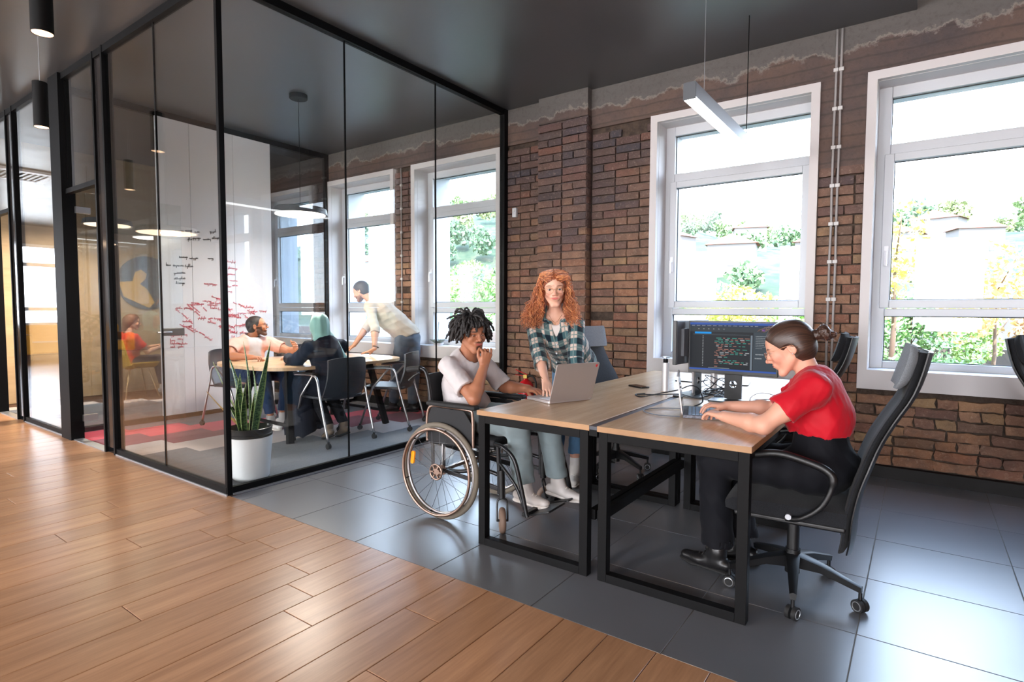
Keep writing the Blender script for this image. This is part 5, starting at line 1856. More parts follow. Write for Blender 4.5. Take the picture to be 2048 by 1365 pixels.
def shoe(per, ank, toe, m, msole, s=1.0, h=.004, name='shoe'):
    ank, toe = np.asarray(ank, float), np.asarray(toe, float)
    f = nrm(toe - ank - A_(0, 0, (toe - ank)[2]))
    side = nrm(np.cross(f, (0, 0, 1)))
    u = nrm(np.cross(side, toe - (ank - A_(0, 0, .075 * s)) + 0 * f)) if False else A_(0, 0, 1)
    heel = A_(ank[0], ank[1], ank[2] - .055 * s) - f * .045 * s
    tip = toe.copy()
    d = nrm(tip - heel); up = nrm(np.cross(side, d))
    if up[2] < 0: up = -up
    L = np.linalg.norm(tip - heel)
    R = np.stack([side, d, up], 1)
    sd = S(.02)
    sd.cone(heel + up * .012, heel + d * L * .62, .034 * s, .036 * s, flat=(up, .8))
    sd.cone(heel + d * L * .6, tip - d * .02, .038 * s, .030 * s, flat=(up, .7))
    sd.cone(ank + A_(0, 0, .01), heel + d * L * .38 + up * .012, .040 * s, .034 * s)
    sd.cone(ank + A_(0, 0, .03), ank - A_(0, 0, .03), .036 * s, .038 * s)
    sd.cone(ank + A_(0, 0, .10), ank + A_(0, 0, .035), .028 * s, .030 * s, op='-', k=.004)
    o = per.part(name, sd, h, m)
    so = S(.012)
    pts = [heel - up * .022 * s, heel + d * L * .4 - up * .024 * s, heel + d * L * .72 - up * .024 * s, tip - d * .012 - up * .022 * s]
    so.chain(pts, [.034 * s, .032 * s, .041 * s, .030 * s], flat=(up, .36))
    V, Q = so.mesh(h)
    link(npmesh('sole', V - per.o, Q), 'sole', o, msole)
    lc = MB()
    for k in range(4):
        c = heel + d * L * (.42 + .09 * k) + up * (.045 - .007 * k) * s
        lc.tube([tuple(c - side * .02 - per.o - up * .006), tuple(c + up * .004 - per.o), tuple(c + side * .02 - per.o - up * .006)], .0024, 5)
    lc.obj('laces', mat('laces_' + m.name, tuple(min(1, v * 1.1 + .01) for v in msole.node_tree.nodes['Principled BSDF'].inputs['Base Color'].default_value[:3]) + (1,), .8), o, smooth=True)
    return o
def cap_hair(o, R, sc, grow=.010, cutc=.008, n=(0, .75, -.66), k=.012):
    sd = S(k)
    L = lambda *v: o + R @ (np.array(v) * sc)
    cn = R @ nrm(n)
    cp = o + cn * cutc * sc
    sd.ell(L(0, -.012, .036), np.array((.073 + grow, .092 + grow, .080 + grow)) * sc, R, cut=[(cp, cn)])
    sd.ell(L(0, -.035, .0), np.array((.068 + grow, .066 + grow, .075 + grow)) * sc, R, cut=[(cp, cn)])
    return sd
def cloth(name, col, rough=.85, bump=None, sheen=.15):
    return mat(name, col, rough, sheen=sheen, bump=bump or (500, .2, .0008), var=(9, .05), spec=.2)

# ---- man in the wheelchair -------------------------------------------------------
def man_wheelchair():
    p = Person('person in a white t-shirt with black twisted locs seated in the wheelchair, hand at chin', (-2.40, 2.83, 0))
    o = A_(-2.315, 2.80, 1.130); R = frame((.91, -.38, -.08), (-.08, .0, 1)); sc = 1.02
    hd = S(.015)
    head(hd, o, R, sc, True, True, .30)
    nb = A_(-2.385, 2.835, .955)
    hd.cone(o + R @ A_(0, -.03, -.05), nb, .050, .056, k=.02)
    hd.cone(nb + A_(0, -.10, -.03), nb + A_(0, .12, -.03), .045, .045, k=.05)
    def beard(x, y, z):
        a = np.clip(1.6 - np.abs(y - .045 - .0) / .03 * .0 - ((z + .100) / .030) ** 2, 0, 1) * (z < -.065) * (y > .02)
        mo = np.clip(1.6 - ((x / .024) ** 2 + ((z + .0395) / .0055) ** 2), 0, 1) * (y > .08) * .8
        ch = np.clip(1.5 - ((x / .016) ** 2 + ((z + .078) / .018) ** 2), 0, 1) * (y > .06)
        jaw = np.clip(1 - np.abs(z + .078 - (.055 - y) * .55) / .014, 0, 1) * (y < .07) * (y > -.01) * .8
        return np.clip(np.maximum.reduce([mo * .75, ch * .9, jaw * 0]), 0, 1)
    fc = face_color(o, R, sc, (168, 112, 84), (176, 96, 88), (40, 28, 26), ((52, 36, 32), beard), browth=1.3)
    p.skin(hd, .0022, fc)
    eyes(p, o, R, sc, (50, 32, 24), (.1, 1, -.45))
    sk = flat_col((168, 112, 84))
    rs, re, rw = A_(-2.375, 2.655, .925), A_(-2.140, 2.605, .758), A_(-2.165, 2.735, .945)
    a = S(.02); arm(a, rs, re, rw)
    hand(a, rw, (.25, .02, .95), (.85, -.50, .05), (-.5, -.9, .2), .92, curls=[(1.3, 1.1, .8), (1.2, 1.0, .7), (1.0, .9, .6), (.5, .6, .5)], thumb_out=.6, thumb_curl=.5, spread=.12)
    p.skin(a, .0028, sk)
    ls, le, lw = A_(-2.405, 3.02, .925), A_(-2.265, 3.085, .768), A_(-2.060, 3.065, .774)
    a = S(.02); arm(a, ls, le, lw)
    hand(a, lw, (.95, -.25, -.06), (0, 0, 1), (0, -1, 0), .95, curl=(.25, .35, .3), thumb_out=.5)
    p.skin(a, .0028, sk)
    p.finish(M_skin)
    # shirt
    sh = S(.045)
    sh.cone(A_(-2.415, 2.835, .62), A_(-2.42, 2.835, .80), .155, .150, flat=(A_(1, .1, 0) / 1.005, .78))
    sh.cone(A_(-2.42, 2.835, .80), A_(-2.405, 2.835, .905), .150, .145, flat=(A_(1, 0, 0), .74))
    sh.cone(A_(-2.39, 2.69, .925), A_(-2.405, 2.98, .925), .058, .058)
    sh.cone(A_(-2.345, 2.76, .66), A_(-2.35, 2.91, .66), .085, .085)
    for s_, e_ in ((rs, re), (ls, le)):
        ax = nrm(e_ - s_); end = s_ + ax * .205
        sh.cone(s_ - ax * .02, s_ + ax * .25, .060, .068, k=.03, cut=[(end, ax)])
    for s_, e_ in ((rs, re), (ls, le)):
        ax = nrm(e_ - s_)
        sh.cone(s_ + ax * .185, s_ + ax * .3, .046, .055, k=.004, op='-')
    sh.cone(nb + A_(.012, 0, -.005), nb + A_(.05, -.01, .08), .060, .075, k=.006, op='-')
    sh.cone(A_(-2.41, 2.835, .30), A_(-2.41, 2.835, .36), .25, .25, k=.004, op='-')
    fo = folds(3, .055, .009); fo2 = folds(8, .025, .0025)
    sh.disp = lambda P: fo(P) + fo2(P)
    p.part('t_shirt', sh, .0045, cloth('white_cotton', srgb(206, 200, 200)))
    # trousers
    tr = S(.03)
    H = {}
    for sd_, hp, kn, an in ((0, A_(-2.39, 2.745, .595), A_(-1.915, 2.735, .605), A_(-1.875, 2.745, .27)), (1, A_(-2.40, 2.93, .595), A_(-1.84, 2.955, .60), A_(-1.775, 2.955, .275))):
        tr.cone(hp, kn, .092, .070); tr.cone(kn, an, .070, .066, cut=[(an + A_(0, 0, -.0), A_(0, 0, -1))])
        tr.cone(an + A_(0, 0, .02), an + A_(0, 0, -.12), .048, .050, op='-', k=.003)
    tr.ell(A_(-2.42, 2.835, .60), (.14, .175, .10))
    fo = folds(5, .05, .008); tr.disp = fo
    p.part('trousers', tr, .005, cloth('pale_grey_denim', srgb(126, 140, 144), .9))
    mw, ms = mat('worn_white_leather', srgb(196, 190, 186), .55), mat('white_sole', srgb(214, 208, 202), .7)
    an = S(.01)
    for a0, t0 in ((A_(-1.865, 2.745, .235), A_(-1.715, 2.760, .165)), (A_(-1.768, 2.955, .24), A_(-1.60, 2.960, .17))):
        an.cone(a0, a0 + A_(-.005, 0, .12), .036, .042)
        shoe(p, a0, t0, mw, ms)
    p.part('socks', an, .005, cloth('sock_white', srgb(206, 202, 200)))
    # locs
    rr = random.Random(4)
    q = MB()
    Rm = R
    for k in range(300):
        th = math.acos(1 - rr.random() * 1.28); ph = rr.uniform(0, 2 * PI)
        d = A_(math.sin(th) * math.cos(ph), math.sin(th) * math.sin(ph), math.cos(th))
        s0 = A_(d[0] * .070, -.014 + d[1] * .090, .040 + d[2] * .078)
        if s0[1] * .75 - s0[2] * .66 > .004: continue
        up = d[2]
        ln = rr.uniform(.075, .115)
        out = A_(d[0], d[1], min(max(.1, d[2] * .8), .45))
        if d[1] > .2: ln *= .70
        pts = []
        v = nrm(out + A_(*[rr.uniform(-.25, .25) for _ in range(3)]))
        c = s0.copy()
        n_ = 9
        for i in range(n_ + 1):
            pts.append(tuple(o + Rm @ (c * sc)))
            v = nrm(v + A_(0, 0, -.26 - .10 * i / n_) + A_(*[rr.uniform(-.22, .22) for _ in range(3)]))
            c = c + v * ln / n_
            rad = math.sqrt((c[0] / .086) ** 2 + ((c[1] + .012) / .104) ** 2 + ((c[2] - .036) / .094) ** 2)
            if rad < 1: c = A_(0, -.012, .036) + (c - A_(0, -.012, .036)) / rad
        r0 = rr.uniform(.0062, .0085)
        q.tube(pts, [r0 * (1 + .22 * ((i % 2) * 2 - 1)) * (.75 if i == n_ else 1) for i in range(n_ + 1)], 6)
    t = mat('black_locs', srgb(30, 26, 26), .62, bump=(300, .6, .002), var=(60, .5))
    hr = p.mb('hair', q, t)
    cp = cap_hair(o, R, sc, .008, .006)
    V, Q = cp.mesh(.005)
    link(npmesh('scalp_hair', V - p.o - 0, Q), 'scalp_hair', hr, t)
man_wheelchair()

# ---- red-haired woman -------------------------------------------------------------
def plaid_mat():
    t = NT('plaid_flannel')
    a = t.n('Attribute', attribute_name='puv')
    P = t.sep(a.outputs['Vector'])
    def band(v, per, off, w):
        f = t.math('FRACT', t.math('MULTIPLY_ADD', v, 1 / per, off))
        d = t.math('ABSOLUTE', t.math('SUBTRACT', f, .5))
        return t.ramp(d, [(w - .02, (1, 1, 1)), (w + .02, (0, 0, 0))])
    u, v = P[0], P[1]
    bu, bv = band(u, .088, .0, .24), band(v, .080, .2, .24)
    tu, tv = band(u, .088, .5, .035), band(v, .080, .7, .035)
    c = t.mix(bu, srgb(208, 190, 178), srgb(70, 102, 108))
    c2 = t.mix(bu, srgb(84, 108, 110), srgb(14, 32, 44))
    c = t.mix(bv, c, c2)
    c = t.mix(tu, c, srgb(120, 140, 138)); c = t.mix(tv, c, srgb(120, 140, 138))
    t.l(c, t.b.inputs['Base Color']); t.b.inputs['Roughness'].default_value = .9
    t.b.inputs['Sheen Weight'].default_value = .3
    t.b.inputs['Specular IOR Level'].default_value = .15
    return t.m
def corner_uv(me, V, Q, segs):
    C = V[Q].mean(1)
    best = np.full(len(Q), 9.); pick = np.zeros(len(Q), int)
    for i, (a, b, side, rad) in enumerate(segs):
        ax = nrm(b - a)
        t = np.clip((C - a) @ ax, 0, np.linalg.norm(b - a))
        d = np.linalg.norm(C - a - t[:, None] * ax, axis=1) - rad
        m = d < best; best[m] = d[m]; pick[m] = i
    out = np.zeros((len(Q), Q.shape[1], 3))
    for i, (a, b, side, rad) in enumerate(segs):
        ax = nrm(b - a); sd = nrm(side - ax * (ax @ side))
        m = pick == i
        P = V[Q[m]] - a
        out[m] = np.stack([P @ ax, P @ sd, np.zeros(P.shape[:2])], -1)
    at_ = me.attributes.new('puv', 'FLOAT_VECTOR', 'CORNER')
    at_.data.foreach_set('vector', out.astype(np.float32).ravel())
def seg_uv(segs):
    """segs: (a, b, side) -> nearest segment's (along, across)"""
    def f(P):
        best = np.full(len(P), 9.); out = np.zeros((len(P), 3))
        for a, b, side, rad in segs:
            ax = nrm(b - a); sd = nrm(side - ax * (ax @ side))
            t = np.clip((P - a) @ ax, 0, np.linalg.norm(b - a))
            d = np.linalg.norm(P - a - t[:, None] * ax, axis=1) - rad
            m = d < best
            best[m] = d[m]
            ov = (P - a) @ sd
            out[m] = np.stack([(P - a) @ ax, ov, np.zeros(len(P))], 1)[m]
        return out
    return f
def woman_redhair():
    p = Person('person with long curly red hair in a plaid shirt leaning on the desk', (-2.12, 3.64, 0))
    f0 = nrm(A_(.50, -.86, 0)); lat = nrm(np.cross((0, 0, 1), f0))     # her left
    o = A_(-1.990, 3.265, 1.425); R = frame(A_(.53, -.84, -.10), (-.08, .06, 1)); sc = 1.05
    nb = A_(-2.035, 3.355, 1.255)
    hd = S(.015)
    head(hd, o, R, sc, False, True, 1.0)
    hd.cone(o + R @ A_(0, -.030, -.055), nb, .037, .043, k=.02)
    ch = A_(-2.04, 3.385, 1.13)
    hd.cone(nb + lat * .08 + A_(0, 0, -.03), nb - lat * .08 + A_(0, 0, -.03), .045, .045, k=.05)
    hd.ell(ch + A_(0, 0, .03), (.085, .06, .09), k=.04)
    fc = face_color(o, R, sc, (226, 176, 152), (190, 98, 92), (120, 70, 46), blush=(218, 132, 112), browth=1.0)
    p.skin(hd, .0021, fc)
    eyes(p, o, R, sc, (92, 84, 70), (0, 1, .02))
    rs, re, rw = A_(-2.185, 3.310, 1.185), A_(-2.055, 3.185, .985), A_(-1.905, 3.030, .835)
    ls, le, lw = A_(-1.885, 3.385, 1.185), A_(-1.845, 3.30, .975), A_(-1.775, 3.22, .80)
    sk = flat_col((226, 176, 152))
    a = S(.02); arm(a, rs, re, rw, .84)
    hand(a, rw, (.50, -.52, -.55), (.45, -.30, .85), (.8, .5, .1), .88, curl=(-.05, .35, .35), thumb_out=.55, spread=.16)
    p.skin(a, .0026, sk)
    a = S(.02); arm(a, ls, le, lw, .84)
    hand(a, lw, (.62, -.70, -.22), (.2, -.1, 1), (-.8, -.6, .1), .88, curl=(.1, .35, .3))
    p.skin(a, .003, sk)
    an = S(.01)
    for x in ((-2.165, 3.60), (-2.065, 3.70)):
        an.cone((x[0], x[1], .27), (x[0], x[1], .10), .038, .030)
    p.skin(an, .004, sk)
    p.finish(M_skin)
    hip = A_(-2.12, 3.76, .92); wst = A_(-2.10, 3.66, 1.0)
    # white undershirt
    te = S(.04)
    te.cone(ch + A_(0, 0, .02), wst, .120, .11, flat=(f0, .84))
    te.cone(nb + lat * .05 + A_(0, 0, -.115), nb - lat * .05 + A_(0, 0, -.115), .055, .055)
    te.cone(nb + A_(0, 0, -.01), nb + f0 * .10 + A_(0, 0, -.035), .060, .040, k=.006, op='-')
    p.part('undershirt', te, .005, cloth('white_jersey', srgb(222, 214, 210)))
    # plaid shirt
    s_ = S(.045)
    s_.cone(hip + A_(0, 0, -.10), wst, .160, .140, flat=(nrm(f0), .82))
    s_.cone(wst, ch, .140, .132, flat=(nrm(f0 + A_(0, 0, .3)), .84))
    s_.cone(rs + A_(0.03, 0.03, -.01), ls + A_(-.03, 0, -.01), .056, .056)
    s_.ell(hip + lat * .05 - f0 * .03 + A_(0, 0, -.03), (.13, .13, .13), k=.05)
    for a0, b0, c0 in ((rs, re, rw), (ls, le, lw)):
        ax = nrm(c0 - b0); end = b0 + ax * (.11 if a0 is rs else .13)
        s_.cone(a0, b0, .056, .050, k=.03)
        s_.cone(b0, b0 + ax * .2, .050, .047, k=.02, cut=[(end, ax)])
        s_.cone(end - ax * .030, end + ax * .1, .056, .056, k=.006, cut=[(end, ax), (end - ax * .034, -ax)])
    for a0, b0, c0 in ((rs, re, rw), (ls, le, lw)):
        ax = nrm(c0 - b0); end = b0 + ax * (.11 if a0 is rs else .13)
        s_.cone(end - ax * .03, end + ax * .1, .041, .044, k=.003, op='-')
    # open front: V from the collar to mid chest
    v0 = nb + f0 * .085 + A_(0, 0, .01); v1 = ch + f0 * .135 + A_(0, 0, -.085)
    s_.cone(v0, v1, .046, .006, k=.006, op='-', flat=(f0, 1.6))
    s_.cone(nb + A_(0, 0, -.02), nb + A_(0, 0, .2), .062, .075, k=.005, op='-')
    s_.cone(hip + A_(0, 0, -.3), hip + A_(0, 0, -.22), .25, .2, k=.003, op='-')
    fo = folds(12, .05, .008); fo2 = folds(2, .022, .0025)
    s_.disp = lambda P: fo(P) + fo2(P)
    segs = [(hip + A_(0, 0, -.15), ch + A_(0, 0, .05), lat, .13), (rs, re, lat, .05), (re, re + (rw - re) * .6, lat, .048), (ls, le, lat, .05), (le, le + (lw - le) * .6, lat, .048)]
    M_pl = plaid_mat()
    V, Q = s_.mesh(.0045)
    me = npmesh('plaid_shirt', V - p.o, Q)
    corner_uv(me, V, Q, segs)
    sh = link(me, 'plaid_shirt', p.root, M_pl)
    # collar leaves
    co = S(.006)
    for sx in (-1, 1):
        a = nb + lat * sx * .062 + A_(0, 0, .045) - f0 * .02; b = nb + lat * sx * .072 + f0 * .075 + A_(0, 0, -.035); c = nb + lat * sx * .045 + f0 * .095 + A_(0, 0, -.045)
        co.cone(a, b, .020, .016, flat=(nrm(lat * sx + f0 * .2), .35)); co.cone(b, c, .016, .008, flat=(nrm(lat * sx * .5 + f0), .35))
    co.cone(nb - f0 * .06 + lat * .05 + A_(0, 0, .045), nb - f0 * .06 - lat * .05 + A_(0, 0, .045), .02, .02, flat=(f0, .35))
    V, Q = co.mesh(.004)
    link(npmesh('collar', V - p.o, Q, None, {'puv': seg_uv(segs[:1])(V)}), 'collar', sh, M_pl)
    q = MB()
    for i in range(4):
        c = ch + f0 * (.108 - .0 * i) + A_(0, 0, -.075 - i * .06) - f0 * .02 * 0
        q.cyl(tuple(c - p.o + f0 * .002), tuple(c - p.o + f0 * .014), .0055, n=10)
    q.obj('buttons', M_white, sh)
    je = S(.03)
    for hp, kn, an_ in ((hip + lat * -.075 + A_(0, 0, -.08), A_(-2.17, 3.64, .50), A_(-2.165, 3.60, .26)), (hip + lat * .075 + A_(0, 0, -.08), A_(-2.05, 3.72, .50), A_(-2.065, 3.70, .22))):
        je.cone(hp, kn, .086, .062).cone(kn, an_, .062, .052, cut=[(an_, A_(0, 0, -1))])
        je.cone(an_ + A_(0, 0, .02), an_ + A_(0, 0, -.12), .043, .043, op='-', k=.003)
    je.ell(hip + A_(0, 0, -.06), (.15, .13, .12))
    je.disp = folds(15, .04, .006)
    p.part('jeans', je, .005, cloth('blue_denim', srgb(86, 122, 156), .9, (700, .35, .0008)))
    mw = mat('white_sneaker', srgb(222, 218, 214), .6)
    for a0, t0 in ((A_(-2.165, 3.60, .10), A_(-2.085, 3.475, .032)), (A_(-2.065, 3.70, .10), A_(-2.00, 3.565, .032))):
        shoe(p, a0, t0, mw, mw, .92)
    sk_ = S(.01)
    for x in ((-2.165, 3.60), (-2.065, 3.70)): sk_.cone((x[0], x[1], .175), (x[0], x[1], .10), .037, .036)
    p.part('socks', sk_, .004, cloth('white_sock', srgb(226, 222, 220)))
    glasses(p, o, R, sc, mat('gold_wire', srgb(176, 140, 100), .3, .8), .024, .0010)
    # curls
    t = NT('copper_curls')
    a_ = t.n('Attribute', attribute_name='rnd')
    nn = t.noise(t.coords(), 40, 3)
    t.l(t.ramp(t.math('MULTIPLY_ADD', nn, .5, t.math('MULTIPLY', a_.outputs['Fac'], .6)), [(.2, srgb(122, 58, 26)), (.55, srgb(196, 108, 54)), (.85, srgb(236, 164, 104))]), t.b.inputs['Base Color'])
    t.b.inputs['Roughness'].default_value = .45; t.b.inputs['Sheen Weight'].default_value = .3
    M_curl = t.m
    rr = random.Random(9)
    q = MB(); rv = []
    L = lambda v: o + R @ (np.asarray(v) * sc)
    for k in range(620):
        side = 1 if rr.random() < .5 else -1
        ty = rr.uniform(-.10, .083)
        tz = .108 - .35 * ty * ty * 10 * .35 - max(0, ty) * .35
        # start near the parting, flow over the side, then hang
        s0 = A_(side * rr.uniform(.002, .045), ty, 0)
        e = 1 - (s0[0] / .082) ** 2 - ((ty + .012) / .104) ** 2
        s0[2] = .036 + .091 * math.sqrt(max(.02, e))
        w1 = A_(side * rr.uniform(.078, .098), ty * .75 - .012 + rr.uniform(-.012, .012), .045 + rr.uniform(-.02, .02))
        w2 = A_(side * rr.uniform(.072, .120) * (1.12 if side > 0 else 1), ty * .6 - .02 + rr.uniform(-.03, .03), -.05 + rr.uniform(-.03, .03))
        w3 = A_(side * rr.uniform(.060, .150) * (1.25 if side > 0 else 1), rr.uniform(-.06, .05), -.125 + rr.uniform(-.04, .03))
        w4 = A_(side * rr.uniform(.065, .170) * (1.35 if side > 0 else .95), rr.uniform(-.05, .06), -.20 + rr.uniform(-.05, .05))
        if rr.random() < .25:
            w1 = A_(side * rr.uniform(.02, .07), -.105, .04); w2 = A_(side * rr.uniform(.0, .08), -.12, -.05); w3 = A_(side * rr.uniform(0, .1), -.115, -.13); w4 = A_(side * rr.uniform(0, .12), -.11, -.20)
        P = spline([s0, (s0 + w1) / 2 + A_(side * .012, 0, .018), w1, w2, w3, w4], 15)
        n_ = len(P)
        fr = rr.uniform(6, 9); ph = rr.uniform(0, 6.3); amp = rr.uniform(.0045, .0095)
        pts = []
        for i, c in enumerate(P):
            u = i / (n_ - 1)
            g_ = amp * min(1, u * 2.2) * (1 + .5 * u)
            c = A_(*c) + A_(math.cos(fr * 6.28 * u + ph) * g_, math.sin(fr * 6.28 * u + ph) * g_, 0)
            pts.append(tuple(L(c)))
        n0 = len(q.v)
        q.tube(pts, [.0024 * (1 - .5 * i / n_) for i in range(n_)], 4)
        rv += [rr.random()] * (len(q.v) - n0)
    q.v = [(x - p.o[0], y - p.o[1], z - p.o[2]) for x, y, z in q.v]
    me = q.mesh('hair')
    a = me.attributes.new('rnd', 'FLOAT', 'POINT'); a.data.foreach_set('value', rv)
    hr = link(me, 'hair', p.root, M_curl, smooth=True)
    cp = cap_hair(o, R, sc, .010, .012, (0, .62, -.78))
    for sx in (-1, 1):
        cp.cone(L((sx * .060, -.025, .04)), L((sx * .092, -.03, -.10)), .040, .036, k=.03, flat=(R[:, 0], .7))
        cp.cone(L((sx * .092, -.03, -.10)), L((sx * .115, -.01, -.19)), .036, .020, k=.03)
    cp.cone(L((0, -.07, 0)), L((0, -.09, -.16)), .07, .05, k=.03)
    fo = folds(31, .010, .005, stretch=(1, 1, .35)); cp.disp = fo
    V, Q = cp.mesh(.0045)
    link(npmesh('hair_volume', V - p.o, Q), 'hair_volume', hr, M_curl)
    nk = MB().tube([tuple(nb + f0 * .052 + lat * .045 + A_(0, 0, -.0)), tuple(nb + f0 * .085 + lat * .02 + A_(0, 0, -.04)), tuple(nb + f0 * .095 + A_(0, 0, -.055)), tuple(nb + f0 * .085 - lat * .02 + A_(0, 0, -.04)), tuple(nb + f0 * .052 - lat * .045)], .001, 5)
    nk.lathe([(0, -.004), (.006, 0), (0, .004)], tuple(nb + f0 * .097 + A_(0, 0, -.062)), n=10)
    p.mb('necklace', nk, mat('gold', srgb(206, 170, 104), .25, 1))
    br = MB().tube([tuple(rw + A_(-.02, .02, .02) + A_(math.cos(a) * .027, math.sin(a) * .027, -.012 * math.cos(a))) for a in np.linspace(0, 2 * PI, 21)[:-1]], .0014, 5, closed=True)
    p.mb('bracelet', br, mat('gold', srgb(206, 170, 104), .25, 1))
woman_redhair()

# ---- woman in red -----------------------------------------------------------------
def woman_red():
    p = Person('person in a red blouse with a dark hair bun typing at the near desk', (-.36, 2.86, 0))
    o = A_(-.478, 2.845, 1.118); R = frame(A_(-.90, -.10, -.40), (-.38, 0, 1)); sc = 1.02
    nb = A_(-.395, 2.865, .985)
    hd = S(.015)
    head(hd, o, R, sc, False, True, .35)
    hd.cone(o + R @ A_(0, -.03, -.05), nb, .045, .052, k=.02)
    hd.cone(nb + A_(0, -.09, -.035), nb + A_(0, .09, -.035), .045, .045, k=.05)
    fc = face_color(o, R, sc, (216, 160, 136), (196, 104, 98), (88, 62, 52), blush=(206, 118, 104))
    p.skin(hd, .0020, fc)
    eyes(p, o, R, sc, (70, 54, 44), (0, 1, -.4))
    sk = flat_col((216, 162, 138))
    ls, le, lw = A_(-.375, 2.690, .945), A_(-.535, 2.610, .795), A_(-.735, 2.735, .792)
    rs, re, rw = A_(-.405, 3.030, .945), A_(-.580, 3.09, .795), A_(-.795, 3.01, .798)
    a = S(.02); arm(a, ls, le, lw, .98)
    hand(a, lw, (-.82, .52, .05), (0, 0, 1), (.3, .9, -.1), .90, curl=(.45, .5, .3), thumb_out=.5, spread=.12)
    p.skin(a, .0024, sk)
    a = S(.02); arm(a, rs, re, rw, .95)
    hand(a, rw, (-.88, -.42, .05), (0, 0, 1), (.2, -.9, -.1), .90, curl=(.45, .5, .3), thumb_out=.5, spread=.12)
    p.skin(a, .0026, sk)
    ank = S(.01); ank.cone((-.765, 2.80, .17), (-.765, 2.80, .085), .035, .032).cone((-.70, 3.0, .17), (-.71, 3.0, .085), .035, .032)
    p.skin(ank, .004, sk)
    p.finish(M_skin)
    b = S(.05)
    b.cone(A_(-.345, 2.865, .66), A_(-.345, 2.865, .80), .150, .150, flat=(A_(1, 0, 0), .80))
    b.cone(A_(-.345, 2.865, .80), A_(-.375, 2.865, .915), .150, .135, flat=(A_(1, 0, 0), .80))
    b.cone(A_(-.375, 2.72, .955), A_(-.385, 3.01, .955), .062, .062)
    b.cone(A_(-.44, 2.80, .83), A_(-.44, 2.93, .83), .062, .062)
    for s_, e_ in ((ls, le), (rs, re)):
        ax = nrm(e_ - s_); end = s_ + ax * .135
        b.cone(s_ - ax * .03, s_ + ax * .2, .066, .068, k=.035, cut=[(end, ax)])
    for s_, e_ in ((ls, le), (rs, re)):
        ax = nrm(e_ - s_); end = s_ + ax * .135
        b.cone(end - ax * .03, end + ax * .1, .057, .062, k=.003, op='-')
    b.cone(nb + A_(-.02, 0, -.005), nb + A_(-.06, 0, .09), .058, .08, k=.006, op='-')
    b.cone(A_(-.35, 2.86, .55), A_(-.35, 2.86, .60), .2, .2, k=.003, op='-')
    fo = folds(41, .06, .012, stretch=(1, 1, .5)); fo2 = folds(6, .025, .003)
    b.disp = lambda P: fo(P) + fo2(P)
    p.part('red_blouse', b, .0042, cloth('crimson_crepe', srgb(188, 14, 34), .6, sheen=.1))
    tr = S(.035)
    tr.ell(A_(-.335, 2.865, .605), (.155, .175, .105))
    tr.cone(A_(-.34, 2.865, .60), A_(-.345, 2.865, .70), .150, .138, flat=(A_(1, 0, 0), .82))
    for hp, kn, an_ in ((A_(-.38, 2.785, .575), A_(-.79, 2.785, .560), A_(-.765, 2.80, .15)), (A_(-.38, 2.945, .575), A_(-.765, 2.965, .555), A_(-.70, 3.0, .15))):
        tr.cone(hp, kn, .092, .072).cone(kn, an_, .072, .076, cut=[(an_, A_(0, 0, -1))])
        tr.cone(an_ + A_(0, 0, .03), an_ + A_(0, 0, -.15), .064, .066, op='-', k=.003)
    tr.disp = folds(44, .05, .007)
    p.part('trousers', tr, .005, cloth('black_trousers', srgb(13, 14, 20), .8, sheen=.02))
    mb_, so_ = mat('black_shoe_leather', srgb(24, 24, 26), .35), mat('black_lug_sole', srgb(18, 18, 19), .8)
    shoe(p, (-.765, 2.80, .105), (-.945, 2.84, .05), mb_, so_, 1.02)
    shoe(p, (-.70, 3.0, .105), (-.87, 2.99, .04), mb_, so_, 1.02)
    glasses(p, o, R, sc, mat('rose_gold_wire', srgb(200, 150, 120), .3, .8), .022, .0009)
    # sleek hair with low bun
    t = NT('dark_brown_hair')
    at = t.n('Attribute', attribute_name='puv')
    P = t.sep(at.outputs['Vector'])
    nz = t.n('TexNoise'); nz.inputs['Scale'].default_value = 1.0; nz.inputs['Detail'].default_value = 4
    mp = t.n('Mapping'); mp.inputs['Scale'].default_value = (6, 240, 240)
    t.l(at.outputs['Vector'], mp.inputs[0]); t.l(mp.outputs[0], nz.inputs['Vector'])
    t.l(t.ramp(nz.outputs['Fac'], [(.35, srgb(36, 24, 20)), (.7, srgb(86, 60, 48))]), t.b.inputs['Base Color'])
    t.b.inputs['Roughness'].default_value = .36
    t.bump(nz.outputs['Fac'], .35, .003)
    M_h = t.m
    L = lambda *v: o + R @ (np.array(v) * sc)
    cp = cap_hair(o, R, sc, .010, .021, (0, .8, -.6))
    for sx in (-1, 1): cp.ell(L(sx * .085, .006, -.022), A_(.035, .036, .036) * sc, R, op='-', k=.008)
    bun = L(.0, -.150, .012)
    hx = lambda P: np.stack([(P - bun) @ nrm(L(0, 0, .05) - bun), np.arctan2(((P - bun) @ R[:, 0]), ((P - o) @ R[:, 2]) + .02) * .12, np.zeros(len(P))], 1)
    hr = p.part('hair', cp, .0032, M_h, extra={'puv': hx})
    bn = S(.012)
    bn.cone(L(0, -.095, .020), bun, .026, .020)
    for k in range(7):
        a = k * .9
        bn.cone(bun + R @ (A_(math.cos(a), 0, math.sin(a)) * .020), bun + R @ (A_(math.cos(a + .9), -.3, math.sin(a + .9)) * .022), .017, .014)
    bn.cone(bun, bun + R @ A_(0, -.03, -.02), .024, .014)
    bn.disp = folds(17, .007, .004)
    V, Q = bn.mesh(.003)
    link(npmesh('bun', V - p.o, Q, None, {'puv': hx(V)}), 'bun', hr, M_h)
    q = MB(); rr = random.Random(8)
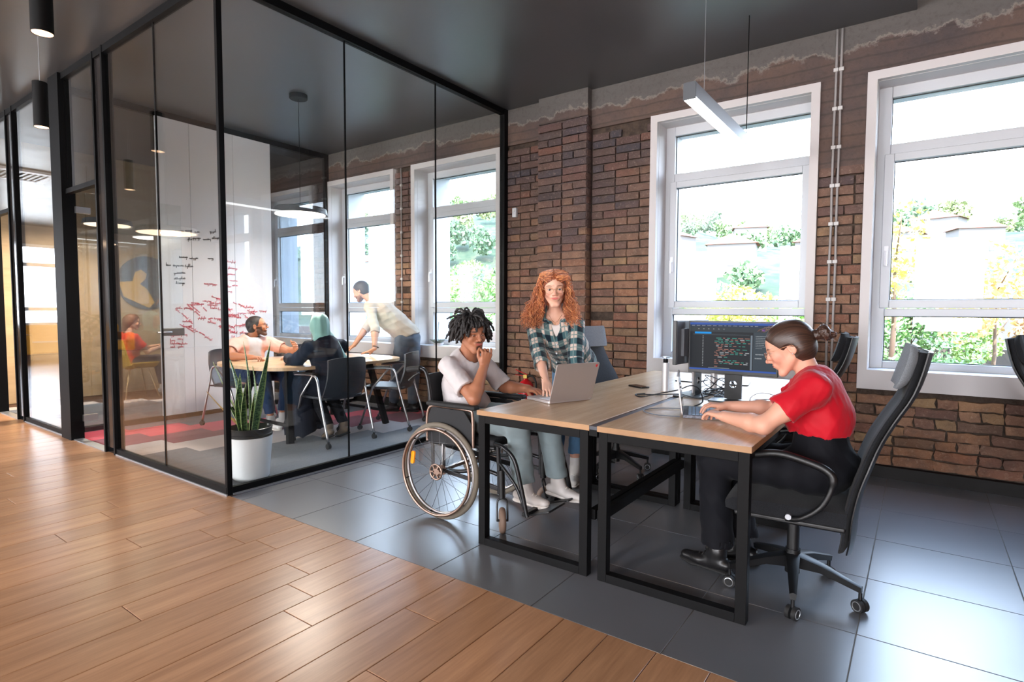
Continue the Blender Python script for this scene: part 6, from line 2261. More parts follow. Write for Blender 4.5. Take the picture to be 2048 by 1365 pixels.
    for k in range(70):
        if k < 46:
            d = A_(rr.uniform(-1, 1), rr.uniform(-1.2, .1), rr.uniform(-1, .9)); s0 = bun + R @ (nrm(d) * .02); e0 = bun + R @ (nrm(d) * rr.uniform(.045, .075))
        else:
            s0 = L(rr.uniform(-.05, .05), rr.uniform(.02, .07), .11); e0 = s0 + R @ A_(rr.uniform(-.02, .02), rr.uniform(-.02, .04), rr.uniform(.0, .02))
        mid_ = (s0 + e0) / 2 + A_(*[rr.uniform(-.012, .012) for _ in range(3)])
        q.tube([tuple(A_(*v) - p.o) for v in spline([s0, mid_, e0], 4)], .0006, 3)
    q.obj('stray_hair', mat('stray_hair', srgb(120, 86, 64), .4), hr)
    p.mb('earring', MB().lathe([(0, -.004), (.004, 0), (0, .004)], tuple(L(-.081, -.006, -.027)), n=8), M_chrome)
woman_red()

# ---- people inside the glass rooms (farther away, coarser mesh) ---------------------
def short_hair(p, o, R, sc, col, grow=.004, cutc=.010, n=(0, .80, -.60), extra=None):
    cp = cap_hair(o, R, sc, grow, cutc, n, k=.012)
    fo = folds(3, .006, .0012); cp.disp = fo
    return p.part('hair', cp, .004, mat('hair_%d_%d_%d' % col, srgb(*col), .6, bump=(260, .6, .002)))
def man_beard():
    p = Person('person with a trimmed beard in a pale pink t-shirt seated at the meeting table', (-6.08, 3.44, 0))
    o = A_(-5.985, 3.50, 1.088); R = frame(A_(.60, .80, .16), (0, 0, 1)); sc = 1.02
    nb = A_(-6.035, 3.46, .945)
    hd = S(.015); head(hd, o, R, sc, True, True, .9)
    hd.cone(o + R @ A_(0, -.03, -.05), nb, .052, .058, k=.02)
    hd.cone(nb + A_(0, -.10, -.03), nb + A_(0, .10, -.03), .045, .045, k=.05)
    def beard(x, y, z):
        jaw = np.clip((-.052 - z) / .014 + .35 + np.abs(x) * 4, 0, 1) * (y > -.005) * (z < -.018) * np.clip(1 - np.exp(-((x / .016) ** 2 + ((z + .052) / .012) ** 2)) * 1.2, 0, 1)
        side = (np.abs(x) > .045) * (z < -.005) * (y > 0) * (y < .055) * .9
        mo = np.clip(1.6 - ((x / .026) ** 2 + ((z + .0385) / .006) ** 2), 0, 1) * (y > .08)
        return np.clip(np.maximum.reduce([jaw * .85, side, mo * .9]), 0, 1) * (z > -.125)
    base = (176, 118, 88)
    p.skin(hd, .0032, face_color(o, R, sc, base, (186, 104, 94), (34, 26, 24), ((50, 34, 30), beard), browth=1.3))
    eyes(p, o, R, sc, (48, 34, 26))
    sk = flat_col(base)
    rs, re, rw = A_(-6.03, 3.265, .895), A_(-5.86, 3.10, .790), A_(-5.62, 3.23, .782)
    ls, le, lw = A_(-6.00, 3.66, .895), A_(-5.80, 3.80, .800), A_(-5.60, 3.72, .845)
    a = S(.02); arm(a, rs, re, rw, 1.05); hand(a, rw, (.9, .35, .0), (0, 0, 1), (-.3, .9, .1), 1, curl=(.8, .9, .6)); p.skin(a, .0045, sk)
    a = S(.02); arm(a, ls, le, lw, 1.05); hand(a, lw, (.75, -.35, .45), (.2, .9, .2), (0, 0, 1), 1, curl=(.5, .5, .4), spread=.15); p.skin(a, .0045, sk)
    an = S(.01); an.cone((-5.62, 3.42, .24), (-5.62, 3.42, .10), .036, .034).cone((-5.70, 3.62, .24), (-5.70, 3.62, .10), .036, .034); p.skin(an, .006, sk)
    p.finish(M_skin)
    sh = S(.05)
    sh.cone(A_(-6.08, 3.45, .58), A_(-6.07, 3.45, .78), .165, .160, flat=(A_(1, 0, 0), .8))
    sh.cone(A_(-6.07, 3.45, .78), A_(-6.045, 3.46, .88), .160, .150, flat=(A_(1, 0, 0), .8))
    sh.cone(rs, ls, .068, .068)
    for s_, e_ in ((rs, re), (ls, le)):
        ax = nrm(e_ - s_); end = s_ + ax * .15
        sh.cone(s_ - ax * .02, s_ + ax * .22, .070, .070, k=.03, cut=[(end, ax)])
    for s_, e_ in ((rs, re), (ls, le)):
        ax = nrm(e_ - s_); sh.cone(s_ + ax * .12, s_ + ax * .25, .060, .064, k=.004, op='-')
    sh.cone(nb + A_(.01, 0, -.0), nb + A_(.03, 0, .08), .062, .075, k=.006, op='-')
    sh.disp = folds(23, .055, .008)
    def shc(P):
        a, b = np.array(srgb(214, 166, 154)[:3]), np.array(srgb(186, 182, 186)[:3])
        m = np.clip((.08 - np.abs(P[:, 1] - 3.45)) / .02, 0, 1) * (P[:, 0] > -6.05)
        return a + (b - a) * m[:, None]
    p.part('t_shirt', sh, .006, vmat('two_tone_jersey', .85, .2, (400, .2, .001)), colfn=shc, label='pale pink t-shirt with a light grey front')
    tr = S(.03)
    for hp, kn, an_ in ((A_(-6.05, 3.36, .57), A_(-5.63, 3.36, .56), A_(-5.62, 3.42, .17)), (A_(-6.05, 3.55, .57), A_(-5.64, 3.64, .56), A_(-5.70, 3.62, .17))):
        tr.cone(hp, kn, .092, .070).cone(kn, an_, .070, .056, cut=[(an_, A_(0, 0, -1))]).cone(an_ + A_(0, 0, .02), an_ + A_(0, 0, -.1), .046, .046, op='-', k=.003)
    tr.ell(A_(-6.08, 3.45, .57), (.14, .18, .10)); tr.disp = folds(25, .05, .007)
    p.part('jeans', tr, .0065, cloth('dark_blue_denim', srgb(38, 56, 86), .9))
    mw, ms = mat('white_sneaker', srgb(222, 218, 214), .6), mat('white_sole', srgb(214, 208, 202), .7)
    shoe(p, (-5.62, 3.42, .10), (-5.47, 3.44, .032), mw, ms, 1.1, .006); shoe(p, (-5.70, 3.62, .10), (-5.55, 3.68, .032), mw, ms, 1.1, .006)
    short_hair(p, o, R, sc, (30, 24, 24))
    glasses(p, o, R, sc, mat('dark_wire', srgb(60, 50, 46), .3, .8), .022, .0014)
man_beard()
def woman_hijab():
    p = Person('person in a mint green headscarf and dark robe seated with back to the glass', (-4.70, 3.48, 0))
    o = A_(-4.80, 3.455, 1.118); R = frame(A_(-.86, .40, -.08), (0, 0, 1)); sc = .98
    nb = A_(-4.765, 3.475, .985)
    hd = S(.015); head(hd, o, R, sc, False, True, .9)
    hd.cone(o + R @ A_(0, -.03, -.05), nb, .045, .052, k=.02)
    p.skin(hd, .004, face_color(o, R, sc, (206, 156, 130), (186, 104, 98), (50, 38, 34)))
    sk = flat_col((206, 156, 130))
    a = S(.02); rw = A_(-5.12, 3.64, .80)
    a.cone((-5.02, 3.66, .79), rw, .03, .026); hand(a, rw, (-.95, -.2, 0), (0, 0, 1), (0, -1, 0), .88); p.skin(a, .005, sk)
    a = S(.02); lw = A_(-5.10, 3.30, .80)
    a.cone((-5.0, 3.28, .79), lw, .03, .026); hand(a, lw, (-.95, .2, 0), (0, 0, 1), (0, 1, 0), .88); p.skin(a, .005, sk)
    p.finish(M_skin)
    eyes(p, o, R, sc, (60, 44, 36))
    r = S(.05)
    r.cone(A_(-4.66, 3.48, .56), A_(-4.70, 3.48, .80), .175, .155, flat=(A_(1, 0, 0), .85))
    r.cone(A_(-4.70, 3.48, .80), A_(-4.74, 3.48, .91), .155, .14, flat=(A_(1, 0, 0), .8))
    r.cone(A_(-4.75, 3.31, .91), A_(-4.75, 3.65, .91), .065, .065)
    for sy, y in ((-1, 3.29), (1, 3.66)):
        el = A_(-4.93, 3.475 + sy * .21, .775); wr = A_(-5.10, 3.475 + sy * .17, .80)
        r.cone((-4.75, y, .91), el, .068, .062).cone(el, wr, .062, .055, cut=[(A_(-5.09, 3.475 + sy * .17, .8), A_(-1, 0, 0))])
        r.cone(A_(-5.06, 3.475 + sy * .17, .80), A_(-5.2, 3.475 + sy * .17, .80), .040, .048, op='-', k=.003)
    r.cone(A_(-4.72, 3.36, .56), A_(-5.10, 3.36, .55), .11, .10).cone(A_(-4.72, 3.60, .56), A_(-5.10, 3.58, .55), .11, .10)
    fl = [(A_(0, 0, .014), A_(0, 0, -1))]
    r.cone(A_(-5.08, 3.37, .54), A_(-5.03, 3.36, .0), .11, .13, cut=fl).cone(A_(-5.10, 3.57, .54), A_(-5.04, 3.56, .0), .11, .12, cut=fl)
    r.cone(A_(-4.90, 3.32, .50), A_(-4.82, 3.30, .0), .10, .11, cut=fl)
    r.cone(A_(-4.9, 3.45, -.3), A_(-4.9, 3.45, -.25), .4, .4, k=.003, op='-')
    r.disp = folds(51, .06, .014, stretch=(1, 1, .25))
    p.part('robe', r, .007, cloth('midnight_robe', srgb(20, 25, 38), .8, sheen=.02))
    h = S(.03)
    L = lambda *v: o + R @ (np.array(v) * sc)
    h.ell(L(0, -.018, .036), (.088, .108, .098), R, k=0)
    h.cone(L(0, -.03, -.02), nb + A_(.0, 0, .01), .090, .085, k=.04)
    h.cone(nb + A_(.01, 0, .0), nb + A_(.05, -.0, -.10), .095, .115, k=.04, flat=(nrm(A_(1, 0, .2)), .75))
    h.cone(nb + A_(.06, .03, -.04), nb + A_(.125, .13, -.20), .095, .065, k=.04, flat=(nrm(A_(1, 0, .3)), .55))
    h.cone(nb + A_(.05, -.03, -.03), nb + A_(.10, -.05, -.12), .085, .06, k=.04, flat=(nrm(A_(1, 0, .3)), .55))
    h.cone(nb + A_(.02, -.06, -.04), nb + A_(.02, -.13, -.09), .07, .05, k=.04)
    h.ell(L(0, .085, -.005), (.056, .06, .088), R, op='-', k=.01)
    h.disp = folds(61, .045, .012, stretch=(1, 1.2, .35))
    p.part('headscarf', h, .0055, cloth('mint_chiffon', srgb(142, 188, 180), .55, (300, .15, .001), .5))
    ms = mat('black_lug_sole', srgb(18, 18, 19), .8); mb_ = mat('camel_shoe', srgb(104, 88, 72), .6)
    shoe(p, (-4.62, 3.42, .14), (-4.74, 3.44, .035), mb_, ms, .95, .006); shoe(p, (-4.60, 3.58, .14), (-4.72, 3.58, .035), mb_, ms, .95, .006)
    tr = S(.02)
    for y, x in ((3.42, -4.625), (3.58, -4.605)): tr.cone((x - .25, y, .50), (x, y, .16), .07, .048, cut=[(A_(x, y, .17), A_(.2, 0, -1))])
    p.part('trousers', tr, .007, cloth('black_trousers', srgb(13, 14, 20), .8, sheen=.02))
woman_hijab()
def man_standing():
    p = Person('person in a beige shirt and grey trousers leaning with both hands on the meeting table', (-5.25, 4.98, 0))
    o = A_(-5.62, 4.66, 1.505); R = frame(A_(-.86, -.32, -.40), (-.4, -.1, 1)); sc = 1.03
    nb = A_(-5.50, 4.735, 1.385)
    hd = S(.015); head(hd, o, R, sc, True, True, .5)
    hd.cone(o + R @ A_(0, -.03, -.05), nb, .052, .058, k=.02)
    base = (190, 140, 112)
    def beard(x, y, z): return np.clip((-.035 - z) / .02, 0, 1) * (y > 0) * .6 * (z > -.12)
    p.skin(hd, .0035, face_color(o, R, sc, base, (180, 104, 94), (44, 34, 30), ((74, 54, 46), beard), browth=1.3))
    eyes(p, o, R, sc, (50, 40, 30), (0, 1, -.4))
    sk = flat_col(base)
    ns, ne, nw = A_(-5.42, 4.62, 1.31), A_(-5.24, 4.54, 1.05), A_(-5.135, 4.44, .83)
    fs, fe, fw_ = A_(-5.50, 4.90, 1.33), A_(-5.62, 4.74, 1.06), A_(-5.67, 4.58, .84)
    a = S(.02); arm(a, ns, ne, nw, 1.0); hand(a, nw, (-.70, -.55, -.45), (-.3, -.3, 1), (-.6, .8, 0), 1, curl=(-.25, .2, .2), spread=.2); p.skin(a, .005, sk)
    a = S(.02); arm(a, fs, fe, fw_, 1.0); hand(a, fw_, (-.75, -.5, -.45), (-.3, -.3, 1), (.5, -.8, 0), 1, curl=(-.25, .2, .2), spread=.2); p.skin(a, .005, sk)
    an = S(.01)
    for x, y in ((-5.36, 4.93), (-5.14, 5.05)): an.cone((x, y, .24), (x, y, .10), .036, .034)
    p.skin(an, .006, sk); p.finish(M_skin)
    hip = A_(-5.17, 5.00, .98); ch = A_(-5.40, 4.80, 1.25)
    s_ = S(.05)
    s_.cone(hip, ch, .150, .155, flat=(nrm(A_(-.5, -.4, .9) * (-1, -1, 1) * -1), .85) if False else None)
    s_.cone(ns, fs, .070, .070)
    for a0, b0, c0 in ((ns, ne, nw), (fs, fe, fw_)):
        ax = nrm(c0 - b0); end = b0 + ax * .05
        s_.cone(a0, b0, .064, .054, k=.03).cone(b0, b0 + ax * .15, .054, .052, k=.02, cut=[(end, ax)])
    s_.cone(nb + A_(-.02, -.01, .0), nb + A_(-.06, -.03, .09), .062, .075, k=.006, op='-')
    s_.cone(hip + A_(.1, .04, -.22), hip + A_(.1, .04, -.18), .25, .2, k=.003, op='-')
    s_.disp = folds(71, .05, .012)
    p.part('shirt', s_, .0065, cloth('beige_shirt', srgb(176, 166, 154), .85))
    tr = S(.03)
    for hp, kn, an_ in ((hip + A_(.0, -.08, -.06), A_(-5.25, 4.90, .52), A_(-5.36, 4.93, .11)), (hip + A_(.03, .06, -.06), A_(-5.10, 5.03, .52), A_(-5.14, 5.05, .11))):
        tr.cone(hp, kn, .096, .075).cone(kn, an_, .075, .062, cut=[(an_, A_(0, 0, -1))]).cone(an_ + A_(0, 0, .02), an_ + A_(0, 0, -.1), .05, .05, op='-', k=.003)
    tr.ell(hip + A_(.0, 0, -.06), (.145, .15, .12)); tr.disp = folds(75, .05, .008)
    p.part('trousers', tr, .007, cloth('slate_trousers', srgb(74, 86, 100), .85))
    mb_, so_ = mat('black_shoe_leather', srgb(24, 24, 26), .35), mat('black_lug_sole', srgb(18, 18, 19), .8)
    shoe(p, (-5.36, 4.93, .10), (-5.50, 4.87, .034), mb_, so_, 1.1, .006); shoe(p, (-5.14, 5.05, .10), (-5.28, 5.0, .034), mb_, so_, 1.1, .006)
    short_hair(p, o, R, sc, (44, 36, 32), .008)
    q = MB().tube([tuple(nw + A_(.01, .01, .02) + A_(math.cos(a) * .031, math.sin(a) * .031, -.012 * math.sin(a))) for a in np.linspace(0, 2 * PI, 21)[:-1]], .005, 6, closed=True)
    p.mb('watch', q, M_plastic)
man_standing()
def woman_far():
    p = Person('person in a red top seated on a yellow chair in the far ochre room', (-9.2, 3.50, 0))
    o = A_(-9.22, 3.50, 1.085); R = frame(A_(.35, .93, -.12), (0, 0, 1)); sc = .98
    nb = A_(-9.22, 3.45, .94)
    hd = S(.015); head(hd, o, R, sc, False, True, .8); hd.cone(o + R @ A_(0, -.03, -.05), nb, .045, .052, k=.02)
    base = (214, 160, 132)
    p.skin(hd, .0045, face_color(o, R, sc, base, (196, 104, 98), (100, 70, 52)))
    sk = flat_col(base)
    for sx, w_ in ((.19, A_(-9.10, 3.84, .73)), (-.19, A_(-9.30, 3.84, .73))):
        s0 = A_(-9.22 + sx, 3.44, .86); e0 = A_(-9.22 + sx * 1.15, 3.60, .66)
        a = S(.02); arm(a, s0, e0, w_, .85); hand(a, w_, (0, .9, .2), (sx, 0, .6), (-sx, .1, .8), .88, curl=(.6, .7, .5)); p.skin(a, .006, sk)
    an = S(.01)
    for x in (-9.12, -9.32): an.cone((x, 3.92, .26), (x, 3.92, .09), .038, .034)
    p.skin(an, .006, sk); p.finish(M_skin)
    eyes(p, o, R, sc, (60, 44, 36))
    s_ = S(.05)
    s_.cone(A_(-9.22, 3.45, .55), A_(-9.22, 3.46, .80), .15, .145, flat=(A_(0, 1, 0), .8)); s_.cone((-9.05, 3.45, .86), (-9.39, 3.45, .86), .064, .064)
    for sx in (.19, -.19):
        s0 = A_(-9.22 + sx, 3.44, .86); e0 = A_(-9.22 + sx * 1.15, 3.60, .66); ax = nrm(e0 - s0)
        s_.cone(s0, s0 + ax * .25, .064, .064, cut=[(s0 + ax * .17, ax)])
    s_.cone(nb + A_(0, .02, 0), nb + A_(0, .05, .09), .06, .075, op='-', k=.006)
    s_.disp = folds(81, .05, .008)
    p.part('red_top', s_, .0075, cloth('coral_red_top', srgb(214, 62, 44), .8))
    tr = S(.03)
    for x in (-9.12, -9.32):
        tr.cone((x, 3.50, .52), (x, 3.86, .52), .088, .07).cone((x, 3.86, .52), (x, 3.92, .14), .07, .05, cut=[(A_(x, 3.9, .15), A_(0, 0, -1))])
    p.part('trousers', tr, .0075, cloth('navy_trousers', srgb(40, 48, 66), .85))
    for x in (-9.12, -9.32): shoe(p, (x, 3.92, .10), (x, 4.06, .032), mat('white_sneaker', srgb(222, 218, 214), .6), mat('white_sole', srgb(214, 208, 202), .7), .95, .006)
    h = cap_hair(o, R, sc, .010, .008)
    L = lambda *v: o + R @ (np.array(v) * sc)
    h.cone(L(0, -.05, .0), L(0, -.07, -.13), .075, .05, k=.03)
    h.disp = folds(9, .012, .005, stretch=(1, 1, .3))
    p.part('hair', h, .006, mat('auburn_hair', srgb(120, 72, 46), .5, bump=(200, .5, .002)))
woman_far()
yc = thing('shell_chair', 'yellow shell chair with wooden legs under the far woman in red', 'chair', (-9.22, 3.52, 0))
def shf(u, v, off=0):
    x = (u - .5) * 2
    if v < .5:
        y, z = .22 - v * .84, .43 + .06 * x * x - off
    else:
        w_ = (v - .5) * 2
        y, z = -.20 - .10 * w_ - off, .43 + .36 * w_ ** 1.2 + .02
    return Vector((x * (.25 - .02 * v), y + .07 * x * x * (1 if v >= .5 else 0), z + .03 * x * x))
q = MB(); q.grid(lambda u, v: shf(u, v), 10, 12); m0 = len(q.v); q.grid(lambda u, v: shf(u, v, .015), 10, 12)
for i in range(10):
    q.f.append((i, m0 + i, m0 + i + 1, i + 1)); a = 12 * 11; q.f.append((a + i + 1, m0 + a + i + 1, m0 + a + i, a + i))
for j in range(12):
    a = j * 11; q.f.append((a + 11, m0 + a + 11, m0 + a, a)); a += 10; q.f.append((a, m0 + a, m0 + a + 11, a + 11))
q.obj('shell', mat('yellow_shell', srgb(214, 170, 60), .5), yc, smooth=50)
for sx in (-1, 1):
    for sy in (-1, 1):
        MB().tube([(sx * .12, sy * .12, .42), (sx * .22, sy * .22, 0)], [.014, .009], 8).obj('leg', mat('beech_leg', srgb(206, 170, 124), .5), yc, smooth=True)

# ------------------------------------------------------------------ outdoors
M_grass = mat('lawn', srgb(80, 86, 66), .9, var=(1.5, .3), bump=(30, .5, .05))
g = MB()
def gf(u, v):
    x = -170 + 250 * u
    y = 6.0 + 240 * v ** 1.6
    z = -.7
    if y > 14: z = -.7 - .0 * (y - 14)
    h = max(0, y - 70)
    lx = (x + 60) / 60
    hill = 52 * (1 - math.exp(-h / 80)) * (.50 + .55 / (1 + math.exp(1.1 * (x + 75) / 22)))
    z += hill + (1.5 * math.sin(x * .11 + y * .05) if h > 0 else 0) * min(1, h / 30)
    return Vector((x, y, z))
g.grid(gf, 60, 50)
t = NT('wooded_hillside')
gg = t.n('NewGeometry')
n1 = t.noise(gg.outputs['Position'], .06, 5, .6); n2 = t.noise(gg.outputs['Position'], .5, 5, .7)
c = t.ramp(t.math('MULTIPLY_ADD', n2, .5, t.math('MULTIPLY', n1, .5)), [(.34, srgb(26, 42, 30)), (.5, srgb(50, 66, 44)), (.62, srgb(84, 82, 62))])
t.l(c, t.b.inputs['Base Color']); t.b.inputs['Roughness'].default_value = 1
struct('terrain', g, t.m, smooth=True)
struct('lawn', MB().bb(-60, 40, 5.9, 42, -.9, -.62), M_grass)
rr = random.Random(77)
LEAFM = {}
def leafmat(c):
    if c not in LEAFM:
        t = NT('foliage_%d_%d_%d' % c)
        oi = t.n('ObjectInfo')
        v = t.n('NewGeometry')
        n = t.noise(v.outputs['Position'], 3.0, 3)
        a = tuple(min(.8, q * 1.35 + .06) for q in srgb(*c)[:3]) + (1,); d = tuple(q * .62 for q in a[:3]) + (1,)
        t.l(t.ramp(n, [(.35, d), (.65, a)]), t.b.inputs['Base Color'])
        t.b.inputs['Roughness'].default_value = .8
        LEAFM[c] = t.m
    return LEAFM[c]
def crown_mesh(seed, rx, rz, n, leaf, blobs=7):
    r = np.random.RandomState(seed)
    cen = r.uniform(-1, 1, (blobs, 3)) * (.55, .55, .5)
    rad = r.uniform(.38, .6, blobs)
    k = r.randint(0, blobs, n)
    d = r.normal(size=(n, 3)); d /= np.linalg.norm(d, axis=1)[:, None]
    P = (cen[k] + d * (rad[k] * r.uniform(.6, 1, n) ** .5)[:, None]) * (rx, rx, rz)
    a = r.normal(size=(n, 3)); a /= np.linalg.norm(a, axis=1)[:, None]
    b = np.cross(a, r.normal(size=(n, 3))); b /= np.linalg.norm(b, axis=1)[:, None]
    s = leaf * r.uniform(.6, 1.3, n)[:, None]
    V = np.stack([P - a * s, P - b * s * .6, P + a * s, P + b * s * .6], 1).reshape(-1, 3)
    me = bpy.data.meshes.new('crown')
    me.vertices.add(4 * n); me.vertices.foreach_set('co', V.ravel())
    me.loops.add(4 * n); me.loops.foreach_set('vertex_index', np.arange(4 * n))
    me.polygons.add(n); me.polygons.foreach_set('loop_start', np.arange(0, 4 * n, 4)); me.polygons.foreach_set('loop_total', np.full(n, 4))
    me.update()
    return me
def tree(x, y, z, h, rx, col, label, seed, n=2600, leaf=.09, trunk=.3, group=None):
    t_ = thing('tree', label, 'tree', (x, y, z), group=group)
    rz = h * (1 - trunk) / 2
    me = crown_mesh(seed, rx, rz, n, leaf)
    o = link(me, 'crown', t_, leafmat(col), loc=(0, 0, h - rz))
    q = MB().tube([(0, 0, 0), (.05, 0, h * trunk), (0, .05, h * .75)], [.06 * h / 4, .045 * h / 4, .015], 7)
    for k in range(4):
        a = rr.uniform(0, 6)
        q.tube([(.03, 0, h * (.3 + .1 * k)), (.5 * rx * math.cos(a), .5 * rx * math.sin(a), h * (.5 + .1 * k))], [.02 * h / 4, .008], 5)
    q.obj('trunk', mat('bark', srgb(104, 84, 70), .9), t_, smooth=True)
tree(-.6, 17.5, -.7, 5.4, 1.35, (196, 190, 92), 'thin yellow-green tree outside the right window', 1, 1500, .07, .28)
tree(-2.6, 19, -.7, 3.1, 2.0, (132, 168, 84), 'round green bush-like tree left of the yellow tree outside', 2, 2600, .08, .1)
tree(1.6, 20, -.7, 4.2, 1.7, (206, 160, 100), 'orange tinged tree at the right border outside', 3, 1800, .08, .2)
tree(.2, 15.2, -.7, 1.5, .9, (104, 138, 80), 'low dark green shrub on the lawn', 4, 2200, .05, .05)
tree(-5.3, 20, -.7, 3.2, 2.1, (198, 196, 88), 'yellow-green tree outside the middle window', 5, 2400, .08, .12)
tree(-7.6, 21, -.7, 2.9, 1.9, (120, 158, 84), 'green tree left behind the monitors outside', 6, 2400, .08, .1)
tree(-12.5, 19, -.7, 2.3, 1.7, (138, 166, 100), 'green tree outside the glass room window', 7, 2600, .08, .15)
tree(-16, 20, -.7, 4.2, 2.3, (112, 150, 74), 'dark green tree beyond the meeting room', 8, 2600, .09, .2)
tree(-22, 22, -.7, 4.6, 2.4, (140, 176, 74), 'bright green tree beyond the hijab woman', 9, 2600, .09, .2)
tree(-32, 30, -.7, 4.8, 3.0, (120, 160, 70), 'large green tree far left outside', 10, 2600, .11, .2)
names = ['low bright green shrub at the left of the outside hedge', 'rounded green shrub in the outside hedge below the middle window', 'yellowish shrub in the outside hedge behind the monitors', 'dull green shrub behind the bun-haired woman outside', 'leafy green shrub outside at the left of the right window', 'mid green shrub outside at the centre of the right window', 'pale green shrub outside beside the street lamp', 'reddish shrub outside at the right border']
cl = [(126, 164, 84), (116, 154, 82), (176, 180, 88), (112, 144, 84), (128, 168, 90), (108, 148, 82), (150, 176, 96), (176, 132, 92)]
for i_, (nm_, c_) in enumerate(zip(names, cl)):
    tree(-9.2 + i_ * 1.75 + rr.uniform(-.2, .2), 22.7 + (i_ % 2) * .3, -.7, 2.3 + .35 * ((i_ * 7) % 3), 1.0, c_, nm_, 40 + i_, 2600, .075, .04)
hcols = [(84, 112, 66), (104, 128, 72), (120, 130, 80), (72, 100, 64)]
cms = [crown_mesh(100 + k, 3.6, 3.2, 420, .55, 6) for k in range(4)]
hs = [(-48, 95, 10, 8, 6), (-62, 110, 9, 8, 5.6), (-36, 100, 9, 7, 5.6), (-24, 92, 11, 8, 5.6), (-14, 104, 9, 8, 5.6), (-4, 96, 12, 8, 8.4), (6, 108, 9, 7, 5.6), (-30, 128, 10, 8, 5.6), (-12, 132, 10, 8, 5.6), (2, 126, 11, 8, 5.6), (-96, 84, 10, 8, 6), (-118, 120, 10, 9, 6)]
placed = []
for k in range(1500):
    x = rr.uniform(-150, 40); y = rr.uniform(74, 190)
    if k % 2: x = rr.uniform(-150, -45)
    if len(placed) > 120: break
    if any(abs(x - a[0]) < 11 and abs(y - a[1]) < 10 for a in hs): continue
    if any((x - a) ** 2 + (y - b) ** 2 < 72 for a, b in placed): continue
    placed.append((x, y))
    k = len(placed)
    u = (x + 170) / 250; v = ((y - 6) / 240) ** (1 / 1.6)
    z = gf(u, v).z
    t_ = thing('hill_tree', 'leafy tree among the others on the far hillside', 'tree', (x, y, z), rr.uniform(0, 6), group='trees on the hillside')
    me = cms[k % 4]
    o = bpy.data.objects.new('crown', me); COL.objects.link(o)
    if not me.materials: me.materials.append(leafmat(hcols[k % 4]))
    o.parent = t_; o.location = (0, 0, 3.6)
    s = rr.uniform(.7, 1.1); t_.scale = (s, s, s * rr.uniform(.9, 1.2))
M_wallw = mat('house_render', srgb(112, 106, 102), .9)
M_roof = mat('clay_roof', srgb(158, 98, 84), .9)
M_pane = mat('house_window', srgb(90, 100, 114), .3)
def house(x, y, w_, d, h, label, base=None, roofm=None, wallm=None):
    u = (x + 170) / 250; v = ((y - 6) / 240) ** (1 / 1.6)
    z = base if base is not None else gf(u, v).z
    a = rr.uniform(-.4, .4) if base is None else 0
    H_ = thing('house', label, 'house', (x, y, z), a)
    MB().bb(-w_ / 2, w_ / 2, -d / 2, d / 2, -2, h).obj('wall', wallm or M_wallw, H_)
    if roofm != 'flat':
        rh = w_ * .22
        m = basis((1, 0, 0), (0, 0, 1), (0, 1, 0), (0, -d / 2 - .3, h))
        MB().prism([(-w_ / 2 - .4, 0), (w_ / 2 + .4, 0), (0, rh)], m, d + .6).obj('roof', M_roof, H_)
    n = max(2, int(w_ / 2.2))
    for f in range(max(1, int(h / 2.8))):
        for i in range(n):
            xx = -w_ / 2 + (i + .5) * w_ / n
            MB().bb(xx - .45, xx + .45, -d / 2 - .06, -d / 2 + .05, .9 + f * 2.8, 2.2 + f * 2.8).obj('window', M_pane, H_)
hs = [(-48, 95, 10, 8, 6), (-62, 110, 9, 8, 5.6), (-36, 100, 9, 7, 5.6), (-24, 92, 11, 8, 5.6), (-14, 104, 9, 8, 5.6), (-4, 96, 12, 8, 8.4), (6, 108, 9, 7, 5.6), (-30, 128, 10, 8, 5.6), (-12, 132, 10, 8, 5.6), (2, 126, 11, 8, 5.6), (-96, 84, 10, 8, 6), (-118, 120, 10, 9, 6)]
lb = ['pale house with a clay roof low on the hillside', 'small pale house beside the hillside wood', 'two-storey pale house behind the garden trees', 'wide pale house below the slope', 'pale gabled house in the middle window view', 'tall pale house seen through the right window', 'small pale house at the right window edge', 'pale house high on the slope over the middle window', 'house near the hill crest', 'house near the crest behind the yellow tree', 'orange roofed house among green trees behind the meeting room', 'red roofed house on top of the wooded hill']
for a, l in zip(hs, lb): house(a[0], a[1], a[2] * .62, a[3] * .62, a[4] * .75, l)
# low sheds and garden wall near by
house(-30, 46, 16, 6, 3.2, 'long low grey building behind the bright tree', base=-.7, roofm='flat', wallm=mat('grey_render', srgb(150, 150, 152), .9))
house(-4, 50, 22, 8, 2.9, 'long pale flat roofed building beyond the gardens', base=-.7, roofm='flat', wallm=mat('dull_render', srgb(92, 88, 90), .9))
tag(MB().bb(-60, 40, 24.0, 24.25, -.7, .05).obj('garden_wall', mat('pale_wall', srgb(104, 94, 92), .9)), 'low pale garden wall behind the shrubs', 'wall')
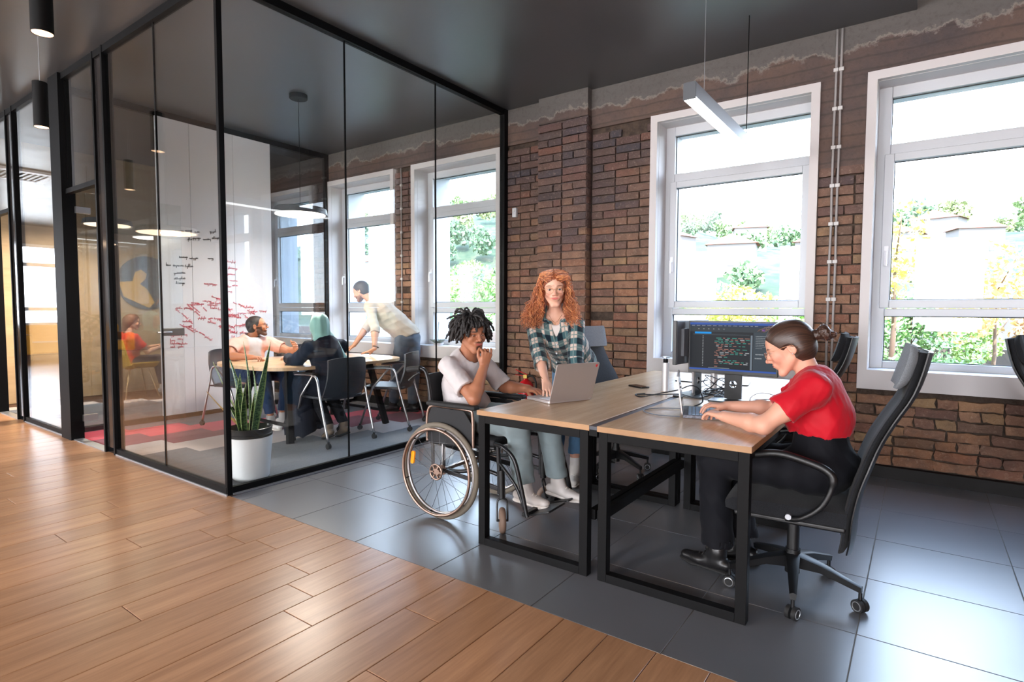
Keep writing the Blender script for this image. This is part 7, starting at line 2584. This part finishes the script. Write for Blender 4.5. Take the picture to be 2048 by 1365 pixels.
# colourful mural panel on the low building
mp_ = thing('painted_billboard', 'orange and purple painted panel above the low building', 'billboard', (-41.5, 47, 2.9))
MB().bb(-2.6, 2.6, -.1, .1, 0, 2.0).obj('panel', mat('billboard_orange', srgb(236, 150, 110), .8), mp_)
for x_, c_ in ((-1.6, (92, 70, 150)), (1.8, (220, 70, 150))):
    MB().prism([(.7 * math.cos(a), .85 * math.sin(a)) for a in np.linspace(0, 2 * PI, 25)[:-1]], basis((1, 0, 0), (0, 0, 1), (0, -1, 0), (x_, -.1, 1.0)), .05).obj('blob', mat('blob_%d' % c_[0], srgb(*c_), .8), mp_)
MB().bar((-2.2, 0, -2.9), (-2.2, 0, 0), .2, .2).bar((2.2, 0, -2.9), (2.2, 0, 0), .2, .2).obj('post', M_alu, mp_)
# street lamp
sl = thing('street_lamp', 'tall grey street lamp on the lawn outside the right window', 'street lamp', (1.42, 12.0, -.7))
MB().tube([(0, 0, 0), (0, 0, 5.3)], [.075, .045], 14).obj('pole', mat('galvanised', srgb(150, 164, 172), .5, .4), sl, smooth=50)
MB().tube(spline([(0, 0, 5.2), (.05, 0, 5.38), (.3, 0, 5.45), (.5, 0, 5.44)]), .03, 8).obj('arm', mat('galvanised', srgb(150, 164, 172), .5, .4), sl, smooth=50)
MB().lathe([(0, .08), (.06, .07), (.16, .0), (.12, -.04), (0, -.05)], (.58, 0, 5.42), n=20).obj('lamp_head', M_alu, sl, smooth=40)
# sofa and hall furniture at the far end (mirrored in the glass fronts)
so = thing('sofa', 'mustard yellow sofa at the far end of the hall', 'sofa', (-17.8, -1.4, 0), math.radians(-90))
M_sofa = mat('mustard_velvet', srgb(206, 150, 40), .8, sheen=.4)
MB().bb(-1.1, 1.1, -.42, .42, .16, .44).obj('seat', M_sofa, so, bevel=.05)
MB().bb(-1.1, 1.1, -.46, -.24, .40, .86).obj('backrest', M_sofa, so, bevel=.06)
for s in (-1, 1):
    MB().bb(s * 1.1 - .12, s * 1.1 + .12, -.45, .44, .14, .64).obj('arm', M_sofa, so, bevel=.06)
    for yy in (-.35, .35): MB().cyl((s, yy, 0), (s, yy, .16), .02, n=10).obj('leg', M_black, so)
